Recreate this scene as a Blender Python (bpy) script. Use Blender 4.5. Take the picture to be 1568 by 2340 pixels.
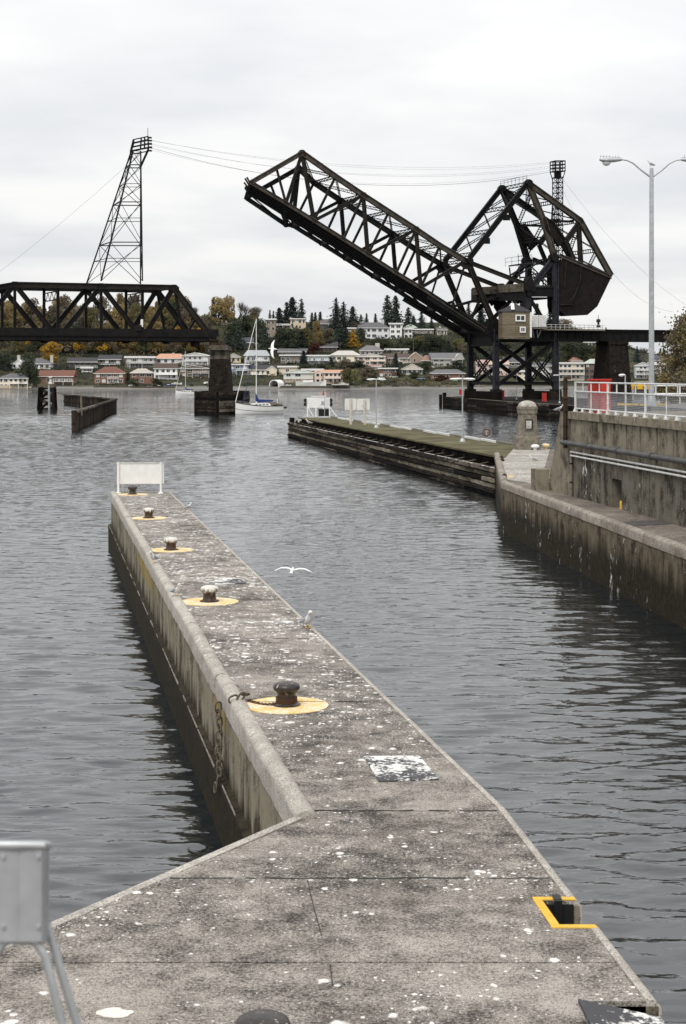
import bpy, bmesh, math, random
from mathutils import Vector, Matrix
R = math.radians
random.seed(7)
for o in list(bpy.data.objects):
    bpy.data.objects.remove(o)
SC = bpy.context.scene
COL = SC.collection

# ------------------------------------------------------------------ camera
F, CX, HY, HC = 3730.0, 784.0, 852.0, 8.6      # focal length, principal column, horizon row and eye height of the photograph
cam = bpy.data.cameras.new('camera')
cam.sensor_fit = 'VERTICAL'; cam.sensor_height = 36.0
cam.lens = 36.0 * F / 2340.0
cam.shift_y = -(1170.0 - HY) / 2340.0
cam.clip_start = 0.1; cam.clip_end = 6000
cam.dof.use_dof = True; cam.dof.focus_distance = 75.0; cam.dof.aperture_fstop = 5.6
camo = bpy.data.objects.new('camera', cam); COL.objects.link(camo)
camo.location = (0, 0, HC); camo.rotation_euler = (R(90), 0, 0)
SC.camera = camo

# ------------------------------------------------------------------ sky, sun, exposure
SUN_EL, SUN_AZ = 50.0, 203.0          # behind the camera, a little to the left
w = bpy.data.worlds.new('World'); SC.world = w; w.use_nodes = True
nt = w.node_tree; nt.nodes.clear()
def wn(t, **k):
    n = nt.nodes.new(t)
    for a, b in k.items(): setattr(n, a, b)
    return n
sky = wn('ShaderNodeTexSky', sky_type='NISHITA', sun_disc=False)
sky.sun_elevation = R(SUN_EL); sky.sun_rotation = R(SUN_AZ)
sky.air_density = 1.0; sky.dust_density = 2.0
bg1 = wn('ShaderNodeBackground'); bg1.inputs[1].default_value = 0.08
nt.links.new(sky.outputs[0], bg1.inputs[0])
tc = wn('ShaderNodeTexCoord'); sep = wn('ShaderNodeSeparateXYZ')
nt.links.new(tc.outputs['Generated'], sep.inputs[0])
mx = wn('ShaderNodeMath', operation='ABSOLUTE'); nt.links.new(sep.outputs[2], mx.inputs[0])
ad = wn('ShaderNodeMath', operation='ADD'); ad.inputs[1].default_value = 0.12; nt.links.new(mx.outputs[0], ad.inputs[0])
dx = wn('ShaderNodeMath', operation='DIVIDE'); nt.links.new(sep.outputs[0], dx.inputs[0]); nt.links.new(ad.outputs[0], dx.inputs[1])
dy = wn('ShaderNodeMath', operation='DIVIDE'); nt.links.new(sep.outputs[1], dy.inputs[0]); nt.links.new(ad.outputs[0], dy.inputs[1])
cmb = wn('ShaderNodeCombineXYZ'); nt.links.new(dx.outputs[0], cmb.inputs[0]); nt.links.new(dy.outputs[0], cmb.inputs[1])
ns = wn('ShaderNodeTexNoise'); ns.inputs['Scale'].default_value = 0.9; ns.inputs['Detail'].default_value = 5; ns.inputs['Roughness'].default_value = 0.5
nt.links.new(cmb.outputs[0], ns.inputs['Vector'])
rp = wn('ShaderNodeValToRGB')
rp.color_ramp.elements[0].position = 0.36; rp.color_ramp.elements[0].color = (0.67, 0.685, 0.71, 1)
rp.color_ramp.elements[1].position = 0.58; rp.color_ramp.elements[1].color = (0.845, 0.840, 0.828, 1)
nt.links.new(ns.outputs[0], rp.inputs[0])
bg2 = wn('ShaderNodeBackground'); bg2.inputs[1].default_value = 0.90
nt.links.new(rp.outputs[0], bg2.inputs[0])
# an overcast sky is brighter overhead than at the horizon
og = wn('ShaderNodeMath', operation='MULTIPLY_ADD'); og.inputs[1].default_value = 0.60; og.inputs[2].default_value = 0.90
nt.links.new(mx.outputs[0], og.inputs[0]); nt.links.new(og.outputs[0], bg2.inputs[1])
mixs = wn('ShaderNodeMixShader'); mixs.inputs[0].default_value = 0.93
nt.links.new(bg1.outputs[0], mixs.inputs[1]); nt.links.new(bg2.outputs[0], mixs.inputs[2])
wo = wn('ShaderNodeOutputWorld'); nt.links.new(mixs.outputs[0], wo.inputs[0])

sun = bpy.data.lights.new('sun', 'SUN'); sun.energy = 1.5; sun.angle = R(22); sun.color = (1.0, 0.955, 0.89)
suno = bpy.data.objects.new('sun', sun); COL.objects.link(suno)
az, el = R(SUN_AZ), R(SUN_EL)
sd = Vector((math.sin(az) * math.cos(el), math.cos(az) * math.cos(el), math.sin(el)))   # towards the sun
suno.rotation_euler = sd.to_track_quat('Z', 'Y').to_euler()
suno.location = (0, -30, 60)
SC.view_settings.view_transform = 'Standard'; SC.view_settings.look = 'None'
SC.view_settings.exposure = 0.32; SC.view_settings.gamma = 1.0
SC.render.engine = 'CYCLES'
SC.cycles.use_denoising = True
SC.cycles.max_bounces = 8; SC.cycles.transparent_max_bounces = 12

# ------------------------------------------------------------------ helpers
def at(x, y, Y):                      # point at depth Y seen at row y, column x of the photograph
    return Vector(((x - CX) / F * Y, Y, HC - (y - HY) / F * Y))
def on(x, y, z):                      # point of the level plane z
    return at(x, y, (HC - z) * F / (y - HY))

def thing(name, label, cat, loc=(0, 0, 0), group=None):
    o = bpy.data.objects.new(name, None); COL.objects.link(o)
    o.empty_display_size = 0.2
    o.location = loc
    o['label'] = label; o['category'] = cat
    if group: o['group'] = group
    return o
def rootloc(o):
    while o.parent: o = o.parent
    return o.location.copy()
def adopt(o, parent):
    o.parent = parent
    return o
def tag(o, label, cat, group=None):
    o['label'] = label; o['category'] = cat
    if group: o['group'] = group
    return o

class MB:
    def __init__(s): s.v = []; s.f = []
    def add(s, vs, fs):
        b = len(s.v); s.v += [tuple(q) for q in vs]
        s.f += [tuple(i + b for i in f) for f in fs]
        return s
    def hexa(s, p):                   # 8 points: bottom ring 0-3, top ring 4-7
        return s.add(p, [(3, 2, 1, 0), (4, 5, 6, 7), (0, 1, 5, 4), (1, 2, 6, 5), (2, 3, 7, 6), (3, 0, 4, 7)])
    def box(s, c, d, rz=0.0):
        cx_, cy_, cz = c; a, b, h = d[0] / 2, d[1] / 2, d[2] / 2
        co, si = math.cos(rz), math.sin(rz)
        p = []
        for z in (-h, h):
            for x, y in ((-a, -b), (a, -b), (a, b), (-a, b)):
                p.append((cx_ + x * co - y * si, cy_ + x * si + y * co, cz + z))
        return s.hexa(p)
    def beam(s, p, q, w, h=None, up=(0, 0, 1)):
        h = h or w
        p, q = Vector(p), Vector(q); d = (q - p)
        if d.length < 1e-6: return s
        d.normalize(); u = Vector(up)
        if abs(d.dot(u)) > 0.98: u = Vector((0, 1, 0))
        a = d.cross(u).normalized(); b = a.cross(d).normalized()
        a *= w / 2; b *= h / 2
        return s.hexa([p - a - b, p + a - b, p + a + b, p - a + b, q - a - b, q + a - b, q + a + b, q - a + b])
    def prof(s, p, q, pts, up):        # extrude a 2D profile (list of (a,b)) from p to q
        p, q = Vector(p), Vector(q); d = (q - p).normalized(); u = Vector(up)
        if abs(d.dot(u)) > 0.98: u = Vector((0, 1, 0))
        a = d.cross(u).normalized(); b = a.cross(d).normalized()
        n = len(pts)
        vs = [p + a * x + b * y for x, y in pts] + [q + a * x + b * y for x, y in pts]
        fs = [(i, (i + 1) % n, (i + 1) % n + n, i + n) for i in range(n)]
        fs += [tuple(range(n - 1, -1, -1)), tuple(range(n, 2 * n))]
        return s.add(vs, fs)
    def ibeam(s, p, q, w, h, up, t=0.16):
        a, b = w / 2, h / 2; tf, tw = h * t, w * 0.2
        return s.prof(p, q, [(-a, -b), (a, -b), (a, -b + tf), (tw, -b + tf), (tw, b - tf), (a, b - tf), (a, b), (-a, b), (-a, b - tf), (-tw, b - tf), (-tw, -b + tf), (-a, -b + tf)], up)
    def tube(s, pts, r, n=8, cap=True):
        pts = [Vector(p) for p in pts]; k = len(pts)
        rs = r if isinstance(r, (list, tuple)) else [r] * k
        vs = []; prev = None
        for i, p in enumerate(pts):
            d = (pts[min(i + 1, k - 1)] - pts[max(i - 1, 0)])
            d = d.normalized() if d.length > 1e-9 else Vector((0, 0, 1))
            if prev is None:
                u = Vector((0, 0, 1)) if abs(d.z) < 0.9 else Vector((1, 0, 0))
                a = d.cross(u).normalized()
            else:
                a = (prev - d * prev.dot(d)).normalized()
            prev = a; b = d.cross(a)
            for j in range(n):
                t = 2 * math.pi * j / n
                vs.append(p + (a * math.cos(t) + b * math.sin(t)) * rs[i])
        fs = [(i * n + j, i * n + (j + 1) % n, (i + 1) * n + (j + 1) % n, (i + 1) * n + j) for i in range(k - 1) for j in range(n)]
        if cap: fs += [tuple(range(n - 1, -1, -1)), tuple(range((k - 1) * n, k * n))]
        return s.add(vs, fs)
    def loft(s, rings, cap=True, closed=True):
        n = len(rings[0]); vs = [p for r_ in rings for p in r_]; fs = []
        for i in range(len(rings) - 1):
            for j in range(n if closed else n - 1):
                fs.append((i * n + j, i * n + (j + 1) % n, (i + 1) * n + (j + 1) % n, (i + 1) * n + j))
        if cap: fs += [tuple(range(n - 1, -1, -1)), tuple(range((len(rings) - 1) * n, len(rings) * n))]
        return s.add(vs, fs)
    def lathe(s, c, prof, n=16, sq=None):
        c = Vector(c); rings = []
        for r_, z in prof:
            rings.append([c + Vector((r_ * math.cos(2 * math.pi * j / n), r_ * math.sin(2 * math.pi * j / n), z)) for j in range(n)])
        return s.loft(rings)
    def poly(s, pts, z0, z1):          # vertical prism over a plan outline (counter-clockwise)
        n = len(pts)
        vs = [(x, y, z0) for x, y in pts] + [(x, y, z1) for x, y in pts]
        fs = [(i, (i + 1) % n, (i + 1) % n + n, i + n) for i in range(n)]
        fs += [tuple(range(n - 1, -1, -1)), tuple(range(n, 2 * n))]
        return s.add(vs, fs)
    def build(s, name, mat, parent=None, smooth=None, label=None, cat=None, group=None, kind=None, local=False):
        off = Vector((0, 0, 0)) if (parent is None or local) else rootloc(parent)
        me = bpy.data.meshes.new(name)
        me.from_pydata([(x - off.x, y - off.y, z - off.z) for x, y, z in s.v] if off.length else s.v, [], s.f)
        if mat: me.materials.append(mat)
        if smooth is not None:
            me.polygons.foreach_set('use_smooth', [True] * len(me.polygons))
            me.set_sharp_from_angle(angle=R(smooth))
        me.update()
        o = bpy.data.objects.new(name, me); COL.objects.link(o)
        if parent: o.parent = parent
        if label: o['label'] = label
        if cat: o['category'] = cat
        if group: o['group'] = group
        if kind: o['kind'] = kind
        return o
def fixn(o):                           # consistent outward normals
    bm = bmesh.new(); bm.from_mesh(o.data); bmesh.ops.recalc_face_normals(bm, faces=bm.faces); bm.to_mesh(o.data); bm.free(); return o
def inst(src, name, parent, M):
    o = bpy.data.objects.new(name, src if isinstance(src, bpy.types.Mesh) else src.data); COL.objects.link(o)
    o.parent = parent; o.matrix_basis = M
    return o
def copy_tree(o, parent=None):
    c = o.copy(); COL.objects.link(c); c.parent = parent
    for ch in list(o.children): copy_tree(ch, c)
    return c

# ------------------------------------------------------------------ material helpers
class NT:
    def __init__(s, name):
        s.m = bpy.data.materials.new(name); s.m.use_nodes = True
        s.t = s.m.node_tree; s.b = s.t.nodes['Principled BSDF']; s.out = s.t.nodes['Material Output']
    def n(s, t, ins=None, **k):
        n = s.t.nodes.new(t)
        for a, b in k.items(): setattr(n, a, b)
        for a, b in (ins or {}).items():
            if isinstance(b, bpy.types.NodeSocket): s.t.links.new(b, n.inputs[a])
            else: n.inputs[a].default_value = b
        return n
    def pos(s, sc=(1, 1, 1)):
        g = s.n('ShaderNodeNewGeometry')
        return s.n('ShaderNodeMapping', {'Vector': g.outputs['Position'], 'Scale': sc}).outputs[0]
    def obj(s, sc=(1, 1, 1)):
        g = s.n('ShaderNodeTexCoord')
        return s.n('ShaderNodeMapping', {'Vector': g.outputs['Object'], 'Scale': sc}).outputs[0]
    def noise(s, v, sc, det=3, ro=0.55, dist=0.0):
        return s.n('ShaderNodeTexNoise', {'Vector': v, 'Scale': sc, 'Detail': det, 'Roughness': ro, 'Distortion': dist}).outputs[0]
    def vor(s, v, sc, out='Distance', rnd=1.0):
        n = s.n('ShaderNodeTexVoronoi', {'Vector': v, 'Scale': sc, 'Randomness': rnd}); return n.outputs[out]
    def ramp(s, f, *st):
        n = s.n('ShaderNodeValToRGB', {'Fac': f}); e = n.color_ramp.elements
        while len(e) < len(st): e.new(0.5)
        for i, (p, c) in enumerate(st):
            e[i].position = p; e[i].color = (c, c, c, 1) if isinstance(c, (int, float)) else (*c, 1)
        return n.outputs[0]
    def mix(s, f, a, b, mode='MIX'):
        n = s.n('ShaderNodeMix', data_type='RGBA', blend_type=mode)
        for i, x in ((0, f), (6, a), (7, b)):
            if isinstance(x, bpy.types.NodeSocket): s.t.links.new(x, n.inputs[i])
            elif isinstance(x, (int, float)): n.inputs[i].default_value = x if i == 0 else (x, x, x, 1)
            else: n.inputs[i].default_value = (*x, 1)
        return n.outputs[2]
    def math(s, op, a, b=0.0, c=0.0, clamp=False):
        n = s.n('ShaderNodeMath', operation=op, use_clamp=clamp)
        for i, x in enumerate((a, b, c)):
            if isinstance(x, bpy.types.NodeSocket): s.t.links.new(x, n.inputs[i])
            else: n.inputs[i].default_value = x
        return n.outputs[0]
    def xyz(s, v):
        return s.n('ShaderNodeSeparateXYZ', {'Vector': v}).outputs
    def bump(s, h, st=0.5, d=0.02):
        s.t.links.new(s.n('ShaderNodeBump', {'Height': h, 'Strength': st, 'Distance': d}).outputs[0], s.b.inputs['Normal'])
    def col(s, c):
        if isinstance(c, bpy.types.NodeSocket): s.t.links.new(c, s.b.inputs['Base Color'])
        else: s.b.inputs['Base Color'].default_value = (*c, 1)
        return s
    def set(s, rough=None, metal=None, spec=None):
        for k, v in (('Roughness', rough), ('Metallic', metal), ('Specular IOR Level', spec)):
            if v is None: continue
            if isinstance(v, bpy.types.NodeSocket): s.t.links.new(v, s.b.inputs[k])
            else: s.b.inputs[k].default_value = v
        return s.m
def plain(name, c, rough=0.7, var=0.25, sc=3.0, metal=0.0, spec=0.3):
    t = NT(name); v = t.obj()
    n = t.noise(v, sc, 4)
    c2 = tuple(x * (1 - var) for x in c); c3 = tuple(min(1, x * (1 + var * 0.6)) for x in c)
    t.col(t.ramp(n, (0.3, c2), (0.7, c3)))
    return t.set(rough, metal, spec)
_pc = {}
def paint(c, rough=0.65, var=0.18, sc=2.0):
    k = (c, rough, var)
    if k not in _pc: _pc[k] = plain('paint_%d' % len(_pc), c, rough, var, sc)
    return _pc[k]

# concrete deck: mottled grey-brown with a crust of pale bird spots
def deck_material(spots=1.0, name='deck_concrete', base=(0.39, 0.355, 0.318), dark=(0.048, 0.042, 0.037)):
    t = NT(name); v = t.pos()
    big = t.noise(v, 0.55, 4, 0.6); mid = t.noise(v, 3.2, 5, 0.65); fine = t.noise(v, 26, 4, 0.7)
    f = t.math('ADD', t.math('MULTIPLY', big, 0.27), t.math('ADD', t.math('MULTIPLY', mid, 0.29), t.math('MULTIPLY', fine, 0.44)))
    c = t.ramp(f, (0.435, dark), (0.50, tuple(a * .48 + b * .52 for a, b in zip(base, dark))), (0.575, base))
    warm = t.noise(v, 1.7, 3)
    c = t.mix(t.ramp(warm, (0.5, 0.0), (0.75, 0.35)), c, (0.27, 0.235, 0.20))
    pits = t.vor(v, 42)
    c = t.mix(t.ramp(t.noise(v, 60, 2), (0.36, 0.85), (0.46, 0.0)), c, (0.05, 0.045, 0.04))
    # bird spots: round pale spots, crowded where the large noise is high
    wv = t.n('ShaderNodeMix', {}, data_type='VECTOR')
    x = t.xyz(v)
    v2 = t.n('ShaderNodeVectorMath', {0: v, 1: t.n('ShaderNodeVectorMath', {0: t.n('ShaderNodeTexNoise', {'Vector': v, 'Scale': 11.0, 'Detail': 4.0}).outputs['Color'], 3: 0.07}, operation='SCALE').outputs[0]}, operation='ADD').outputs[0]
    crowd = t.ramp(t.math('ADD', t.math('MULTIPLY', t.noise(v, 0.45, 3), 0.55), t.math('MULTIPLY', t.noise(v, 2.2, 3), 0.45)), (0.40, 0.18), (0.50, 0.62), (0.60, 1.15))
    crowd = t.math('ADD', crowd, t.n('ShaderNodeMapRange', {'Value': x[1], 'From Min': 21.0, 'From Max': 34.0, 'To Min': 0.0, 'To Max': 0.45}).outputs[0])
    tot = None
    for sc, sz, pw in ((2.4, 0.30, 4.5), (6.0, 0.50, 3.4), (14.0, 0.46, 2.8), (34.0, .36, 2.2)):
        n = t.n('ShaderNodeTexVoronoi', {'Vector': v2, 'Scale': sc})
        rnd = t.xyz(n.outputs['Color'])[0]
        rad = t.math('MULTIPLY', t.math('MULTIPLY', t.math('POWER', rnd, pw), sz * spots), crowd)
        d = t.math('SUBTRACT', rad, n.outputs['Distance'])
        m = t.math('MULTIPLY', d, 11.0 , clamp=True)
        tot = m if tot is None else t.math('MAXIMUM', tot, m)
    tot = t.math('MULTIPLY', tot, t.ramp(t.noise(v, 14, 3), (0.3, 0.35), (0.6, 1.0)))
    c = t.mix(tot, c, (0.82, 0.80, 0.76))
    t.col(c)
    t.bump(t.math('ADD', fine, t.math('MULTIPLY', mid, 0.6)), 0.55, 0.015)
    return t.set(0.93, spec=0.15)
# vertical concrete: streaks, dark weed near the water, droppings
def wall_material(name, base, lowz, lowh, streak=1.0, drops=0.5, vert=(1.0, 1.0, 0.11), yellow=()):
    t = NT(name); v = t.pos(); vs = t.pos(vert)
    st = t.noise(vs, 1.6, 5, 0.7); mid = t.noise(v, 1.3, 5, 0.65); fine = t.noise(v, 14, 4, 0.7)
    d = tuple(x * 0.30 for x in base); l = tuple(min(1, x * 1.25) for x in base)
    f = t.math('ADD', t.math('MULTIPLY', st, 0.45 * streak), t.math('ADD', t.math('MULTIPLY', mid, 0.6), t.math('MULTIPLY', fine, 0.3)))
    s0 = 0.5 * (0.45 * streak + 0.9)
    c = t.ramp(f, (s0 - 0.10, d), (s0 + .01, base), (s0 + 0.13, l))
    z = t.xyz(v)[2]
    zz = t.math('ADD', z, t.math('MULTIPLY', t.math('SUBTRACT', st, 0.5), 2.2))
    wet = t.n('ShaderNodeMapRange', {'Value': zz, 'From Min': lowz - lowh, 'From Max': lowz + lowh, 'To Min': 1.0, 'To Max': 0.0}).outputs[0]
    weed = t.ramp(t.noise(v, 5, 4), (0.35, (0.010, 0.009, 0.006)), (0.65, (0.032, 0.026, 0.014)))
    c = t.mix(t.math('MULTIPLY', wet, 0.97), c, weed)
    if drops:
        dr = t.noise(t.pos((1.3, 1.3, 0.75)), 1.5, 6, 0.72, 1.2)
        patch = t.noise(v, 0.35, 2)
        m = t.math('MULTIPLY', t.ramp(dr, (0.625, 0.0), (0.66, 1.0)), t.ramp(patch, (0.47, 0.0), (0.54, 1.0)))
        c = t.mix(t.math('MULTIPLY', m, drops), c, (0.72, 0.71, 0.68))
    for (yc, zc, ry, rz_) in yellow:      # patches of yellow lichen
        q = t.xyz(v)
        e = t.math('ADD', t.math('POWER', t.math('ABSOLUTE', t.math('DIVIDE', t.math('SUBTRACT', q[1], yc), ry)), 2.0), t.math('POWER', t.math('ABSOLUTE', t.math('DIVIDE', t.math('SUBTRACT', q[2], zc), rz_)), 2.0))
        e = t.math('ADD', e, t.math('MULTIPLY', t.math('SUBTRACT', st, 0.5), 4.0))
        c = t.mix(t.n('ShaderNodeMapRange', {'Value': e, 'From Min': 0.2, 'From Max': 1.2, 'To Min': 0.6, 'To Max': 0.0}).outputs[0], c, (0.30, 0.215, 0.045))
    t.col(c)
    t.bump(t.math('ADD', fine, t.math('MULTIPLY', st, 0.8)), 0.5, 0.02)
    return t.set(t.ramp(wet, (0.0, 0.95), (1.0, 0.7)), spec=0.08)
def steel_material(name, c=(0.0085, 0.008, 0.008), rust=(0.022, 0.013, 0.009), amt=0.4, rough=0.6):
    t = NT(name); v = t.pos()
    a = t.noise(v, 0.35, 5, 0.7); b = t.noise(v, 2.5, 4, 0.7)
    f = t.math('ADD', t.math('MULTIPLY', a, 0.6), t.math('MULTIPLY', b, 0.4))
    cc = t.ramp(t.noise(v, 0.9, 4), (0.3, tuple(x * 0.6 for x in c)), (0.7, tuple(x * 1.45 for x in c)))
    t.col(t.mix(t.math('MULTIPLY', t.ramp(f, (0.5, 0.0), (0.68, 1.0)), amt), cc, rust))
    return t.set(rough, 0.0, 0.14)
def timber_material(name, dark=(0.022, 0.017, 0.013), pale=(0.24, 0.20, 0.165), amt=0.5, green=0.0, ax=(0.35, 0.35, 2.2)):
    t = NT(name); v = t.pos(); g = t.pos(ax)
    gr = t.noise(g, 2.4, 5, 0.7); patch = t.noise(v, 0.30, 4, 0.6)
    oi = t.n('ShaderNodeObjectInfo').outputs['Random']
    f = t.math('ADD', t.math('MULTIPLY', gr, 0.75), t.math('ADD', t.math('MULTIPLY', patch, 0.45), t.math('MULTIPLY', t.math('SUBTRACT', oi, 0.5), 0.22)))
    c = t.ramp(f, (0.60 - amt * 0.12, dark), (0.74 - amt * 0.1, tuple((a + b) * 0.5 for a, b in zip(dark, pale))), (0.86 - amt * 0.1, pale))
    if green: c = t.mix(t.math('MULTIPLY', t.ramp(t.noise(v, 0.8, 4), (0.45, 0.0), (0.62, 1.0)), green), c, (0.075, 0.082, 0.030))
    t.col(c); t.bump(gr, 0.6, 0.03)
    return t.set(0.9, spec=0.08)
def leaf_material(name, c1, c2, trans=0.25):
    t = NT(name); v = t.pos()
    oi = t.n('ShaderNodeObjectInfo').outputs['Random']
    n = t.noise(v, 0.45, 3); n2 = t.noise(v, 2.4, 2)
    f = t.math('ADD', t.math('MULTIPLY', n, 0.55), t.math('ADD', t.math('MULTIPLY', n2, 0.35), t.math('MULTIPLY', oi, 0.18)))
    c = t.ramp(f, (0.38, c1), (0.66, c2))
    t.col(c); t.set(0.8, spec=0.15)
    tr = t.n('ShaderNodeBsdfTranslucent', {'Color': c}); mxs = t.n('ShaderNodeMixShader', {0: trans, 1: t.b.outputs[0], 2: tr.outputs[0]})
    t.t.links.new(mxs.outputs[0], t.out.inputs['Surface'])
    return t.m

M = {}
M['deck'] = deck_material()
M['nosing'] = deck_material(0.45, 'nosing_concrete', (0.54, 0.505, 0.455), (0.33, 0.305, 0.27))
M['copingdark'] = deck_material(0.35, 'brown_coping_concrete', (0.40, 0.36, 0.31), (0.17, 0.148, 0.122))
M['ledge'] = deck_material(0.25, 'ledge_concrete', (0.27, 0.235, 0.20), (0.085, 0.072, 0.06))
M['platform'] = deck_material(0.75, 'platform_concrete', (0.52, 0.50, 0.46), (0.20, 0.18, 0.155))
M['pierwall'] = wall_material('pier_wall_concrete', (0.225, 0.20, 0.15), 1.25, 0.25, 1.1, 0.3, yellow=((54.0, 2.0, 5.0, .35), (31.5, 2.05, 1.1, .3)))
M['lockwall'] = wall_material('lock_wall_concrete', (0.135, 0.112, 0.080), 1.55, 0.40, 0.5, 0.95)
M['weedwall'] = wall_material('weed_wall_concrete', (0.06, 0.05, 0.035), 1.3, 0.35, 1.0, 0.0)
M['upperwall'] = wall_material('upper_wall_concrete', (0.135, 0.122, 0.098), -5.0, 0.1, 1.35, 0.9)
M['tanwall'] = wall_material('tan_wall_concrete', (0.215, 0.19, 0.145), -5.0, 0.1, 0.8, 0.5)
M['bridgepier'] = wall_material('bridge_pier_concrete', (0.020, 0.016, 0.013), -5.0, 0.1, 0.9, 0.25, (0.25, 0.25, 0.9))
M['bridgepier2'] = wall_material('bridge_pier_concrete_pale', (0.10, 0.085, 0.066), -5.0, 0.1, 0.8, 0.2)
M['stone'] = plain('monument_concrete', (0.19, 0.172, 0.135), 0.9, 0.45, 4.0)
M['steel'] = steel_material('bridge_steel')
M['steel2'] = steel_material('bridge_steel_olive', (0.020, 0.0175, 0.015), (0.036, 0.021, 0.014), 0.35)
M['steel3'] = steel_material('bridge_steel_lit', (0.062, 0.055, 0.046), (0.07, 0.04, 0.024), 0.4)  # paler copy, puts sunlit highlights into the colour of the near chords
M['steelblue'] = steel_material('tower_steel', (0.026, 0.027, 0.034), (0.03, 0.018, 0.012), 0.45)
M['rust'] = steel_material('rusty_iron', (0.035, 0.024, 0.018), (0.12, 0.05, 0.02), 0.8, 0.75)
M['iron'] = steel_material('black_iron', (0.022, 0.020, 0.019), (0.06, 0.03, 0.018), 0.5, 0.45)
M['cw'] = steel_material('counterweight_plate', (0.010, 0.0085, 0.008), (0.030, 0.016, 0.011), 0.5, 0.8)
M['timber'] = timber_material('creosoted_timber', amt=0.15)
M['timberpale'] = timber_material('weathered_timber', (0.035, 0.027, 0.02), (0.30, 0.26, 0.21), 0.9, 0.35)
M['timberblack'] = timber_material('black_timber', (0.007, 0.0055, 0.005), (0.05, 0.038, 0.03), 0.15)
M['moss'] = None
M['white'] = plain('white_paint', (0.78, 0.78, 0.76), 0.55, 0.10, 3)
M['whitedull'] = plain('dull_white_paint', (0.62, 0.62, 0.60), 0.6, 0.2, 3)
M['galv'] = plain('galvanised_steel', (0.42, 0.44, 0.45), 0.42, 0.2, 5, 0.35)
M['red'] = plain('red_paint', (0.50, 0.035, 0.022), 0.55, 0.3, 1.5)
t = NT('yellow_paint'); v = t.pos()
c = t.ramp(t.noise(v, 4, 4), (0.3, (0.60, 0.34, 0.03)), (0.7, (0.74, 0.47, 0.07)))
c = t.mix(t.ramp(t.noise(v, 22, 5, 0.7), (0.60, 0.0), (0.66, 0.9)), c, (0.30, 0.26, 0.20))
t.col(c); M['yellow'] = t.set(0.7, spec=0.2)
M['wire'] = plain('wire', (0.05, 0.05, 0.052), 0.5, 0.1)
M['glass'] = plain('dark_glass', (0.022, 0.026, 0.030), 0.12, 0.2, 0.3, spec=0.5)
M['black'] = plain('black_paint', (0.012, 0.012, 0.012), 0.5, 0.2)
M['gull'] = plain('white_feathers', (0.74, 0.74, 0.73), 0.8, 0.08)
M['gullgrey'] = plain('grey_feathers', (0.30, 0.32, 0.34), 0.8, 0.1)
M['beak'] = plain('beak_yellow', (0.62, 0.36, 0.05), 0.5, 0.1)
# ground cover on timber dock
t = NT('mossy_deck'); v = t.pos()
f = t.math('ADD', t.math('MULTIPLY', t.noise(v, 0.5, 4), 0.55), t.math('ADD', t.math('MULTIPLY', t.noise(t.pos((0.4, 3, 1)), 1.5, 4), 0.3), t.math('MULTIPLY', t.noise(v, 9, 3), 0.25)))
t.col(t.ramp(f, (0.42, (0.050, 0.040, 0.026)), (0.54, (0.098, 0.088, 0.048)), (0.68, (0.155, 0.150, 0.085)))); t.bump(t.noise(v, 9, 3), 0.5, 0.03)
M['moss'] = t.set(0.95, spec=0.1)
# painted yellow circle, worn
t = NT('worn_yellow_circle'); v = t.pos()
wear = t.math('ADD', t.math('MULTIPLY', t.noise(v, 2.2, 4, 0.65), 0.6), t.math('MULTIPLY', t.noise(v, 16, 3), 0.4))
c = t.ramp(t.noise(v, 5, 3), (0.3, (0.68, 0.42, 0.10)), (0.7, (0.75, 0.53, 0.20)))
c = t.mix(t.ramp(wear, (0.43, 0.0), (0.55, 0.85)), c, (0.76, 0.69, 0.55))
c = t.mix(t.ramp(t.noise(v, 30, 3), (0.33, 0.8), (0.44, 0.0)), c, (0.25, 0.21, 0.16))
t.col(c); M['circle'] = t.set(0.85, spec=0.15)
# iron plate crusted with droppings
t = NT('crusted_plate'); v = t.pos()
cr = t.math('ADD', t.math('MULTIPLY', t.noise(v, 2.0, 3), 0.5), t.math('MULTIPLY', t.noise(v, 13, 4, 0.7), 0.5))
t.col(t.mix(t.ramp(cr, (0.485, 0.0), (0.53, 1.0)), (0.060, 0.060, 0.066), (0.66, 0.65, 0.62))); M['plate'] = t.set(0.75, spec=0.25)
# bollard: rusty iron streaked with droppings from the top
t = NT('bollard_iron'); v = t.pos(); vs = t.pos((9, 9, 1.4))
base = t.ramp(t.noise(v, 9, 4), (0.35, (0.018, 0.014, 0.011)), (0.68, (0.075, 0.036, 0.02)))
z = t.xyz(t.obj())[2]
k = t.math('ADD', t.math('MULTIPLY', t.noise(vs, 1.4, 4, 0.7), 0.55), t.math('MULTIPLY', z, 0.9))
oi = t.n('ShaderNodeObjectInfo').outputs['Random']
m = t.n('ShaderNodeMapRange', {'Value': t.math('SUBTRACT', k, t.math('MULTIPLY', oi, 0.0)), 'From Min': 0.50, 'From Max': 0.60}).outputs[0]
t.col(t.mix(m, base, (0.60, 0.58, 0.54))); M['bollard'] = t.set(0.55, spec=0.4)
t = NT('bollard_dark'); v = t.pos(); vs = t.pos((10, 10, 1.5))
base = t.ramp(t.noise(v, 9, 4), (0.35, (0.013, 0.012, 0.011)), (0.68, (0.05, 0.032, 0.024)))
t.col(t.mix(t.ramp(t.noise(vs, 1.5, 4, 0.7), (0.62, 0.0), (0.68, 1.0)), base, (0.55, 0.54, 0.5))); M['bollard2'] = t.set(0.4, spec=0.5)
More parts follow.
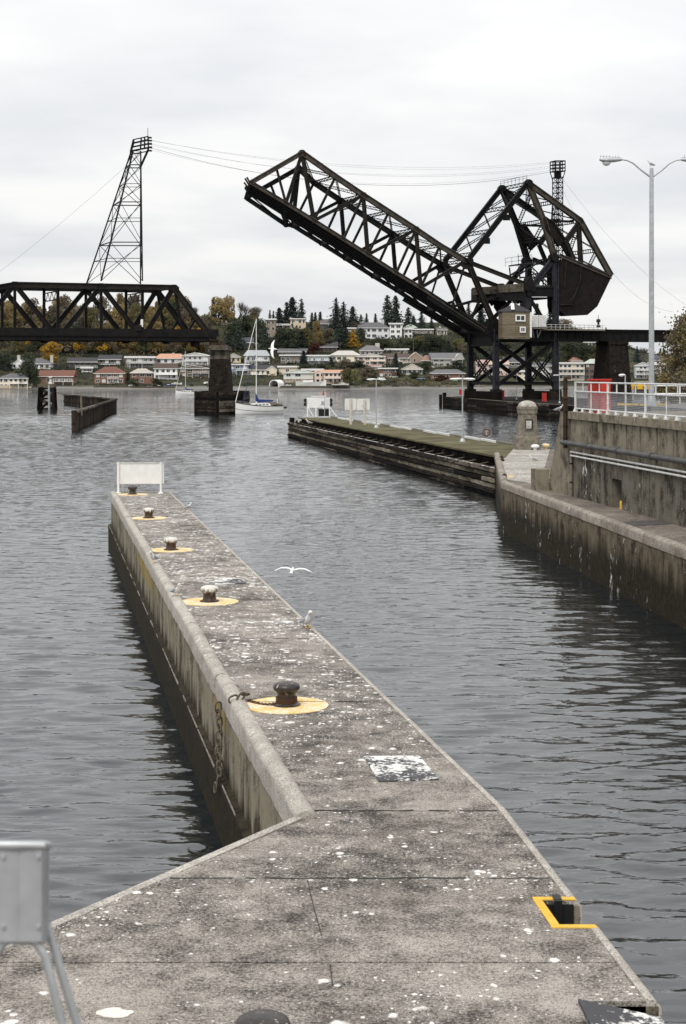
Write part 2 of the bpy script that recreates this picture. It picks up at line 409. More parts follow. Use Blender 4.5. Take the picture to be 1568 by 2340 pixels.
# ------------------------------------------------------------------ water: a wind-ruffled sheet, real waves plus fine ripples in the material
import numpy as np
t = NT('sound_water'); gn = t.n('ShaderNodeNewGeometry'); g = gn.outputs['Position']
def hgt(ox, oy):
    q = t.n('ShaderNodeVectorMath', {0: g, 1: (ox, oy, 0)}, operation='ADD').outputs[0]
    def nz(sc, s_, det, dist, rot):
        m = t.n('ShaderNodeMapping', {'Vector': q, 'Scale': sc, 'Rotation': (0, 0, rot)})
        return t.n('ShaderNodeTexNoise', {'Vector': m.outputs[0], 'Scale': s_, 'Detail': det, 'Roughness': 0.5, 'Distortion': dist}).outputs[0]
    h = t.math('MULTIPLY', nz((0.40, 1.0, 0.01), 2.6, 1.5, 0.4, -0.10), 0.016)
    return t.math('ADD', h, t.math('MULTIPLY', nz((0.5, 1.0, 0.01), 7.5, 1.5, 0.3, 0.2), 0.0085))
E = 0.02
h0, hx, hy = hgt(0, 0), hgt(E, 0), hgt(0, E)
calm = t.ramp(t.noise(t.pos((.25, 1, 0)), 0.05, 4.0), (0.38, 0.45), (0.58, 1.15))
breeze = t.n('ShaderNodeMapRange', {'Value': t.xyz(g)[1], 'From Min': 45.0, 'From Max': 190.0, 'To Min': 1.0, 'To Max': 3.8}).outputs[0]   # open channel beyond the sheltered lock
k = t.math('MULTIPLY', t.math('MULTIPLY', calm, breeze), -1.0 / E)
rip = t.n('ShaderNodeCombineXYZ', {'X': t.math('MULTIPLY', t.math('SUBTRACT', hx, h0), k), 'Y': t.math('MULTIPLY', t.math('SUBTRACT', hy, h0), k), 'Z': 0.0})
nn = t.n('ShaderNodeVectorMath', {0: t.n('ShaderNodeVectorMath', {0: gn.outputs['Normal'], 1: rip.outputs[0]}, operation='ADD').outputs[0]}, operation='NORMALIZE')
t.t.links.new(nn.outputs[0], t.b.inputs['Normal'])
t.col((0.005, 0.008, 0.0105)); t.b.inputs['IOR'].default_value = 1.85
M['water'] = t.set(0.04, spec=0.5)
rg = np.random.RandomState(12)
rowsY = [12.0]
while rowsY[-1] < 862: rowsY.append(rowsY[-1] + .055 + .0014 * rowsY[-1])
Yv = np.array(rowsY); uu = np.linspace(-1, 1, 241)
YY = np.repeat(Yv[:, None], len(uu), 1); XX = uu[None, :] * (.30 * YY + 15.0)
XX = XX + rg.uniform(-.3, .3, XX.shape) * (.6 * YY + 30) / 240; 
dY = .055 + .0014 * YY
ZZ = np.zeros_like(YY)
for i in range(90):
    lam = .30 * (2.0 / .30) ** rg.rand(); ang = rg.normal(0, .36) + .10
    kx_, ky_ = math.sin(ang) * 2 * math.pi / lam, math.cos(ang) * 2 * math.pi / lam
    amp = .0028 * lam ** .55 * rg.uniform(.6, 1.4)
    fade = np.clip((lam / dY - 1.3) / 1.5, 0, 1)
    ph = rg.rand() * 6.283
    wob = .6 * np.sin(XX * .11 / lam + YY * .07 / lam + ph * 3)
    ZZ += amp * fade * np.sin(kx_ * XX + ky_ * YY + ph + wob)
ZZ = ZZ + 2.2 * ZZ * np.abs(ZZ) / .05 * .12
gust = .78 + .22 * np.sin(XX * .021 + .9 * np.sin(YY * .013)) * np.sin(YY * .031 + 1.3)
ZZ *= gust
nr_, nc_ = YY.shape
idx = np.arange(nr_ * nc_).reshape(nr_, nc_)
quads = np.stack([idx[:-1, :-1], idx[:-1, 1:], idx[1:, 1:], idx[1:, :-1]], -1).reshape(-1, 4)
me = bpy.data.meshes.new('water'); co = np.stack([XX, YY, ZZ], -1).reshape(-1, 3).astype(np.float32)
co = np.concatenate([co, np.array([[-1600, -250, -.45], [1600, -250, -.45], [1600, 900, -.45], [-1600, 900, -.45]], np.float32)])
n0 = nr_ * nc_; quads = np.concatenate([quads, np.array([[n0, n0 + 1, n0 + 2, n0 + 3]])]).astype(np.int32)
me.vertices.add(len(co)); me.vertices.foreach_set('co', co.ravel())
me.loops.add(quads.size); me.loops.foreach_set('vertex_index', quads.ravel())
me.polygons.add(len(quads)); me.polygons.foreach_set('loop_start', np.arange(0, quads.size, 4, dtype=np.int32))
me.update(calc_edges=True); me.polygons.foreach_set('use_smooth', [True] * len(quads)); me.materials.append(M['water']); me.validate()
o = bpy.data.objects.new('water', me); COL.objects.link(o); o['kind'] = 'structure'

# ------------------------------------------------------------------ far shore
PROF = [(842, -0.6), (850, 0.25), (858, 1.3), (864, 2.6), (880, 3.4), (905, 6.0), (950, 14.5), (1000, 27.0), (1060, 38.5), (1120, 43.0), (1300, 44.0), (2600, 30.0)]
def gfac(k):
    return 1.0 if k < 0.135 else max(0.42, 1.0 - (k - 0.135) / 0.05 * 0.55)
def terr(X, Y):
    if Y <= PROF[0][0]: return PROF[0][1]
    for (a, za), (b_, zb) in zip(PROF, PROF[1:]):
        if Y <= b_:
            z = za + (zb - za) * (Y - a) / (b_ - a); break
    else: z = PROF[-1][1]
    return z if z < 3 else 3 + (z - 3) * gfac(X / Y)
def shore(x, y):                       # where on the hillside the photograph's (x, y) lies
    lo, hi = 842.0, 1110.0
    k = (x - CX) / F
    for _ in range(40):
        mid = (lo + hi) / 2
        yy = HY - (terr(k * mid, mid) - HC) * F / mid
        if yy > y: lo = mid
        else: hi = mid
    Y = (lo + hi) / 2
    return Vector((k * Y, Y, terr(k * Y, Y)))
t = NT('hillside_ground'); v = t.pos()
z = t.xyz(v)[2]
n1 = t.noise(v, 0.05, 4, 0.6); n2 = t.noise(v, 0.6, 4, 0.65)
f = t.math('ADD', t.math('MULTIPLY', n1, 0.6), t.math('MULTIPLY', n2, 0.4))
green = t.ramp(f, (0.42, (0.016, 0.019, 0.013)), (0.54, (0.042, 0.045, 0.024)), (0.64, (0.10, 0.082, 0.046)))
beach = t.ramp(t.noise(t.pos((0.05, 0.3, 1.5)), 1.0, 5, 0.7), (0.35, (0.10, 0.098, 0.092)), (0.65, (0.24, 0.23, 0.21)))
t.col(t.mix(t.n('ShaderNodeMapRange', {'Value': t.math('ADD', z, t.math('MULTIPLY', n2, 1.0)), 'From Min': 1.5, 'From Max': 2.6}).outputs[0], beach, green))
M['hill'] = t.set(0.95, spec=0.1)
b = MB(); xs = [-1500 + i * 25 for i in range(121)]
ys = [842, 846, 850, 854, 858, 864, 872, 880, 892, 905, 920, 935, 950, 975, 1000, 1030, 1060, 1120, 1300, 1800, 2600]
rnd = random.Random(3)
vs = []
for yy in ys:
    for xx in xs:
        zz = terr(xx, yy) + (rnd.uniform(-0.7, 0.7) if yy > 870 else rnd.uniform(-0.05, 0.05))
        vs.append((xx, yy + (rnd.uniform(-2.0, 2.0) if yy < 862 else 0), zz))
nx = len(xs)
b.add(vs, [(j * nx + i, j * nx + i + 1, (j + 1) * nx + i + 1, (j + 1) * nx + i) for j in range(len(ys) - 1) for i in range(nx - 1)])
b.build('hill', M['hill'], smooth=60, kind='structure')

# ------------------------------------------------------------------ concrete guide pier in the foreground
ZT = 2.65
fr, mr, nr = on(390, 1123, ZT), on(1160, 1845, ZT), on(1530, 2310, ZT)
fl, nl, sl = on(252, 1125, ZT), on(672, 1868, ZT), on(0, 2160, ZT)
def lin(a, b_, Y): return a.x + (b_.x - a.x) * (Y - a.y) / (b_.y - a.y)
def XR(Y): return lin(fr, mr, Y) if Y > mr.y else lin(mr, nr, Y)
def XL(Y): return lin(fl, nl, Y)                     # outer line of the left coping
YN, YF = nl.y, fl.y
YEND = 2.0
slope_l = (sl.x - nl.x) / (sl.y - nl.y)
def XS(Y): return nl.x + slope_l * (Y - nl.y)        # left edge of the near slab
pier = thing('concrete_pier', 'long mottled grey concrete guide pier running out from the foreground', 'pier', (0, 40, 0))
NW, CW = 0.15, 0.31
# body under the slabs
b = MB()
out = [(XS(YEND) + .03, YEND), (XR(YEND) - .03, YEND), (XR(mr.y) - .03, mr.y), (XR(YF) - .03, YF - .02), (XL(YF) + .05, YF - .02), (XL(YN) + .05, YN), ]
# notch for the ladder recess and the corner recess are cut by leaving the body short of the edge there
la, lb = on(1335, 2060, ZT).y, on(1385, 2114, ZT).y       # ladder recess in depth
lx = on(1250, 2085, ZT).x
ca = on(1380, 2288, ZT).y                                 # corner recess starts here and runs towards the camera
RX = 0.45
body = [(XS(YEND) + .03, YEND), (XR(YEND) - .03, YEND), (XR(ca - 1.7) - .03, ca - 1.7), (XR(ca - 1.7) - .75, ca - 1.7), (XR(ca) - .75, ca), (XR(ca) - .03, ca),
        (XR(lb) - .03, lb), (XR(lb) - RX, lb), (XR(la) - RX, la), (XR(la) - .03, la),
        (XR(mr.y) - .03, mr.y), (XR(YF) - .03, YF - .02), (XL(YF) + .05, YF - .02), (XL(YN) + .05, YN)]
b.poly(body, -3.0, ZT - 0.05)
b.build('pier_body', M['pierwall'], pier)
b = MB(); b.poly([(XR(ca - 1.7) - .74, ca - 1.69), (XR(ca - 1.7) - .04, ca - 1.69), (XR(ca) - .04, ca - .01), (XR(ca) - .74, ca - .01)], -3, ZT - 0.30)
b.build('recess_floor', M['iron'], pier)
b = MB(); b.poly([(XR(lb) - RX + .01, lb + .01), (XR(lb) - .22, lb + .01), (XR(la) - .22, la - .01), (XR(la) - RX + .01, la - .01)], -3, ZT - 1.6)
b.build('recess_floor', M['iron'], pier)
# projecting foot of the left wall
b = MB(); b.hexa([(XL(YN) - .08, YN, -3), (XL(YN) + .3, YN, -3), (XL(YF) + .3, YF, -3), (XL(YF) - .08, YF, -3), (XL(YN) - .10, YN, 1.05), (XL(YN) + .3, YN, 1.15), (XL(YF) + .3, YF, 1.15), (XL(YF) - .10, YF, 1.05)])
b.build('wall_foot', M['weedwall'], pier)
b = MB(); rq = random.Random(6); yq = YN
while yq < YF - 1:
    y2q = yq + rq.uniform(.25, 1.3)
    if rq.random() < .75: b.beam((XL(yq) - .085, yq, 1.065), (XL(y2q) - .085, y2q, 1.065), rq.uniform(.015, .03), rq.uniform(.01, .04))
    yq = y2q + rq.uniform(0, .2)
b.build('barnacle_line', M['copingdark'], pier, kind='stuff')
# deck slabs with open joints
joints = [on(784, 1853, ZT).y, on(784, 2008, ZT).y, on(784, 2200, ZT).y]
cuts = [YEND + .01, 9.0, joints[2], joints[1], joints[0], 29.5, 36.5, 43.5, 50.5, 57.5, 64.5, 71.5, YF - .35]
rnd = random.Random(11)
for a, c in zip(cuts, cuts[1:]):
    zt = ZT + rnd.uniform(-0.006, 0.006)
    e = 0.013
    y0, y1 = a + e, c - e
    def L(Y): return XS(Y) + .13 if Y < YN else XL(Y) + CW - .01
    pts = [(L(y0), y0)]
    right = [(XR(y0) - NW, y0)]
    for (s0, s1, w_) in ((ca - 1.7, ca, .75), (lb - .02, la + .02, RX)):
        if y0 < s0 < y1 or y0 < s1 < y1:
            q = []
            if s0 > y0: q += [(XR(s0) - NW, s0), (XR(s0) - w_, s0)]
            else: right = []; q += [(XR(y0) - w_, y0)]
            q += [(XR(s1) - w_, s1), (XR(s1) - NW, s1)]
            right += q
    if y0 < mr.y < y1: right.append((XR(mr.y) - NW, mr.y))
    right.append((XR(y1) - NW, y1))
    pts += right
    pts.append((L(y1), y1))
    if y0 < YN < y1: pts += [(XL(YN) + CW - .01, YN + .01), (XS(YN) + .13, YN - .12)]
    if abs(y0 - joints[1]) < 0.02 and False: pass
    MB().poly(pts, ZT - 0.30, zt).build('deck_slab', M['deck'], pier)
# short cracks in the near slabs
crk = NT('crack_filler'); crk.col((0.03, 0.027, 0.023)); crkm = crk.set(0.95)
for pl in ([(703, 2010), (709, 2040), (717, 2072), (726, 2105), (735, 2138)], [(755, 2204), (757, 2226), (760, 2250)]):
    b = MB(); p = [on(x, y, ZT + .0075) for x, y in pl]
    for q0, q1 in zip(p, p[1:]): b.beam(q0, q1, 0.010, 0.004)
    b.build('crack', crkm, pier)
rq = random.Random(14)
for jy in joints[:2] + [29.5, 36.5]:           # tarry filler standing in the slab joints
    xa, xb = (XS(jy) + .2 if jy < YN else XL(jy) + CW + .02), XR(jy) - NW - .03
    b = MB(); xq = xa; pv_ = Vector((xa, jy, ZT + .0075))
    while xq < xb - .12:
        xq = min(xb, xq + rq.uniform(.10, .35)); nx2 = Vector((xq, jy + rq.uniform(-.022, .022), ZT + .0075))
        if rq.random() < .82: b.beam(pv_, nx2, rq.uniform(.018, .05), .004)
        pv_ = nx2
    b.build('joint_filler', crkm, pier, kind='stuff')
# pale nosing along the right edge, in lengths
def nose(Ya, Yb, name='nosing'):
    b = MB(); prof = []
    n = 7
    for k in range(n):
        tt = math.pi / 2 * k / (n - 1)
        prof.append((-0.10 + 0.10 * math.sin(tt), -0.10 + 0.112 * math.cos(tt)))
    prof = [(-NW + .004, 0.012)] + prof + [(0.0, -0.42), (-NW + .004, -0.42)]
    rings = [[Vector((XR(Y) + x, Y, ZT + z)) for x, z in prof] for Y in (Ya, Yb)]
    b.loft(rings); return fixn(b.build(name, M['nosing'], pier, smooth=40))
ns = [YEND + .01, 6.0, ca - 1.7], [ca, lb - .02], [la + .02, mr.y]
for seg in ns:
    for a, c in zip(seg, seg[1:]): nose(a + .004, c - .004)
y = mr.y
while y < YF - .5:
    y2 = min(y + 3.4, YF - .02); nose(y + .004, y2 - .004); y = y2
# thin pale edging of the near slab on the left, and across the far end
p0, p1 = Vector((XS(YEND), YEND, 0)), Vector((XS(YN), YN, 0))
n_ = 8
for i in range(n_):
    a, c = p0.lerp(p1, (i + .002) / n_), p0.lerp(p1, (i + .998) / n_)
    MB().beam((a.x + .065, a.y, ZT - .17), (c.x + .065, c.y, ZT - .17), 0.13, 0.352).build('edging', M['nosing'], pier)
MB().box(((XL(YF) + XR(YF)) / 2, YF - .18, ZT - .14), (XR(YF) - XL(YF) - .1, .32, .34)).build('edging', M['nosing'], pier)
# heavy rounded coping stones along the left edge
rnd = random.Random(5)
y = YN; 
while y < YF - .4:
    y2 = min(y + rnd.uniform(1.9, 3.3), YF - .02)
    if YF - y2 < 1: y2 = YF - .02
    dz = rnd.uniform(-0.012, 0.012); dxx = rnd.uniform(-.012, .012)
    prof = [(CW * 0.98, -.30)] + [(CW / 2 + CW / 2 * math.cos(tt), -0.03 + 0.105 * math.sin(tt)) for tt in [math.pi * k / 10 for k in range(11)]] + [(0, -.34)]
    rings = []
    m_ = 6
    for i in range(m_ + 1):
        Y = y + .006 + (y2 - y - .012) * i / m_
        j = [rnd.uniform(-.008, .008) for _ in prof]
        rings.append([Vector((XL(Y) + dxx + x + jj, Y, ZT + dz + z + jj)) for (x, z), jj in zip(prof, j)])
    fixn(MB().loft(rings).build('coping_stone', M['nosing'], pier, smooth=45))
    y = y2
# yellow painted frame round the ladder recess
zz = ZT + .013
def strip(pts): return MB().poly(pts, zz - .009, zz + .002).build('painted_frame', M['yellow'], pier)
fy = .12
strip([(XR(la) - RX - .10, la + .02), (XR(la) - .07, la + .02), (XR(la + fy) - .07, la + fy), (XR(la) - RX - .10, la + fy)])
strip([(XR(lb) - RX - .10, lb - fy), (XR(lb - fy) - .07, lb - fy), (XR(lb) - .07, lb - .02), (XR(lb) - RX - .10, lb - .02)])
strip([(XR(lb) - RX - .10, lb - .015), (XR(lb) - RX - .003, lb - .015), (XR(la) - RX - .003, la + .015), (XR(la) - RX - .10, la + .015)])
lad = thing('recessed_ladder', 'black iron ladder sunk in the yellow framed recess of the pier edge', 'ladder', (XR(la) - .3, la, 0))
b = MB().box((XR(la) - .28, la - .045, ZT - .97), (.09, .05, 2.0)); b.box((XR(la) - .28, la + .06, ZT + .026), (.09, .17, .016)); b.build('stile', M['black'], lad)
b = MB().box((XR(la) - .30, la - .42, ZT - 1.05), (.06, .05, 1.7)); b.build('stile', M['black'], lad)
for i in range(6):
    MB().tube([(XR(la) - .30, la - .05, ZT - .25 - i * .28), (XR(la) - .30, la - .42, ZT - .25 - i * .28)], .014, 6).build('rung', M['black'], lad)
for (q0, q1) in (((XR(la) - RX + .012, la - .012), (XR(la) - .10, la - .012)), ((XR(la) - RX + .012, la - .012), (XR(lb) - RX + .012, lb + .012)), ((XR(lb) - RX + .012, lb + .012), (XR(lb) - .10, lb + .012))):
    MB().beam((q0[0], q0[1], ZT - .86), (q1[0], q1[1], ZT - .86), .02, 1.66).build('recess_shade', M['black'], pier)  # black sheets added so the recess interior reads as shaded
# steel plate with droppings in the corner recess
b = MB(); q = [(XR(ca) - .80, ca - .05), (XR(ca - 1.6) - .90, ca - 1.6), (XR(ca - 1.6) - .10, ca - 1.6), (XR(ca - .16) - .06, ca - .16)]
b.hexa([(q[1][0], q[1][1], ZT - .03), (q[2][0], q[2][1], ZT - .10), (q[3][0], q[3][1], ZT - .12), (q[0][0], q[0][1], ZT + .008),
        (q[1][0], q[1][1], ZT + .03), (q[2][0], q[2][1], ZT - .06), (q[3][0], q[3][1], ZT - .085), (q[0][0], q[0][1], ZT + .045)])
fixn(b.build('corner_plate', M['plate'], label='black iron plate spattered white in the corner recess', cat='plate'))
# walkway under the camera (just below the frame) and its wall
b = MB(); b.box((0, 0.8, 6.55), (9, 7.4, .26)); b.build('walkway', M['ledge'], kind='structure')
b = MB(); b.box((0, -1.6, 3.0), (8.6, 2.2, 7.0)); b.build('walkway_wall', M['tanwall'], kind='structure')
# splash of pale droppings
b = MB(); rnd = random.Random(2); c = on(260, 2316, ZT); pts = []
for k in range(18):
    a = 2 * math.pi * k / 18; r_ = rnd.uniform(.8, 1.15)
    pts.append((c.x + math.cos(a) * .165 * r_, c.y + math.sin(a) * .115 * r_))
b.poly(pts, ZT + .004, ZT + .010); b.build('dropping_crust', plain('dropping', (0.70, 0.66, 0.60), 0.9, 0.12, 9), pier)
# iron plates let into the deck
for (qs, lab) in (([(832, 1731), (958, 1729), (1003, 1783), (866, 1788)], 'nearer square black iron cover plate crusted with droppings on the pier'),
                  ([(488, 1322), (548, 1321), (563, 1334), (492, 1337)], 'farther iron cover plate crusted with droppings on the pier, beyond the third bollard')):
    P = [on(x, y, ZT) for x, y in qs]; P = [P[3], P[2], P[1], P[0]]
    b = MB().poly([(p.x, p.y) for p in P], ZT + .004, ZT + .022)
    b.build('cover_plate', M['plate'], label=lab, cat='cover plate')

# ------------------------------------------------------------------ lock wall on the right
ledge = thing('lock_wall', 'brown stained concrete lock wall with rounded pale coping on the right', 'wall', tuple(on(1145, 1100, ZT)))
c0, c1, c2 = on(1130, 1036, ZT), on(1146, 1103, ZT), on(1568, 1258, ZT)
c3 = c2 + (c2 - c1).normalized() * 45
w1, w2 = on(1298, 1131, ZT), on(1568, 1206, ZT)
wd = (w2 - w1).normalized(); w3 = w2 + wd * 52; 
pa, pb = on(1176, 1019, ZT), on(1262, 1027, ZT)
# wall body
pts = [(c3.x, c3.y), (60, c3.y), (60, pb.y), (pb.x, pb.y), (pa.x, pa.y), (c0.x, c0.y), (c1.x, c1.y)]
def inset(a, b_, d):                   # point pair moved to the right-hand (land) side
    n = Vector((-(b_.y - a.y), b_.x - a.x, 0)).normalized(); return a + n * d, b_ + n * d
lb_ = [Vector((x, y, 0)) for x, y in pts]
MB().poly(pts[::1], -4, ZT - .06).build('wall_body', M['lockwall'], ledge)
MB().poly([(c3.x + .35, c3.y + .1), (59.9, c3.y + .1), (59.9, pb.y - .1), (pb.x - .1, pb.y - .1), (pa.x + .1, pa.y - .3), (c0.x + .35, c0.y - .25), (c1.x + .40, c1.y)], ZT - .2, ZT).build('ledge_surface', M['ledge'], ledge)
# paler worn platform at the far end
pp = [(c1.x + .45, c1.y + 3), (w1.x - .5, c1.y - 1.5), (pb.x - .2, pb.y - .2), (pa.x + .2, pa.y - .5), (c0.x + .45, c0.y - .4)]
MB().poly(pp, ZT - .1, ZT + .005).build('platform_surface', M['platform'], ledge)
rnd = random.Random(8)
def coping(a, b_, land, wid=.42):
    Lc = (b_ - a).length; n = max(1, int(Lc / 3.2)); d = (b_ - a).normalized()
    nrm = Vector((-d.y, d.x, 0)); 
    if nrm.dot(land) < 0: nrm = -nrm
    for i in range(n):
        p, q = a + d * (Lc * i / n + .006), a + d * (Lc * (i + 1) / n - .006)
        prof = [(wid, -.25)] + [(wid / 2 + wid / 2 * math.cos(tt), -.02 + .12 * math.sin(tt)) for tt in [math.pi * k / 10 for k in range(11)]] + [(0, -.30), ]
        rings = []
        for k in range(5):
            c = p.lerp(q, k / 4); rings.append([c + nrm * (x - .03 + rnd.uniform(-.01, .01)) + Vector((0, 0, z + rnd.uniform(-.01, .01))) for x, z in prof])
        fixn(MB().loft(rings).build('coping_stone', M['copingdark'], ledge, smooth=45))
coping(c0, c1, Vector((1, 0, 0))); coping(c1, c2 + (c2 - c1).normalized() * 6, Vector((1, 0, 0)))
# dark patch plate on the ledge
q = [on(1412, 1193, ZT), on(1525, 1188, ZT), on(1560, 1196, ZT), on(1450, 1203, ZT)]
MB().poly([(p.x, p.y) for p in (q[3], q[2], q[1], q[0])], ZT + .003, ZT + .012).build('patch_plate', plain('dark_patch', (0.07, 0.066, 0.062), 0.8, 0.3), ledge)

# upper wall
ZU = 6.72
upper = thing('upper_lock_wall', 'high dark streaked concrete wall carrying a white railing at right', 'wall', tuple(w1))
up = Vector((0, 0, 1)); back = Vector((-wd.y, wd.x, 0))
if back.x < 0: back = -back
wa = w1 - wd * 1.6                      # far end of the wall face
def wp(s, d, z): p = w1 + wd * s + back * d; return Vector((p.x, p.y, z))
# niche at s0..s1
def wall_s(x):                          # distance along the wall for a photo column
    k = (x - CX) / F
    return (k * w1.y - w1.x) / (wd.x - k * wd.y)
s_n0, s_n1 = wall_s(1398), wall_s(1421)
zl = 4.75                               # seam between lower and upper part
def blk(name, s0, s1, d0, d1, z0, z1, mat):
    return MB().hexa([wp(s0, d0, z0), wp(s1, d0, z0), wp(s1, d1, z0), wp(s0, d1, z0), wp(s0, d0, z1), wp(s1, d0, z1), wp(s1, d1, z1), wp(s0, d1, z1)]).build(name, mat, upper)
nz = ZT + 1.28
fixn(blk('lower_wall', 0.3, s_n0, 0, 6, ZT - .1, zl, M['upperwall'])); fixn(blk('lower_wall', s_n1, 60, 0, 6, ZT - .1, zl, M['upperwall']))
fixn(blk('lower_wall', s_n0, s_n1, 0, 6, nz, zl, M['upperwall'])); fixn(blk('niche_back', s_n0, s_n1, 1.2, 6, ZT - .1, nz, M['black']))  # back of the niche coloured black to stand for its shade
# upper panels with open vertical joints
ss = [0.3]
for xx in (1352, 1363, 1377, 1402, 1430, 1462, 1500, 1545): ss.append(wall_s(xx))
ss += [ss[-1] + 3.0 * i for i in range(1, 15)]
for a, c in zip(ss, ss[1:]):
    fixn(blk('wall_panel', a + .10, c - .10, .03, 6, zl, ZU - .34, M['tanwall']))
fixn(blk('joint_backing', 0.4, 60, .09, 5.9, zl, ZU - .36, M['black']))
y = 0.2
while y < 58:
    fixn(blk('wall_cap', y + .006, y + 3.4, -.10, 6, ZU - .34, ZU, M['tanwall'])); y += 3.406
# battered end buttress
A = [wp(0.3, -.01, ZT - .1), wp(.3, 3.5, ZT - .1), wp(-3.7, 3.5, ZT - .1), wp(-3.7, -.10, ZT - .1)]
Cc = [wp(0.3, -.01, 5.2), wp(.3, 3.5, 5.2), wp(-1.7, 3.5, 5.2), wp(-1.7, -.14, 5.2)]
B = [wp(0.3, -.01, ZU - .02), wp(.3, 3.5, ZU - .02), wp(-.8, 3.5, ZU - .02), wp(-.8, -.16, ZU - .02)]
fixn(MB().loft([A, Cc, B]).build('end_buttress', M['tanwall'], upper))
fixn(MB().hexa([wp(-3.3, -.72, ZT - .1), wp(-4.5, -.72, ZT - .1), wp(-4.5, -.08, ZT - .1), wp(-3.3, -.08, ZT - .1), wp(-3.3, -.72, ZT + 1.05), wp(-4.5, -.72, ZT + 1.05), wp(-4.5, -.08, ZT + 1.05), wp(-3.3, -.08, ZT + 1.05)]).build('end_block', M['tanwall'], upper))
MB().tube([wp(s_n0 + .75 * (s_n1 - s_n0), .1, ZT), wp(s_n0 + .75 * (s_n1 - s_n0), .1, ZT + .36)], .075, 10).build('yellow_stub', M['yellow'], upper, smooth=40)
# land deck on top of the wall
b = MB(); 
q = [wp(0.2, 5.9, 0), wp(60, 5.9, 0)]
b.poly([(q[1].x, q[1].y), (90, q[1].y), (90, 108), (23.5, 108), (q[0].x + .5, 92)], 0, ZU - .01)
b.build('land_deck', plain('asphalt_apron', (0.16, 0.155, 0.15), 0.95, 0.3, 0.6), kind='structure')
# pipes along the wall
def along(dd, z, r, name, mat, s0=-.3, s1=58, lab=None, grp=None, step=4.6, collar=1.25):
    th = thing(name, lab, 'pipe', tuple(wp(s0, dd, z)), grp)
    s = s0
    while s < s1:
        e = min(s + step, s1)
        MB().tube([wp(s, dd, z), wp(e, dd, z)], r, 10).build('pipe_length', mat, th, smooth=40)
        MB().tube([wp(e - .09, dd, z), wp(e + .09, dd, z)], r * collar, 10).build('collar', mat, th, smooth=40)
        MB().hexa([wp(e - .4, -.02, z - .03), wp(e - .34, -.02, z - .03), wp(e - .34, dd, z - .03), wp(e - .4, dd, z - .03), wp(e - .4, -.02, z + .03), wp(e - .34, -.02, z + .03), wp(e - .34, dd, z + .03), wp(e - .4, dd, z + .03)]).build('bracket', M['iron'], th)
        s = e
    return th
along(-.22, 5.22, .125, 'large_pipe', plain('grey_pipe', (0.085, 0.083, 0.082), 0.6, 0.4, 1.2), lab='thick dark grey pipe running along the upper lock wall')
along(-.12, 4.80, .045, 'conduit', M['whitedull'], .9, lab='upper of two pale thin conduits under the thick wall pipe', step=2.6, collar=1.2)
along(-.12, 4.62, .045, 'conduit', M['whitedull'], .9, lab='lower of two pale thin conduits under the thick wall pipe', step=2.6, collar=1.2)
dp = thing('drain_pipe', 'pale vertical pipe at the far end of the upper lock wall', 'pipe', tuple(wp(1.0, -.1, ZT)))
MB().tube([wp(.95, -.1, ZT), wp(.95, -.1, 4.82)], .07, 8).build('pipe_length', M['stone'], dp, smooth=40)
for z in (3.3, 4.2): MB().tube([wp(.95, -.1, z), wp(.95, -.1, z + .07)], .085, 8).build('clamp', M['iron'], dp, smooth=40)
# dark iron post on the corner
po = thing('iron_post', 'dark rusty iron post fixed to the far corner of the railed wall', 'post', tuple(wp(.6, -.18, 4.8)))
MB().tube([wp(.25, -.2, 4.95), wp(.25, -.2, 8.28)], .11, 10).build('post', M['rust'], po, smooth=40)
for z in (5.4, 6.0, 6.7, 7.3, 7.8): MB().tube([wp(.25, -.2, z), wp(.25, -.2, z + .06)], .14, 10).build('band', M['iron'], po, smooth=40)
MB().hexa([wp(.15, -.25, 8.28), wp(.95, -.25, 8.28), wp(.95, -.1, 8.28), wp(.15, -.1, 8.28), wp(.15, -.25, 8.42), wp(.95, -.25, 8.42), wp(.95, -.1, 8.42), wp(.15, -.1, 8.42)]).build('arm', M['rust'], po)
# ------------------------------------------------------------------ railway bridge: shared frame
BU = Vector((math.cos(R(20.3)), math.sin(R(20.3)), 0))      # along the track
BV = Vector((-4.9, 11.2, 0))                        # from the near truss to the far one
P0 = Vector(((1200 - CX) / F * 370, 370, 0))
def bp(x, y, tt=0.0):
    k = (x - CX) / F
    Y = (P0.y * BU.x - P0.x * BU.y) / (BU.x - k * BU.y)
    return at(x, y, Y) + BV * tt
def z1(zx, zy, tt=0.0): return bp(533.1 + zx * .36, 313.6 + zy * .36, tt)     # two enlargements used for reading joints
def z2(zx, zy, tt=0.0): return bp(972.2 + zx * .32, 351.2 + zy * .32, tt)
def z3(zx, zy, tt=0.0): return bp(zx * .34, 282.2 + zy * .34, tt)
BN = BV.normalized()
def member(name, p, q, w, h, par, mat=None, i=True):
    b = MB()
    if i: b.ibeam(p, q, w, h, BN.cross((Vector(q) - Vector(p)).normalized()))
    else: b.beam(p, q, w, h, BN.cross((Vector(q) - Vector(p)).normalized()))
    return fixn(b.build(name, mat or M['steel'], par))
def laced(name, p, q, wid, dirv, par, n=None, t=.14, mat=None, bars=False):
    p, q = Vector(p), Vector(q); d = q - p; Lg = d.length
    dv = Vector(dirv); dv = (dv - d.normalized() * dv.dot(d.normalized())).normalized() * wid / 2
    n = n or max(3, int(Lg / wid / 1.1)); b = MB()
    b.beam(p - dv, q - dv, t, t * 1.3); b.beam(p + dv, q + dv, t, t * 1.3)
    for i in range(n):
        a, c = p + d * (i / n), p + d * ((i + 1) / n)
        if bars: b.beam(a - dv, a + dv, t * .9, t * .9)
        else:
            s = dv if i % 2 else -dv
            b.beam(a + s, c - s, t * .7, t * .7)
    return b.build(name, mat or M['steel'], par)
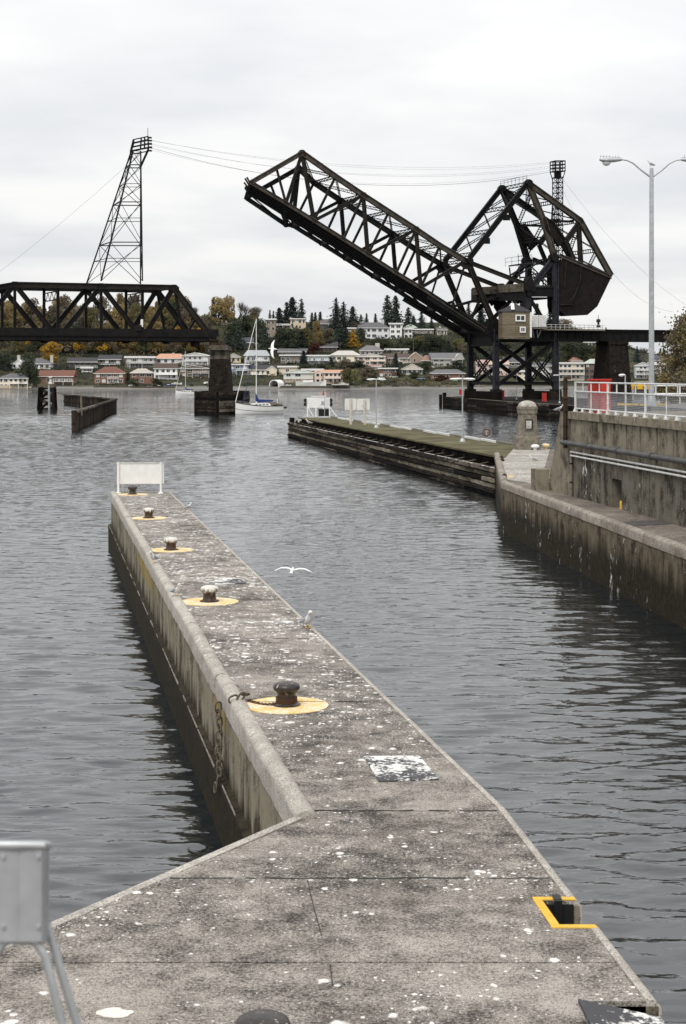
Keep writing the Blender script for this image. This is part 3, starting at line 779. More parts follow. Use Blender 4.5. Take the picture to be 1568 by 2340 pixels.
def gusset(c, r_, par, mat=None, tt=None, asp=1.0):
    b = MB(); pts = []
    for k in range(8):
        a = 2 * math.pi * (k + .5) / 8
        pts.append(Vector(c) + BU * math.cos(a) * r_ * asp + Vector((0, 0, 1)) * math.sin(a) * r_)
    o = BN * .24
    b.loft([[p - o for p in pts], [p + o for p in pts]])
    return fixn(b.build('gusset_plate', mat or M['steel'], par))

# ------------------------------------------------------------------ raised leaf
leaf = thing('bascule_leaf', 'raised black steel truss leaf of the railway bascule bridge', 'bridge', tuple(z1(1600, 1230)))
Uz = [(437, 100), (650, 250), (825, 368), (988, 474), (1160, 585), (1312, 688), (1478, 785)]
Lz = [(335, 420), (512, 530), (700, 648), (855, 746), (1035, 862), (1190, 955), (1385, 1082)]
TIP, HEEL = (112, 288), (1600, 1222)
def z1far(zx, zy):                     # point of the far truss plane seen at that place of the enlargement
    x, y = 533.1 + zx * .36, 313.6 + zy * .36; k = (x - CX) / F; q = P0 + BV
    return at(x, y, (q.y * BU.x - q.x * BU.y) / (BU.x - k * BU.y))
_z1 = z1
FARPT = {TIP: z1far(82, 385), Uz[0]: z1far(415, 196), Lz[0]: z1far(335, 556), (275, 200): z1far(235, 292)}
def z1(zx, zy, tt=0.0):                # the far truss has a clipped nose
    if (zx, zy) in FARPT: return _z1(zx, zy).lerp(FARPT[(zx, zy)], tt)
    return _z1(zx, zy, tt)
for tt in (0.0, 1.0):
    near = tt == 0
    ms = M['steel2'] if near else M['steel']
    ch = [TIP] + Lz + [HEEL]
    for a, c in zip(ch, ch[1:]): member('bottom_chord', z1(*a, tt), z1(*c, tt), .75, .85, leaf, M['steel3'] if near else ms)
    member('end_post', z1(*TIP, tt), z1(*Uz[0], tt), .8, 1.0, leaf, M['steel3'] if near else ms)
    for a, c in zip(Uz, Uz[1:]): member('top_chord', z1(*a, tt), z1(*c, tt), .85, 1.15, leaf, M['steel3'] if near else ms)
    for a, c, w_ in ((0, 0, .62), (0, 1, .8), (1, 1, .45), (2, 2, .45), (2, 3, .8), (3, 3, .45), (4, 4, .45), (4, 5, .8), (5, 5, .45)):
        member('hanger' if w_ < .5 else 'diagonal', z1(*Uz[a], tt), z1(*Lz[c], tt), .5, w_ * 1.05, leaf, ms)
    for a, c in ((1, 2), (3, 4), (5, 6)):
        member('diagonal', z1(*Lz[a], tt), z1(*Uz[c], tt), .5, .7, leaf, ms)
    member('hanger', z1(275, 200, tt), z1(*Lz[0], tt), .4, .45, leaf, ms)
    member('hanger', z1(*Uz[6], tt), z1(*Lz[6], tt), .35, .35, leaf, ms)
    # heel triangle
    h0, h1 = z2(310, 790, tt), z2(490, 1215, tt)
    member('heel_post', h0, h1, .9, 1.15, leaf, ms)
    member('heel_strut', z2(150, 1105, tt), z2(385, 1040, tt), .5, .6, leaf, M['steel'])
    member('heel_brace', z2(385, 1050, tt), z2(330, 1180, tt), .45, .55, leaf, M['steel'])
    member('heel_brace', z2(470, 1180, tt), z2(300, 800, tt) + BU * .8, .5, .5, leaf, M['steel'])
    gusset(z2(300, 790, tt), 1.2, leaf, ms, asp=1.3)
    gusset(z2(480, 1230, tt), 2.0, leaf, M['steel'], asp=1.1)
    for q in Lz: gusset(z1(*q, tt), .62, leaf, ms)
    for q in Uz[::2]: gusset(z1(*q, tt) - Vector((0, 0, .2)), .95, leaf, ms)
    member('heel_girder', z2(20, 1010, tt), z2(480, 1290, tt), .8, 1.6, leaf, M['steel'])
# floor: beams across, stringers, ties
ch = [TIP] + Lz + [HEEL]
for i, q in enumerate(ch):
    a, c = z1(*q, 0.03), z1(*q, .97); dn = (z1(*HEEL) - z1(*TIP)).normalized().cross(BN) 
    if dn.z > 0: dn = -dn
    fixn(MB().beam(a + dn * .10, c + dn * .10, .7, .9, dn).build('floor_beam', M['steel'], leaf))
for i in range(len(ch) - 1):           # intermediate floor beams
    m_ = ((ch[i][0] + ch[i + 1][0]) / 2, (ch[i][1] + ch[i + 1][1]) / 2)
    fixn(MB().beam(z1(*m_, .05) + dn * .1, z1(*m_, .58) + dn * .1, .35, .8, dn).build('floor_beam', M['steel'], leaf))
for tt in (.08, .20, .32, .44, .55):
    fixn(MB().beam(z1(*TIP, tt) + dn * .1, z1(*HEEL, tt) + dn * .1, .6, .8, dn).build('stringer', M['steel'], leaf))
b = MB(); N = 190
for i in range(N):
    f = (i + .5) / N; p = z1(*TIP, .03).lerp(z1(*HEEL, .03), f); q = z1(*TIP, .58).lerp(z1(*HEEL, .58), f)
    b.beam(p - dn * .32, q - dn * .32, .33, .28, dn)
b.build('ties', M['timberblack'], leaf, kind='stuff')
for tt in (.12, .24, .40, .52):
    MB().beam(z1(*TIP, tt) - dn * .55 , z1(*HEEL, tt) - dn * .55, .12, .18, dn).build('rail', M['rust'], leaf)
for tt in (0.05, .2, .36, .5, .6):   # stringer ends that stick out at the tip
    p = z1(*TIP, tt); d = (z1(*TIP) - z1(*HEEL)).normalized()
    MB().beam(p + dn * .1, p + d * random.uniform(1.0, 2.1) + dn * random.uniform(-.9, .2), .35, .3).build('tip_casting', M['rust'], leaf)
# top lateral system between the two trusses
for i, q in enumerate(Uz):
    laced('lateral_strut', z1(*q, 0), z1(*q, 1), .8, dn, leaf, t=.16)
for a, c in zip(Uz, Uz[1:]):
    laced('lateral_brace', z1(*a, 0), z1(*c, 1), .55, dn, leaf, t=.12)
    laced('lateral_brace', z1(*a, 1), z1(*c, 0), .55, dn, leaf, t=.12)
# portal / sway frames
for q, l in ((Uz[0], Lz[0]), (Uz[2], Lz[2]), (Uz[4], Lz[4]), (Uz[6], Lz[6])):
    a = z1(*q, 0).lerp(z1(*l, 0), .22); c = z1(*q, 1).lerp(z1(*l, 1), .22)
    laced('sway_strut', a, c, .7, dn, leaf, t=.15)
    MB().beam(z1(*q, 0), a.lerp(c, .5), .25, .25).build('sway_brace', M['steel'], leaf)
    MB().beam(z1(*q, 1), a.lerp(c, .5), .25, .25).build('sway_brace', M['steel'], leaf)
# lower lateral bars seen in the slots next to the far chord
for a, c in zip(ch, ch[1:]):
    MB().beam(z1(*a, .6) + dn * .2, z1(*c, 1) + dn * .1, .22, .22).build('lower_lateral', M['steel'], leaf)

# ------------------------------------------------------------------ counterweight and its frame
cwt = thing('counterweight_frame', 'tall black counterweight frame with angular concrete block beside the raised leaf', 'counterweight', tuple(z2(930, 745)))
A_, B_, C_, D_ = (735, 212), (1105, 478), (1325, 872), (915, 745)
for tt in (0.0, 1.0):
    ms = M['steel2'] if tt == 0 else M['steel']
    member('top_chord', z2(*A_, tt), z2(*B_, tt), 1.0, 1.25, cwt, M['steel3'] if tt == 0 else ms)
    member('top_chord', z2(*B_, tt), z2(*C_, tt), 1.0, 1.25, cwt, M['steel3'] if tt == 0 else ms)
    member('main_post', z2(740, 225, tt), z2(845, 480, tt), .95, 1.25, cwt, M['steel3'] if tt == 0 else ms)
    member('main_post', z2(845, 480, tt), z2(920, 730, tt), .95, 1.35, cwt, M['steel3'] if tt == 0 else ms)
    member('link', z2(725, 215, tt), z2(312, 748, tt), .75, 1.15, cwt, M['steel'])
    member('strut', z2(1095, 500, tt), z2(1005, 622, tt), .8, 1.15, cwt, ms)
    member('strut', z2(1005, 622, tt), z2(1062, 758, tt), .7, .85, cwt, ms)
    member('strut', z2(1095, 510, tt), z2(1110, 785, tt), .8, .95, cwt, ms)
    member('strut', z2(855, 478, tt), z2(1060, 485, tt), .5, .5, cwt, M['steel'])
    member('strut', z2(870, 490, tt), z2(975, 640, tt), 1.0, 2.6, cwt, M['cw'])
    member('sill', z2(960, 728, tt), z2(1328, 882, tt), .9, .85, cwt, M['steel3'] if tt == 0 else ms)
    gusset(z2(*A_, tt), 1.0, cwt, ms); gusset(z2(*B_, tt), .8, cwt, ms); gusset(z2(*D_, tt), 1.3, cwt, M['steel'])
    gusset(z2(850, 480, tt), .8, cwt, ms)
    MB().tube([z2(*A_, tt) - BN * .9, z2(*A_, tt) + BN * .9], .78, 14).build('pin', M['steel'], cwt, smooth=40)
    MB().tube([z2(312, 765, tt) - BN * .9, z2(312, 765, tt) + BN * .9], .7, 14).build('pin', M['steel'], cwt, smooth=40)
    MB().tube([z2(*D_, tt) - BN * 1.0, z2(*D_, tt) + BN * 1.0], .95, 14).build('trunnion', M['steel'], cwt, smooth=40)
# block: bevelled angular body hung between the frames
ring = [(985, 752), (1325, 884), (1226, 1090), (1155, 1152), (1000, 1160), (945, 1112), (940, 770)]
inn = [(990, 760), (1105, 806), (1100, 905), (1075, 985), (1035, 1075), (955, 1080), (945, 775)]
b = MB()
rg2 = [(x - (20 if i == 2 else 45 if i in (3, 4) else 0), y - (0 if i < 2 or i == 6 else 30)) for i, (x, y) in enumerate(ring)]
b.loft([[z2(*p, -.015) for p in ring], [z2(*p, .16) for p in ring], [z2(*p, .38) for p in rg2]])
fixn(b.build('counterweight_block', M['cw'], cwt))
for (a, c) in (((1105, 810), (1100, 905)), ((1100, 905), (1038, 1072)), ((1078, 970), (1020, 1068)), ((955, 1080), (1040, 1075)), ((1000, 770), (985, 960))):
    MB().beam(z2(*a, -.03), z2(*c, -.03), .22, .34, BN).build('crease_strip', M['steel2'], cwt)  # lighter strips drawing the shading creases of the block's near face
# lattice between near and far frames
for q in ((735, 212), (600, 380), (470, 550), (340, 715)):
    laced('cross_strut', z2(*q, 0), z2(*q, 1), .75, (0, 0, 1), cwt, t=.15)
for a, c in (((725, 225), (600, 380)), ((600, 380), (470, 550)), ((470, 550), (340, 715))):
    laced('cross_brace', z2(*a, 0), z2(*c, 1), .5, (0, 0, 1), cwt, t=.12); laced('cross_brace', z2(*a, 1), z2(*c, 0), .5, (0, 0, 1), cwt, t=.12)
for q in ((665, 440), (520, 610)):
    p = z2(*q, .45); MB().box(tuple(p), (1.6, 1.0, 1.3)).build('inspection_box', M['steel'], cwt)
for q in (B_, (920, 345), (1225, 690), (850, 480), (880, 600)):
    laced('cross_strut', z2(*q, 0), z2(*q, 1), .8, (0, 0, 1), cwt, t=.16, bars=True)
for a, c in ((A_, (920, 345)), ((920, 345), B_), (B_, (1225, 690)), ((1225, 690), C_), ((760, 270), (850, 480)), ((850, 480), (915, 700))):
    laced('cross_brace', z2(*a, 0), z2(*c, 1), .8, BU, cwt, t=.16, bars=True)
    laced('cross_brace', z2(*a, 1), z2(*c, 0), .5, BU, cwt, t=.12)
# handrail on the top
b = MB(); 
for i in range(8):
    p = z2(725, 195, i / 7); b.beam(p, p + Vector((0, 0, 1.2)), .08)
b.beam(z2(725, 195, 0) + Vector((0, 0, 1.2)), z2(725, 195, 1) + Vector((0, 0, 1.2)), .08); b.beam(z2(725, 195, 0) + Vector((0, 0, .7)), z2(725, 195, 1) + Vector((0, 0, .7)), .06)
b.build('handrail', M['steel'], cwt)

# ------------------------------------------------------------------ tower that carries it
tw = thing('bridge_tower', 'dark steel trestle tower with crossed bracing under the counterweight', 'bridge tower', tuple(bp(1200, 890)))
def z4(zx, zy, tt=0.0): return bp(1003.5 + zx * .36, 627.2 + zy * .36, tt)
yb = 890
for tt in (0.0, 1.0):
    for x in (1133.5, 1269.5):
        top = 600 if x > 1200 else 752
        a, c = bp(x, yb, tt), bp(x, top, tt)
        member('column', a, c, .9, 1.35, tw, M['steelblue'])
        MB().box(tuple(bp(x, 893, tt)), (2.0, 2.0, .7), R(20)).build('column_foot', M['steel'], tw)
    member('girder', bp(1120, 768, tt), bp(1285, 768, tt), .8, 2.4, tw)
    member('bottom_strut', bp(1133, 876, tt), bp(1269, 876, tt), .5, .7, tw)
    for a, c in (((1137, 784), (1265, 880)), ((1265, 784), (1137, 880))):
        member('brace', bp(*a, tt), bp(*c, tt), .6, .85, tw)
    member('trunnion_post', z2(905, 760, tt), z2(765, 945, tt), .8, 1.15, tw, M['steelblue'] if tt == 0 else M['steel'])
    member('trunnion_post', z2(765, 945, tt), z2(650, 1060, tt), .8, 1.1, tw)
    member('machinery_girder', z2(640, 985, tt), z2(925, 985, tt), .7, 2.3, tw)
    member('knee_brace', z2(745, 1035, tt), z2(830, 1165, tt), .6, .75, tw)
    member('heel_support', z2(610, 1050, tt), z2(480, 1180, tt), .6, .8, tw)
    member('operating_strut', z2(318, 778, tt), z2(725, 935, tt), .6, .95, tw, M['steel2'])
    MB().tube([z2(725, 945, tt) - BN * .8, z2(725, 945, tt) + BN * .8], 1.2, 16).build('pinion', M['steel'], tw, smooth=40)
    gusset(z2(715, 1060, tt), 2.0, tw, M['steelblue'] if tt == 0 else M['steel'], asp=.7)
for x in (1133.5, 1269.5):             # bracing across, near to far
    for a, c in (((0, 800), (1, 878)), ((1, 800), (0, 878))):
        laced('cross_brace', bp(x, a[1], a[0]), bp(x, c[1], c[0]), .8, (0, 0, 1), tw, t=.22)
    member('cross_girder', bp(x, 775, 0), bp(x, 775, 1), .8, 3.0, tw)
    MB().beam(bp(x, 876, 0), bp(x, 876, 1), .5, .6).build('cross_strut', M['steel'], tw)
for y in (985, 760, 860): laced('cross_brace', z2(925, y, 0), z2(925, y, 1), 1.0, (0, 0, 1), tw, t=.18)
laced('cross_brace', z2(920, 770, 0), z2(925, 985, 1), .9, (0, 0, 1), tw, t=.18); laced('cross_brace', z2(920, 770, 1), z2(925, 985, 0), .9, (0, 0, 1), tw, t=.18)
# pier walls between column feet and the fender deck
for x in (1133.5, 1269.5):
    a, c = bp(x, 893, -.08), bp(x, 893, 1.08)
    MB().beam((a.x, a.y, 2.2), (c.x, c.y, 2.2), 2.2, 4.4).build('base_wall', M['timberblack'], tw)
# machinery house: box with sloped pale shroud, platforms, rails
for tt in (0.0, 1.0):
    p = [z2(528, 945, tt - .12), z2(690, 955, tt - .12), z2(690, 955, tt + .1), z2(528, 945, tt + .1)]
    q = [v + Vector((0, 0, 0)) for v in p]
    b = MB(); lo = [v - Vector((0, 0, 3.2)) for v in p]; b.hexa(lo + p); fixn(b.build('machinery_housing', M['steel'], tw))
    b = MB(); s0, s1 = z2(525, 938, tt - .15), z2(672, 930, tt - .15)
    b.hexa([s0 - Vector((0, 0, 1.75)), s1 - Vector((0, 0, 1.75)), s1 + BV * .2 - Vector((0, 0, 1.75)), s0 + BV * .2 - Vector((0, 0, 1.75)), s0, s1, s1 + BV * .2, s0 + BV * .2])
    fixn(b.build('machinery_shroud', M['bridgepier2'], tw))
MB().beam(z2(800, 955, .4), z2(925, 955, .4), 6.0, 1.2).build('engine_room_panel', plain('pale_green_panel', (0.16, 0.19, 0.16), 0.7, 0.3, 0.5), tw)
MB().beam(z2(520, 1030, .5), z2(925, 1030, .5), 11, .35).build('machinery_floor', M['steel'], tw)
def rail(pts, par, h=1.1, n=6, t=.07, mat=None, name='handrail'):
    b = MB()
    for p, q in zip(pts, pts[1:]):
        p, q = Vector(p), Vector(q)
        for i in range(n + 1):
            c = p.lerp(q, i / n); b.beam(c, c + Vector((0, 0, h)), t)
        for hh in (h, h * .52): b.beam(p + Vector((0, 0, hh)), q + Vector((0, 0, hh)), t)
    return b.build(name, mat or M['steel'], par)
rail([z2(665, 795, 0), z2(760, 785, 0), z2(760, 785, 1)], tw, 2.0, 4)
rail([z2(478, 1022, 0), z2(520, 1022, 0)], tw, 1.6, 3)
MB().beam(z2(475, 1024, .05), z2(525, 1024, .05), 1.4, .2).build('platform', M['steel'], tw)
MB().beam(z2(660, 797, .03), z2(770, 787, .03), 1.6, .2).build('platform', M['steel'], tw)
MB().tube([z2(665, 795, 0), z2(662, 715, 0)], .06, 6).build('whip_aerial', M['steel'], tw)
for a, c in (((690, 870), (850, 770)), ((700, 790), (860, 765)), ((705, 800), (715, 890)), ((840, 870), (905, 870)), ((820, 890), (820, 950)), ((850, 890), (850, 950)), ((880, 890), (880, 950)), ((720, 880), (760, 880))):
    for tt in (.2, .55): MB().beam(z2(*a, tt), z2(*c, tt), .3, .35).build('machinery_link', M['steelblue'], tw)
for x, y in ((742, 905), (760, 965), (735, 1000), (690, 1005)):
    MB().tube([z2(x, y, -.05), z2(x, y, .12)], .7, 12).build('gear', M['steel'], tw, smooth=40)

# ------------------------------------------------------------------ operator cabin
oc = thing('operator_cabin', 'small tan boarded operator cabin with white window frames on the bridge tower', 'cabin', tuple(bp(1170, 774, -.35)))
def cp(x, y, d=0.0): return bp(x - 14, y, -.34 + d)
z0, ze = cp(1170, 772).z, cp(1170, 714).z
fl_ = [cp(1142, 772), cp(1163, 772, -.10), cp(1198, 772, -.10), cp(1200, 772, .22), cp(1146, 772, .22)]
plan = [(p.x, p.y) for p in fl_]
board = [NT('cabin_boards')]; t = board[0]; v = t.pos((1, 1, 6)); oi = t.n('ShaderNodeObjectInfo').outputs['Random']
t.col(t.ramp(t.math('ADD', t.math('MULTIPLY', t.noise(v, .7, 4), .75), t.math('MULTIPLY', oi, .3)), (.35, (0.125, 0.098, 0.062)), (.7, (0.215, 0.178, 0.125)))); t.set(.85, spec=.2)
nb = 13
for i in range(nb):
    a, c = z0 + (ze - z0) * i / nb, z0 + (ze - z0) * (i + .93) / nb
    gx = sum(p[0] for p in plan) / 5; gy = sum(p[1] for p in plan) / 5
    k0 = 1.006
    fixn(MB().poly([(gx + (x - gx) * k0, gy + (y - gy) * k0) for x, y in plan], a, c).build('board_course', t.m, oc))
MB().poly([(gx + (x - gx) * .985, gy + (y - gy) * .985) for x, y in plan], z0 + .01, ze - .01).build('cabin_core', M['timber'], oc)
b = MB(); apx = cp(1173, 696, .06); ring = [(gx + (x - gx) * 1.09, gy + (y - gy) * 1.09) for x, y in plan]
b.loft([[Vector((x, y, ze - .1)) for x, y in ring], [Vector((x, y, ze + .12)) for x, y in ring], [apx + (Vector((x, y, apx.z)) - apx) * .10 for x, y in ring]])
fixn(b.build('roof', plain('dark_shingle', (0.055, 0.052, 0.055), .85, .3, 2), oc))
MB().poly([(gx + (x - gx) * 1.02, gy + (y - gy) * 1.02) for x, y in plan], z0 - .35, z0 - .02).build('cabin_floor', M['timberpale'], oc)
def cwin(x0, x1, y0, y1, mull):
    a, c = cp(x0, y1, -.115), cp(x1, y0, -.115); d = (cp(1198, 772) - cp(1163, 772)); d.z = 0; d.normalize(); nrm = Vector((d.y, -d.x, 0)); 
    if nrm.y > 0: nrm = -nrm
    wdt = (c - a).dot(d); cc = a + d * wdt / 2; cc.z = (a.z + c.z) / 2; ht = c.z - a.z; ang = math.atan2(d.y, d.x)
    f = .28
    win = MB()
    for (ox, oz, sx, sz) in ((0, ht / 2 - f / 2, wdt, f), (0, -ht / 2 + f / 2, wdt, f), (-wdt / 2 + f / 2, 0, f, ht - 2 * f - .004), (wdt / 2 - f / 2, 0, f, ht - 2 * f - .004)) + (((0, 0, .2, ht - 2 * f - .008),) if mull else ((0, 0, .1, ht - 2 * f - .008),)):
        q = cc + d * ox; win.box((q.x, q.y, cc.z + oz), (sx, .22, sz), ang)
    wo_ = win.build('window', M['white'], oc)
    q = cc - nrm * .02; MB().box((q.x, q.y, cc.z), (wdt - 2 * f, .06, ht - 2 * f), ang).build('pane', M['glass'], wo_)
cwin(1164, 1186.5, 721, 736, True); cwin(1174, 1187, 748, 761.5, False)
p = cp(1199.4, 743, -.1); MB().box((p.x, p.y, (z0 + ze) / 2), (.45, .3, ze - z0 - .05), R(20)).build('corner_board', M['white'], oc)
b = MB(); a = cp(1158, 713, -.12); c = apx + Vector((-.6, -.4, 0)); b.beam(a + Vector((0, 0, .35)), a.lerp(c, .85) + Vector((0, 0, .35)), .75, .1); b.build('roof_panel', M['white'], oc)
for i, (x0, x1) in enumerate(((1202.5, 1221.5), (1222.8, 1240))):
    a, c = bp(x0 - 8, 748, -.2), bp(x1 - 8, 721.5, -.2)
    o = MB().box(((a.x + c.x) / 2, (a.y + c.y) / 2, (a.z + c.z) / 2), ((c - a).to_2d().length, 1.6, c.z - a.z), R(20)).build('equipment_cabinet', M['white'] if i == 0 else M['whitedull'],
        label=['bright white equipment cabinet right beside the operator cabin', 'greyer white equipment cabinet to the right of the bright one by the operator cabin'][i], cat='cabinet')
    dd = (c - a); dd.z = 0; dd.normalize(); nrm = Vector((dd.y, -dd.x, 0)); m_ = (a + c) / 2 + nrm * .82
    MB().box(tuple(m_), ((c - a).to_2d().length * .84, .04, (c.z - a.z) * .86), R(20.3)).build('door', M['whitedull'], o)

# ------------------------------------------------------------------ girder span on the right, its walkway and pier
gs = thing('girder_span', 'black plate girder railway span running off to the right', 'bridge', tuple(bp(1400, 790)))
zt_, zb_ = bp(1400, 756).z, bp(1400, 780).z
for tt in (0.0, .6):
    a, c = bp(1232, 770, tt), bp(1690, 770, tt)
    a.z = c.z = (zt_ + zb_) / 2
    member('girder', a, c, .7, zt_ - zb_, gs)
    n = 26
    b = MB()
    for i in range(n):
        p = a.lerp(c, (i + .5) / n) - BN * .36; b.beam(p - Vector((0, 0, (zt_ - zb_) * .42)), p + Vector((0, 0, (zt_ - zb_) * .42)), .12, .16)
    b.build('stiffeners', M['steel'], gs)
a, c = bp(1232, 755, .3), bp(1690, 755, .3); a.z = c.z = zt_ + .16
MB().beam(a, c, 8.5, .30).build('deck', M['timberblack'], gs)
wk = thing('bridge_walkway', 'pale walkway with thin railing along the girder span', 'walkway', tuple(bp(1300, 752, -.1)))
a, c = bp(1228, 753.5, -.12), bp(1372, 753.5, -.12); c.z = a.z
MB().beam(a, c, 1.5, .28).build('walkway_deck', M['stone'], wk)
rail([a - BN * .6, c - BN * .6], wk, 1.15, 14, .07, M['whitedull'])
rail([a + BN * .6, c + BN * .6], wk, 1.15, 14, .07, M['steelblue'])
for x in (1206, 1215, 1224):
    MB().beam(bp(x, 755, -.2), bp(x + (5 if x < 1220 else -4), 772, -.14), .16, .16).build('bracket', M['galv'], wk)
MB().beam(bp(1200, 751, -.2), bp(1232, 751, -.2), 1.6, .2).build('landing', M['stone'], wk)
p = bp(1361, 746, -.1); o = thing('signal_lamp', 'small dark signal lamp at the right end of the bridge walkway', 'signal', tuple(p))
MB().lathe(p, [(.5, -.2), (.5, .1), (.25, .3), (.25, .9), (.5, 1.0), (.5, 1.5), (.2, 1.7)], 8).build('lamp_body', M['steelblue'], o, smooth=40)
MB().tube([p + Vector((0, 0, 1.6)), p + Vector((0, 0, 2.6))], .06, 5).build('aerial', M['steelblue'], o)
rp_ = thing('bridge_pier', 'tapering dark concrete pier under the right girder span', 'bridge pier', tuple(bp(1415, 890, .3)))
top = [bp(1389, 781, -.05), bp(1431, 781, -.05), bp(1446, 781, .62), bp(1404, 781, .62)]
bot = [bp(1379, 890, -.22), bp(1434, 890, -.22), bp(1453, 890, .78), bp(1398, 890, .78)]
for q in bot: q.z = -2
for q in top: q.z = zb_ - .05
fixn(MB().hexa(bot + top).build('pier_shaft', M['bridgepier'], rp_))
cc_ = sum(top, Vector()) / 4
fixn(MB().hexa([cc_ + (q - cc_) * 1.07 - Vector((0, 0, .7)) for q in top] + [cc_ + (q - cc_) * 1.07 + Vector((0, 0, .02)) for q in top]).build('pier_cap', M['bridgepier'], rp_))

# ------------------------------------------------------------------ fixed truss span on the left
ts = thing('truss_span', 'fixed black steel through truss span at the left', 'bridge', tuple(bp(300, 790)))
ZB, ZTt = 15.75, 26.45
def lp(zx, top, tt=0.0, z=None):
    p = z3(zx, 1250, tt); p.z = z if z is not None else (ZTt if top else ZB); return p
for tt in (0.0, 1.0):
    ms = M['steel']
    # chord and deck girder
    tops = [(100, 1), (390, 1), (680, 1), (958, 1), (1168, 1)]
    for a, c in zip(tops, tops[1:]): member('top_chord', lp(a[0], 1, tt), lp(c[0], 1, tt), .8, 1.15, ts, M['steel2'] if tt == 0 else ms)
    member('top_chord', lp(-190, 1, tt, ZTt - 1.6), lp(100, 1, tt), .8, 1.15, ts, ms)
    member('top_chord', lp(-480, 1, tt, ZTt - 3.6), lp(-190, 1, tt, ZTt - 1.6), .8, 1.15, ts, ms)
    bots = [-480, -190, 100, 390, 680, 958, 1235, 1430]
    for a, c in zip(bots, bots[1:]): member('bottom_chord', lp(a, 0, tt), lp(c, 0, tt), .8, 1.0, ts, ms)
    for x in (100, 390, 680, 958): member('post', lp(x, 1, tt), lp(x, 0, tt), .45, .55, ts, ms)
    for a, c in ((100, 390), (680, 390), (680, 958), (1168, 958), (100, -190)): member('diagonal', lp(a, 1, tt), lp(c, 0, tt), .6, .95, ts, ms)
    member('hanger', lp(1172, 1, tt), lp(1235, 0, tt), .45, .5, ts, ms)
    member('end_post', lp(1168, 1, tt), lp(1432, 0, tt, ZB - .2), .8, 1.15, ts, M['steel2'] if tt == 0 else ms)
    m_ = lp(1168, 1, tt).lerp(lp(1432, 0, tt), .58)
    member('sub_strut', m_, lp(1235, 0, tt), .4, .5, ts, ms)
    for x in (390, 958, 1235): gusset(lp(x, 0, tt), .95, ts, ms, asp=1.3)
    for x in (680, 1168, 100): gusset(lp(x, 1, tt) - Vector((0, 0, .3)), 1.0, ts, ms, asp=1.2)
    member('shoe', lp(1405, 0, tt, ZB - .8), lp(1465, 0, tt, ZB - .8), 1.2, 1.3, ts, M['rust'])
for x in (-190, 100, 390, 680, 958, 1235, 1430):
    a, c = lp(x, 0, 0), lp(x, 0, 1); a.z = c.z = ZB + .4
    MB().beam(a, c, .5, 2.0).build('floor_beam', M['steel'], ts)
for tt in (.12, .28, .42, .58, .72, .88):
    a, c = lp(-480, 0, tt), lp(1465, 0, tt); a.z = c.z = ZB + .9
    MB().beam(a, c, .4, 1.5).build('stringer', M['steel'], ts)
a, c = lp(-480, 0, .5), lp(1466, 0, .5); a.z = c.z = ZB + 1.6
MB().beam(a, c, 10.2, .4).build('deck', M['timberblack'], ts)
for tt in (-.02, 1.02):
    a, c = lp(-480, 0, tt), lp(1466, 0, tt); a.z = c.z = ZB + 1.25
    MB().beam(a, c, .35, 1.5).build('deck_girder', M['steel'], ts)
for x in (390, 680, 958):
    laced('sway_frame', lp(x, 1, 0) - Vector((0, 0, 2.0)), lp(x, 1, 1) - Vector((0, 0, 2.0)), 1.7, (0, 0, 1), ts, 7, .16)
tj = [-190, 100, 390, 680, 958, 1168]
for a, c in zip(tj, tj[1:]):
    MB().beam(lp(a, 1, 0), lp(c, 1, 1), .3, .3).build('top_lateral', M['steel'], ts); MB().beam(lp(a, 1, 1), lp(c, 1, 0), .3, .3).build('top_lateral', M['steel'], ts)
    MB().beam(lp(c, 1, 0), lp(c, 1, 1), .5, .6).build('top_strut', M['steel'], ts)
p = lp(950, 0, -.04, 18.9); MB().box(tuple(p), (.5, .4, 1.6)).build('white_signal_box', M['white'], ts)
p = lp(925, 0, -.02, 17.9); MB().box(tuple(p), (1.6, .9, 1.2)).build('equipment_box', M['steel'], ts)

# left pier: stone shaft on a timbered crib
lpier = thing('bridge_pier', 'tall dark stone bridge pier standing on a timber crib beside the sailboat', 'bridge pier', tuple(bp(498, 950, .5)))
def col4(x0, x1, ya, yb, z):
    q = [at(x0, 900, ya), at(x1, 900, ya), at(x1, 900, ya) + Vector((-.5, yb - ya, 0)), at(x0, 900, ya) + Vector((-.5, yb - ya, 0))]
    for v_ in q: v_.z = z
    return q
nC = 10; zA, zB2 = 4.2, ZB - 2.4
fx = lambda f: (476 + 5 * f, 523 - 6 * f, 339.5 + 1.0 * f, 361 - 1.0 * f)
for i in range(nC):
    f0, f1 = i / nC, (i + .985) / nC
    A0, A1 = fx(f0), fx(f1)
    fixn(MB().hexa(col4(*A0, zA + (zB2 - zA) * f0) + col4(*A1, zA + (zB2 - zA) * f1)).build('stone_course', M['bridgepier'] if i < nC - 2 else M['bridgepier2'], lpier))
fixn(MB().hexa(col4(478.5, 520, 339.5, 361, zB2) + col4(478.5, 520, 339.5, 361, zB2 + 1.0)).build('pier_cap', M['bridgepier2'], lpier))
for x0, x1, ya, yb_ in ((483, 497, 341, 345), (503, 517, 341, 345), (484, 515, 352, 357)):
    fixn(MB().hexa(col4(x0, x1, ya, yb_, zB2 + 1.0) + col4(x0 + 2, x1 - 2, ya, yb_, ZB - .85)).build('bearing', M['rust'], lpier))
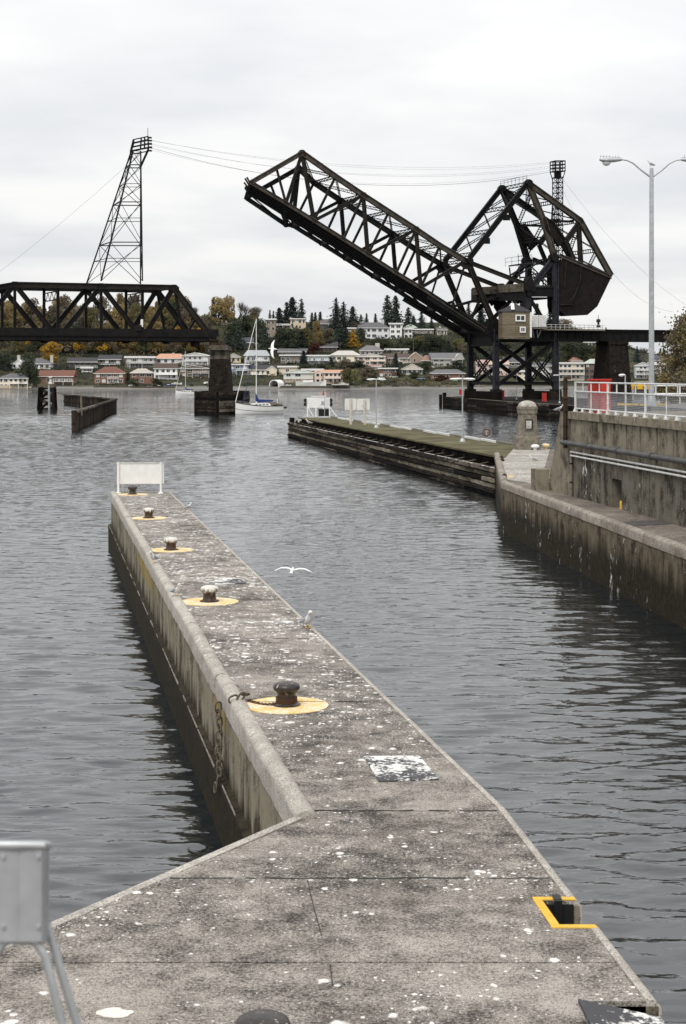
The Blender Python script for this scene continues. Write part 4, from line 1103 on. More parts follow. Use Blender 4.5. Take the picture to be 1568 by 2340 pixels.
# crib of stacked timbers
corner = [at(448, 945, 345), at(497, 945, 334), at(553, 945, 343), at(553, 945, 343) + Vector((0, 24, 0)), at(448, 945, 345) + Vector((0, 24, 0))]
for i in range(9):
    za = -.6 + i * .58; rr = random.Random(i).uniform(-.12, .12)
    for j, (p, q) in enumerate(zip(corner, corner[1:] + corner[:1])):
        d = (q - p).to_2d().normalized(); e = Vector((d.x, d.y, 0)) * .18
        mt = M['timberblack'] if (i * 3 + j) % 5 else M['timber']
        if j == 1 and i in (2, 4, 5): mt = M['timberpale']
        if j == 0 and i in (2, 3): mt = M['timber']
        MB().beam((p.x + rr - e.x, p.y - e.y, za + .27), (q.x + rr + e.x, q.y + e.y, za + .27), .55, .53).build('crib_timber', mt, lpier)
MB().poly([(p.x, p.y) for p in corner], -1, 4.3).build('crib_fill', M['timberblack'], lpier)
for p in corner[:3]:
    MB().tube([(p.x, p.y - .3, -2), (p.x, p.y - .3, 4.7)], .34, 8).build('corner_pile', M['timberblack'], lpier, smooth=40)
a, c = lp(1430, 0, 1), lp(1580, 0, 1); MB().beam(a, c, .8, 1.0).build('bottom_chord', M['steel'], ts)

# ------------------------------------------------------------------ lattice towers carrying the power lines
pt = thing('lattice_pylon', 'tapering steel lattice pylon standing on the left truss span', 'pylon', tuple(z3(760, 1060, .5)))
lv = [1058, 905, 795, 630, 520, 395, 265, 170]
def leg(i, y):                         # four legs: near left, near right, far left, far right
    f = (1058 - y) / (1058 - 170.)
    xb, xt, tb, ttp = [(680, 893, 0, .30), (958, 945, 0, .30), (566, 872, 1, .70), (940, 943, 1, .70)][i]
    tt = tb + (ttp - tb) * f
    return z3(xb + (xt - xb) * f + 118 * tt, y, tt)
for i in range(4):
    pts = [leg(i, y) for y in lv]
    for p, q in zip(pts, pts[1:]): MB().beam(p, q, .26, .26).build('leg', M['steel'], pt)
faces = ((0, 1), (2, 3), (0, 2), (1, 3))
for k, (ya, yb_) in enumerate(zip(lv, lv[1:])):
    for i, j in faces:
        MB().beam(leg(i, yb_), leg(j, yb_), .2 if k % 2 else .12).build('horizontal', M['steel'], pt)
main = [1058, 795, 520, 395, 265, 170]
for ya, yb_ in zip(main, main[1:]):
    for i, j in faces:
        MB().beam(leg(i, ya), leg(j, yb_), .11).build('cross_brace', M['steel'], pt); MB().beam(leg(j, ya), leg(i, yb_), .11).build('cross_brace', M['steel'], pt)
tq = [z3(876 + 35, 172, .30), z3(998 + 35, 150, .30), z3(994 + 83, 152, .70), z3(872 + 83, 174, .70)]
th_ = [z3(898 + 35, 92, .32), z3(996 + 35, 70, .32), z3(992 + 83, 72, .68), z3(894 + 83, 94, .68)]
for i in range(4):
    MB().beam(tq[i], th_[i], .25).build('head_post', M['steel'], pt)
    for f in (0, .33, .66, 1.0):
        MB().beam(tq[i].lerp(th_[i], f), tq[(i + 1) % 4].lerp(th_[(i + 1) % 4], f), .3, .22).build('head_rail', M['steel'], pt)
MB().beam(tq[0].lerp(tq[1], .55), th_[0].lerp(th_[1], .55), .3).build('head_post', M['steel'], pt); MB().beam(tq[0].lerp(tq[1], .78), th_[0].lerp(th_[1], .78), .3).build('head_post', M['steel'], pt)
for f in (.05, .35, .65, .9):
    for k in (1, 2):
        p = tq[k].lerp(th_[k], f); MB().tube([p, p + BU * .8], .2, 6).build('insulator', M['iron'], pt, smooth=40)
MB().tube([th_[1], th_[1] + Vector((0, 0, 1.8))], .06, 5).build('aerial', M['steel'], pt)
MB().beam(leg(1, 265), tq[1], .22).build('head_strut', M['steel'], pt); MB().beam(leg(3, 265), tq[2], .22).build('head_strut', M['steel'], pt)

ms_ = thing('lattice_mast', 'slender lattice mast with a basket top rising behind the counterweight', 'mast', tuple(z2(962, 760, .5)))
def mp(i, y):
    xo, to = [(-21, -.07), (21, -.07), (21, .09), (-21, .09)][i]
    return z2(1036 + xo, y, .45 + to)
ys_ = [150 + i * 38 for i in range(17)]
for i in range(4): MB().beam(mp(i, 150), mp(i, 760), .2).build('leg', M['steel'], ms_)
for ya, yb_ in zip(ys_, ys_[1:]):
    for i in range(4):
        MB().beam(mp(i, ya), mp((i + 1) % 4, ya), .13).build('horizontal', M['steel'], ms_)
        MB().beam(mp(i, ya), mp((i + 1) % 4, yb_), .1).build('cross_brace', M['steel'], ms_)
def bk(i, y):
    xo, to = [(-34, -.10), (34, -.10), (34, .10), (-34, .10)][i]
    return z2(1034 + xo, y, .45 + to)
for y in (108, 85, 60, 35):
    for i in range(4): MB().beam(bk(i, y), bk((i + 1) % 4, y), .22).build('basket_rail', M['steel'], ms_)
for i in range(4):
    MB().beam(bk(i, 110), bk(i, 32), .22).build('basket_post', M['steel'], ms_)
    MB().beam(bk(i, 108).lerp(bk((i + 1) % 4, 108), .5), bk(i, 35).lerp(bk((i + 1) % 4, 35), .5), .2).build('basket_post', M['steel'], ms_)
    MB().beam(mp(i, 165), bk(i, 110), .18).build('basket_strut', M['steel'], ms_)
MB().beam(mp(0, 160).lerp(mp(2, 160), .5), bk(0, 108).lerp(bk(2, 108), .5), 1.5).build('basket_hub', M['steel'], ms_)
# power lines
words = ['lowest and heaviest', 'second lowest', 'third lowest', 'fourth lowest', 'second highest', 'highest']
for i in range(6):
    k, f = (1, 2)[i % 2], (.0, .1, .35, .5, .68, .9)[i]
    a = tq[k].lerp(th_[k], f) + BU * .8
    e = bk(0 if i % 2 == 0 else 3, 108 - 14 * i)
    sag = (5.4, 5.0, 4.2, 3.9, 3.4, 3.0)[i]
    pts = [a.lerp(e, q / 24) - Vector((0, 0, sag * 4 * (q / 24) * (1 - q / 24))) for q in range(25)]
    MB().tube(pts, .034 if i == 0 else .016, 5).build('power_line', M['wire'], smooth=60, label=words[i] + ' power line strung from the pylon to the lattice mast', cat='power line', group='power lines over the channel')
for nm, a, e, sag, lab in (('guy', leg(2, 250), bp(-190, 760, .5), 1.5, 'thin cable running down left from the lattice pylon'),
                           ('guy', mp(1, 165), bp(1560, 712, -.4), 3.0, 'upper of two thin cables running down right from the lattice mast'),
                           ('guy', mp(2, 172), bp(1545, 712, .1), 7.0, 'lower of two thin cables running down right from the lattice mast')):
    pts = [Vector(a).lerp(e, q / 16) - Vector((0, 0, sag * 4 * (q / 16) * (1 - q / 16))) for q in range(17)]
    MB().tube(pts, .02, 5).build('cable', M['wire'], smooth=60, label=lab, cat='cable')
# ------------------------------------------------------------------ bollards on the pier
def bollard_parts(par, mat):
    b = MB(); pr = [(.25, 0), (.25, .025), (.185, .05), (.165, .10), (.16, .17), (.17, .22), (.205, .255), (.235, .29), (.243, .33), (.225, .375), (.17, .405), (.08, .42), (.001, .424)]
    rings = []
    for k, (r_, z) in enumerate(pr):
        rings.append([Vector((r_ * math.cos(a) * (1 + .012 * math.sin(3 * a + z * 9)), r_ * math.sin(a), z)) for a in [2 * math.pi * j / 28 for j in range(28)]])
    b.loft(rings); b.build('bollard_head', mat, par, smooth=50, local=True)
    for k in range(4):
        a = math.pi / 4 + k * math.pi / 2
        MB().lathe((math.cos(a) * .215, math.sin(a) * .215, .022), [(.022, 0), (.022, .018), (.001, .022)], 6).build('bolt', M['rust'], par, local=True)
names = ['nearest mooring bollard, only its black head showing at the bottom edge', 'dark rusty mooring bollard with a chain on its yellow circle', 'white topped mooring bollard, third from the front of the pier',
         'white topped mooring bollard, fourth from the front of the pier', 'white topped mooring bollard, second from the far end of the pier', 'small dark mooring bollard below the white board at the pier end']
bxy = [(None, None), (655, 1612), (479, 1375), (391, 1257), (340, 1184), (303, 1130)]
first = {}
BPOS = []
for i, (x, y) in enumerate(bxy):
    p = Vector((-.69, 14.05, ZT)) if x is None else on(x, y, ZT)
    BPOS.append(p)
    key = 'dark' if i in (0, 1, 5) else 'pale'
    if key not in first:
        th = thing('mooring_bollard', names[i], 'bollard', tuple(p), 'bollards along the pier'); bollard_parts(th, M['bollard2'] if key == 'dark' else M['bollard']); first[key] = th
    else:
        th = copy_tree(first[key]); th.location = p; th['label'] = names[i]
    th.location.z = ZT + .004; th.rotation_euler.z = i * 1.3
    rr = .76
    b = MB(); rnd = random.Random(40 + i)
    dx_ = 0.0 if i not in (0,) else 0
    pts = [(p.x + dx_ + math.cos(a) * rr * rnd.uniform(.975, 1.01), p.y + math.sin(a) * rr * rnd.uniform(.975, 1.01)) for a in [2 * math.pi * j / 48 for j in range(48)]]
    b.poly(pts, ZT - .02, ZT + .0095); b.build('painted_circle', M['circle'], pier)
for b_ in (first['dark'], first['pale']): pass
# chain links
def link_mesh(L, r_, mat):
    b = MB(); pts = []
    n = 20; w_ = L * .32
    for k in range(n):
        a = 2 * math.pi * k / n
        x = math.cos(a) * w_; z = math.sin(a) * w_ + (L / 2 - w_) * (1 if math.sin(a) >= 0 else -1)
        pts.append(Vector((x, 0, z)))
    rings = []
    for k in range(n):
        d = (pts[(k + 1) % n] - pts[k - 1]).normalized(); s = d.cross(Vector((0, 1, 0)))
        rings.append([pts[k] + (s * math.cos(c) + Vector((0, 1, 0)) * math.sin(c)) * r_ for c in [2 * math.pi * j / 8 for j in range(8)]])
    rings.append(rings[0]); b.loft(rings, cap=False)
    o = b.build('chain_link', mat, smooth=60); me = o.data; bpy.data.objects.remove(o); return me
chm = steel_material('chain_iron', (0.10, 0.088, 0.07), (0.15, 0.11, 0.07), .6, .6)
lk = link_mesh(.19, .018, chm)
kx = (513 - CX) / F
Yc = (XL(0) ) / (kx - (fl.x - nl.x) / (fl.y - nl.y))
ch_ = thing('hanging_chain', 'heavy rusty chain hanging down the pier wall below the bollard', 'chain', (XL(Yc) - .05, Yc, 2.4))
for i in range(12):
    z = 2.42 - i * .136
    if z < .25: break
    inst(lk, 'chain_link', ch_, Matrix.Translation((-.045 + random.uniform(-.02, .02) - (.06 if z < 1 else 0), random.uniform(-.02, .02), z - 2.4)) @ Matrix.Rotation(R(90 * (i % 2) + 35 + random.uniform(-12, 12)), 4, 'Z') @ Matrix.Rotation(R(random.uniform(-9, 9)), 4, 'X'))
c0_ = on(553, 1606, ZT); c0_.z = ZT + .10
ch2 = thing('chain_ring', 'loose iron rings lying on the coping beside the chained bollard', 'chain', tuple(c0_))
inst(lk, 'chain_link', ch2, Matrix.Translation((.06, .12, .03)) @ Matrix.Rotation(R(70), 4, 'X') @ Matrix.Rotation(R(20), 4, 'Y'))
inst(lk, 'chain_link', ch2, Matrix.Translation((-.01, -.08, .02)) @ Matrix.Rotation(R(35), 4, 'Y') @ Matrix.Rotation(R(40), 4, 'Z'))
inst(lk, 'chain_link', ch2, Matrix.Translation((-.15, -.02, -.03)) @ Matrix.Rotation(R(75), 4, 'Y') @ Matrix.Rotation(R(-30), 4, 'X'))
lk2 = link_mesh(.07, .009, M['rust'])
ch3 = thing('bollard_chain', 'thin rusty chain lying from the bollard to the coping rings', 'chain', tuple(BPOS[1]))
for i in range(16):
    f = i / 15; a = Vector((-.16, -.06, .05)); e = c0_ - BPOS[1] + Vector((.12, .05, -.06))
    p = a.lerp(e, f) + Vector((0, -.10 * math.sin(f * 3.1), -.03 * math.sin(f * 3.1)))
    d = (e - a).normalized()
    inst(lk2, 'chain_link', ch3, Matrix.Translation(p) @ Matrix.Rotation(math.atan2(d.y, d.x), 4, 'Z') @ Matrix.Rotation(R(90), 4, 'Y') @ Matrix.Rotation(R(90 * (i % 2) + 20), 4, 'Z'))
for k in range(3):
    b = MB(); b.tube([BPOS[1] + Vector((math.cos(a) * .185, math.sin(a) * .185, .075 + k * .035)) for a in [2 * math.pi * j / 20 for j in range(21)]], .013, 6); b.build('chain_turn', M['rust'], ch3, smooth=60)

# ------------------------------------------------------------------ white board at the pier end
sp = on(320, 1124, ZT); sp.y = YF - .75
sb = thing('notice_board', 'blank white board on white posts at the end of the pier', 'board', tuple(sp))
def sx(x): return (x - CX) / F * sp.y
def sz(y): return HC - (y - HY) / F * sp.y
bw = NT('weathered_white_board'); v = bw.pos(); e_ = bw.noise(v, 3, 4)
bw.col(bw.mix(bw.ramp(bw.noise(v, 7, 4, .7), (.66, 0.0), (.72, .8)), bw.ramp(e_, (.3, (.70, .69, .66)), (.7, (.80, .80, .78))), (.45, .40, .34))); bwm = bw.set(.6)
MB().box((sx(321), sp.y, sz(1082)), (sx(375) - sx(268), .05, sz(1059) - sz(1106))).build('board', bwm, sb)
for x in (271, 368): MB().beam((sx(x), sp.y - .07, ZT), (sx(x), sp.y - .07, sz(1056)), .09, .09).build('post', M['white'], sb); MB().box((sx(x), sp.y - .07, ZT + .03), (.22, .22, .06)).build('foot', M['white'], sb)
MB().beam((sx(278), sp.y + .45, ZT), (sx(278), sp.y + .05, sz(1058)), .07, .07).build('stay', M['white'], sb); MB().beam((sx(366), sp.y + .45, ZT), (sx(366), sp.y + .05, sz(1058)), .07, .07).build('stay', M['white'], sb)
MB().beam((sx(266), sp.y - .03, sz(1058)), (sx(376), sp.y - .03, sz(1058)), .05, .05).build('top_rail', M['whitedull'], sb)
MB().tube([(sx(305), sp.y - .1, ZT + .45), (sx(304), sp.y - .1, sz(1106))], .012, 5).build('cord', M['rust'], sb)

# ------------------------------------------------------------------ gulls
def gull(name, label, loc, rz, s=1.0, pose='stand', grp='gulls', wings=None):
    g_ = thing(name, label, 'gull', tuple(loc), grp)
    b = MB(); rings = []
    # stations along the body: x forward, half width, half height, centre height
    up_ = .30 if pose == 'stand' else 0
    st = [(-.235, .012, .008, -.015), (-.19, .035, .018, -.012), (-.13, .052, .040, -.008), (-.05, .068, .062, 0), (.03, .070, .066, .008), (.09, .055, .056, .028), (.125, .038, .040, .055), (.15, .032, .034, .078), (.175, .036, .035, .088), (.20, .033, .031, .088), (.222, .018, .018, .082), (.23, .004, .004, .08)]
    if pose == 'fly': st = [(x, w_, h_, z * .35) for x, w_, h_, z in st]
    if pose == 'stand':
        st2 = []
        for x, w_, h_, z in st: st2.append((x * .93 if x < .1 else x * .80, w_, h_, z * 1.25 + x * .28))
        st = st2
    for x, w_, h_, z in st:
        rings.append([Vector((x, math.cos(a) * w_, z + math.sin(a) * h_)) for a in [2 * math.pi * j / 12 for j in range(12)]])
    b.loft(rings); body = b.build('body', M['gull'], g_, smooth=60, local=True)
    hx, hz = st[-2][0], st[-2][3]
    MB().tube([(hx - .005, 0, hz), (hx + .03, 0, hz - .004), (hx + .052, 0, hz - .014)], [.012, .009, .003], 6).build('beak', M['beak'], g_, smooth=60, local=True)
    b = MB()
    for sgn in (-1, 1): b.lathe((hx - .035, sgn * .027, hz + .012), [(.001, -.006), (.006, 0), (.001, .006)], 6)
    b.build('eyes', M['black'], g_, local=True)
    if pose == 'stand':
        for sgn in (-1, 1):
            b = MB(); q = []
            for x, w_, h_, z in ((-.30, .006, .006, -.055), (-.24, .014, .020, -.045), (-.14, .022, .040, -.02), (-.02, .024, .050, .015), (.06, .014, .030, .045)):
                q.append([Vector((x * .95, sgn * .058 + math.cos(a) * w_, z + math.sin(a) * h_)) for a in [2 * math.pi * j / 8 for j in range(8)]])
            b.loft(q); b.build('wing', M['gullgrey'], g_, smooth=60, local=True)
            b = MB(); b.tube([(.0, sgn * .03, -.05), (-.01, sgn * .03, -.115)], .007, 6); b.box((.015, sgn * .03, -.117), (.05, .035, .006)); b.build('leg', M['beak'], g_, local=True)
        g_.location.z += .12 * s
    if pose == 'fly':
        for sgn, pts in zip((-1, 1), wings):
            b = MB(); q = []
            for (yy, x, z, ch) in pts:
                q.append([Vector((x + ch * .5, sgn * yy, z)), Vector((x + ch * .1, sgn * yy, z + .012)), Vector((x - ch * .5, sgn * yy, z - .005)), Vector((x + ch * .1, sgn * yy, z - .004))])
            b.loft(q); wg = fixn(b.build('wing', M['gull'], g_, smooth=60, local=True))
            e1, e2 = pts[-2], pts[-1]
            q = [[Vector((e1[1] + e1[3] * .4, sgn * e1[0] * 1.005, e1[2] + .003)), Vector((e1[1] - e1[3] * .55, sgn * e1[0] * 1.005, e1[2] - .004)), Vector((e1[1], sgn * e1[0] * 1.005, e1[2] - .012))],
                 [Vector((e2[1] + .02, sgn * e2[0] * 1.04, e2[2])), Vector((e2[1] - .05, sgn * e2[0] * 1.04, e2[2])), Vector((e2[1], sgn * e2[0] * 1.04, e2[2] - .008))]]
            fixn(MB().loft(q).build('wing_tip', M['gullgrey'], wg, local=True))
        b = MB(); b.hexa([(-.33, -.07, -.014), (-.18, -.03, -.014), (-.18, .03, -.014), (-.33, .07, -.014), (-.33, -.07, -.004), (-.18, -.03, .0), (-.18, .03, .0), (-.33, .07, -.004)]); fixn(b.build('tail', M['gull'], g_, local=True))
    g_.rotation_euler.z = rz; g_.scale = (s, s, s)
    return g_
gull('gull', 'gull standing on the right edge of the pier', on(703, 1434, ZT + .02), R(-70), 1.35)
gull('gull', 'grey gull standing on the left coping between two bollards', on(404, 1360, ZT + .1), R(-60), 1.05)
gull('gull', 'small gull standing on the left coping beside the fourth bollard', on(350, 1284, ZT + .1), R(-110), 1.1)
gull('gull', 'tiny gull standing on the far right edge of the pier', on(430, 1164, ZT + .02), R(20), .95)
W1 = ([(.05, .02, .03, .15), (.22, .05, .11, .15), (.42, .06, .15, .12), (.62, .01, .13, .07), (.72, -.05, .11, .02)], [(.05, .02, .03, .15), (.22, .05, .03, .15), (.42, .06, -.03, .12), (.6, .0, -.16, .07), (.7, -.06, -.25, .02)])
gf = gull('flying_gull', 'white gull gliding over the water beside the pier', at(668, 1303, 46), R(70), .78, 'fly', wings=W1)
gf.rotation_euler = (R(14), R(-10), R(84))
W2 = ([(.05, .02, .03, .15), (.18, .05, .16, .15), (.30, .03, .30, .12), (.38, -.02, .42, .07), (.40, -.06, .48, .02)], [(.05, .02, .03, .15), (.15, .05, -.12, .15), (.22, .03, -.30, .12), (.26, -.02, -.42, .07), (.27, -.06, -.48, .02)])
gf2 = gull('flying_gull', 'white gull flying in front of the hillside houses behind the sailboat mast', at(624, 798, 85), R(180), 1.0, 'fly', wings=W2)
gull('gull', 'gull perched on top of the tall lamp post', at(1487, 380, 92), R(200), 1.05)
gull('gull', 'large pale gull perched on the end of the railed wall', wp(-.6, -.25, 6.66) + Vector((0, 0, .05)), R(-20), 1.15)
gull('gull', 'gull standing on the timber edge of the dock near its far end', on(705, 969, 2.3), R(190), 2.0)
g_ = gull('swimming_gull', 'gull floating on the water below the sailboat', on(613, 969, 0), R(170), 1.5, 'swim'); g_.location.z = .04
g_ = gull('swimming_gull', 'gull floating on the water near the V shaped wall', on(470, 917, 0), R(20), 2.2, 'swim'); g_.location.z = .04

# ------------------------------------------------------------------ timber guide dock
ZD = 2.68
dk = thing('timber_dock', 'long dark timber guide dock with mossy deck and stacked wale timbers', 'dock', tuple(on(1129, 1134, 0)))
na, fa = on(1129, 1134, 0), on(657, 999, 0)              # outer face at the water
dd_ = (na - fa).normalized(); dn_ = Vector((-dd_.y, dd_.x, 0))
if dn_.x < 0: dn_ = -dn_                                  # towards the deck
DL = (na - fa).length
rw = 8.6                                                 # deck width
r1, r2 = on(1178, 1019, ZD), on(757, 955, ZD)
de = [na + dn_ * .75, fa + dn_ * .75 - dd_ * -1.0]
far_r = r2; near_r = r1
MB().poly([(na.x + dn_.x * .8, na.y + dn_.y * .8), (near_r.x, near_r.y), (far_r.x, far_r.y), (fa.x + dn_.x * 1.2 + dd_.x * 1.5, fa.y + dn_.y * 1.2 + dd_.y * 1.5)], ZD - .13, ZD).build('dock_deck', M['moss'], dk)
MB().poly([(na.x + dn_.x * 1.2, na.y + dn_.y * 1.2), (near_r.x - .2, near_r.y - .2), (far_r.x, far_r.y - 1), (fa.x + dn_.x * 1.6 + dd_.x * 2, fa.y + dn_.y * 1.6 + dd_.y * 2)], -2, ZD - .14).build('dock_core', M['timberblack'], dk)
# white kerb on the far side
d2 = (near_r - far_r); n = 16
for i in range(n):
    a, c = far_r + d2 * (i / n) , far_r + d2 * ((i + .985) / n)
    MB().beam((a.x, a.y, ZD + .14), (c.x, c.y, ZD + .09), .25, .18).build('kerb_timber', M['whitedull'] if i % 3 else M['stone'], dk)
# wales: rows of long timbers, each row made of lengths
rows = [(1.78, .36, .00, 'timber'), (1.40, .34, .10, 'timberpale'), (1.03, .34, .02, 'timberblack'), (.66, .34, .12, 'timberpale'), (.30, .34, .0, 'timberblack'), (-.06, .34, .08, 'timberblack')]
rnd = random.Random(21)
for ri, (z, h_, ind, mk) in enumerate(rows):
    s = 0.0
    while s < DL - .5:
        e = min(DL, s + rnd.uniform(7.5, 11.5))
        if DL - e < 3: e = DL
        jz, jn = rnd.uniform(-.03, .03), rnd.uniform(-.04, .04)
        mt = M[mk] if rnd.random() < .78 else M[rnd.choice(['timber', 'timberpale', 'timberblack'])]
        pts = []
        n = 5
        for k in range(n + 1):
            c = fa + dd_ * (s + .02 + (e - s - .04) * k / n) + dn_ * (ind + jn + .2 + rnd.uniform(-.015, .015)); c.z = z + jz + rnd.uniform(-.02, .02)
            pts.append(c)
        rings = []
        for c in pts:
            hw, hh = .2, h_ / 2 - .02
            rings.append([c + dn_ * (-hw) + Vector((0, 0, -hh + .03)), c + dn_ * (-hw + .03) + Vector((0, 0, -hh)), c + dn_ * hw + Vector((0, 0, -hh)), c + dn_ * hw + Vector((0, 0, hh)), c + dn_ * (-hw + .04) + Vector((0, 0, hh)), c + dn_ * (-hw) + Vector((0, 0, hh - .04))])
        fixn(MB().loft(rings).build('wale_timber', mt, dk, smooth=30))
        s = e
# pale crusted top of the first wale
b = MB(); N = 90
for k in range(N):
    if rnd.random() < .3: continue
    a, c = fa + dd_ * DL * (k / N), fa + dd_ * DL * ((k + rnd.uniform(.5, 1)) / N)
    b.beam((a.x + dn_.x * .06, a.y + dn_.y * .06, 1.965), (c.x + dn_.x * .06, c.y + dn_.y * .06, 1.965), rnd.uniform(.05, .14), .02)
b.build('dropping_crust', M['whitedull'], dk, kind='stuff')
# recess posts and tie rods above the first wale
n = 30
for k in range(n):
    c = fa + dd_ * DL * ((k + .6) / n)
    MB().beam((c.x + dn_.x * .95, c.y + dn_.y * .95, 1.9), (c.x + dn_.x * .95, c.y + dn_.y * .95, ZD - .36), .3, .3).build('post', M['timberblack'], dk)
    MB().beam((c.x + dn_.x * .12, c.y + dn_.y * .12, 1.98), (c.x + dn_.x * .85 + dd_.x * .2, c.y + dn_.y * .85 + dd_.y * .2, 2.12), .045, .04).build('tie_rod', M['stone'], dk)
# rounded far end
for ri, (z, h_, ind, mk) in enumerate(rows[:5]):
    c0 = fa + dn_ * (ind + .2); c1_ = fa + dn_ * 2.2 - dd_ * 1.2; c2_ = Vector((far_r.x, far_r.y, 0)) - dd_ * .6
    MB().beam((c0.x, c0.y, z), (c1_.x, c1_.y, z), .4, h_).build('end_timber', M['timberblack'], dk); MB().beam((c1_.x, c1_.y, z), (c2_.x, c2_.y, z), .4, h_).build('end_timber', M['timberblack'], dk)
MB().tube([(fa.x + .6, fa.y + .2, -1), (fa.x + .6, fa.y + .2, 2.6)], .35, 8).build('corner_pile', M['timberblack'], dk, smooth=40)
for k in range(2):
    c = na + dd_ * .35 + dn_ * (.2 + .4 * k); MB().tube([(c.x, c.y, -1), (c.x, c.y, 2.3)], .22, 8).build('end_pile', M['timberblack'], dk, smooth=40)

# signal board with traffic lights at the dock end
sg = on(727, 951, ZD); Ys = sg.y
def gx_(x): return (x - CX) / F * Ys
def gz_(y): return HC - (y - HY) / F * Ys
sgn_ = thing('signal_board', 'white signal board with traffic lights on a braced stand at the dock end', 'signal board', (gx_(727), Ys, ZD))
MB().box((gx_(728), Ys, gz_(920)), (gx_(754) - gx_(702), .25, gz_(908) - gz_(931))).build('board', M['white'], sgn_)
for x in (703, 722, 739, 753): MB().beam((gx_(x), Ys - .16, ZD - .1), (gx_(x), Ys - .16, gz_(931)), .16).build('post', M['white'], sgn_)
MB().beam((gx_(716), Ys - .16, ZD), (gx_(705), Ys - .16, gz_(931)), .13).build('brace', M['white'], sgn_); MB().beam((gx_(769), Ys - .16, ZD), (gx_(755), Ys - .16, gz_(931)), .13).build('brace', M['white'], sgn_)
MB().box((gx_(740), Ys + .1, (ZD + gz_(933)) / 2 - .05), (gx_(752) - gx_(728), .7, gz_(933) - ZD - .1)).build('black_box', M['black'], sgn_)
MB().beam((gx_(712), Ys, gz_(905.5)), (gx_(746), Ys, gz_(905.5)), .1).build('top_bar', M['white'], sgn_)
for x in (697.5, 757):
    for y in (915, 924):
        o = MB().box((gx_(x), Ys - .05, gz_(y)), (.35, .35, .45)).build('traffic_light', M['black'], sgn_)
        MB().tube([(gx_(x), Ys - .22, gz_(y)), (gx_(x), Ys - .40, gz_(y))], .13, 10).build('hood', M['black'], o, smooth=40)
    MB().beam((gx_(x), Ys, gz_(920)), (gx_(702 if x < 720 else 754), Ys, gz_(920)), .08).build('bracket', M['black'], sgn_)
MB().box((gx_(738), Ys - .14, gz_(921)), (.45, .06, .5)).build('emblem', M['galv'], sgn_)
fg = thing('flag_pole', 'thin pole with a small red pennant in front of the signal board', 'flag pole', (gx_(742), Ys - 1.0, ZD))
MB().tube([(gx_(742), Ys - 1.0, ZD), (gx_(742), Ys - 1.0, gz_(890))], .045, 6).build('pole', M['galv'], fg, smooth=40)
b = MB(); b.hexa([(gx_(736), Ys - 1.02, gz_(902)), (gx_(742), Ys - 1.02, gz_(902)), (gx_(742), Ys - .96, gz_(902)), (gx_(736), Ys - .96, gz_(902)), (gx_(739.5), Ys - 1.02, gz_(893)), (gx_(741.5), Ys - 1.02, gz_(892)), (gx_(741.5), Ys - .96, gz_(892)), (gx_(739.5), Ys - .96, gz_(893))]); b.build('pennant', M['red'], fg)
p = at(708, 906, Ys); 
# twin board sign further along the dock
s2 = on(803, 970, ZD); Y2 = s2.y
ts2 = thing('twin_sign', 'pale stained double board sign on two white posts on the timber dock', 'sign', ((803 - CX) / F * Y2, Y2, ZD))
st_ = NT('stained_sign'); v = st_.pos((1, 1, .4)); st_.col(st_.mix(st_.ramp(st_.noise(v, 2.2, 4, .7), (.55, 0.0), (.68, .75)), (.66, .66, .63), (.30, .25, .16))); stm = st_.set(.7)
for (x0, x1) in ((788, 814.5), (815.5, 845)):
    MB().box((((x0 + x1) / 2 - CX) / F * Y2, Y2, HC - (924 - HY) / F * Y2), ((x1 - x0) / F * Y2, .08, 26 / F * Y2)).build('board', stm, ts2)
for x, y in ((802, 970), (834, 967)): MB().tube([((x - CX) / F * Y2, Y2 - .14, ZD - .1), ((x - CX) / F * Y2, Y2 - .14, HC - (912 - HY) / F * Y2)], [.16, .13], 8).build('post', plain('stained_post', (.55, .52, .45), .7, .4, 4), ts2, smooth=40)

# lamp posts with two flat arms on the dock
def dock_lamp(x, yb, yt, half, lab, z=ZD, arms=2, Y=None, grp='dock lamp posts'):
    p = on(x, yb, z) if Y is None else at(x, yb, Y); s = p.y / F
    th = thing('lamp_post', lab, 'lamp post', (p.x, p.y, z), grp)
    zt = HC - (yt - HY) * s
    MB().tube([(p.x, p.y, z), (p.x, p.y, zt)], [.065, .05], 8).build('pole', M['galv'], th, smooth=40)
    MB().lathe((p.x, p.y, z), [(.25, 0), (.25, .05), (.14, .3), (.10, .32)], 8).build('base', M['galv'], th, smooth=40)
    for sg_ in ((-1, 1) if arms == 2 else (-1,)):
        l = half * s * sg_
        rings = []
        for f, w_, h_ in ((.04, .05, .05), (.18, .09, .07), (.35, .16, .10), (.8, .17, .10), (.97, .10, .06), (1, .03, .03)):
            rings.append([Vector((p.x + l * f, p.y + math.cos(a) * w_, zt - .02 + math.sin(a) * h_ - .04 * f)) for a in [2 * math.pi * j / 10 for j in range(10)]])
        h_ = fixn(MB().loft(rings).build('lamp_head', M['white'], th, smooth=50))
        MB().box((p.x + l * .6, p.y, zt - .15), (abs(l) * .4, .2, .05)).build('lens', M['galv'], h_)
dock_lamp(860, 978, 866, 22, 'slim double headed lamp post in the middle of the timber dock')
dock_lamp(1057, 1010, 865, 29, 'slim double headed lamp post at the near end of the timber dock')

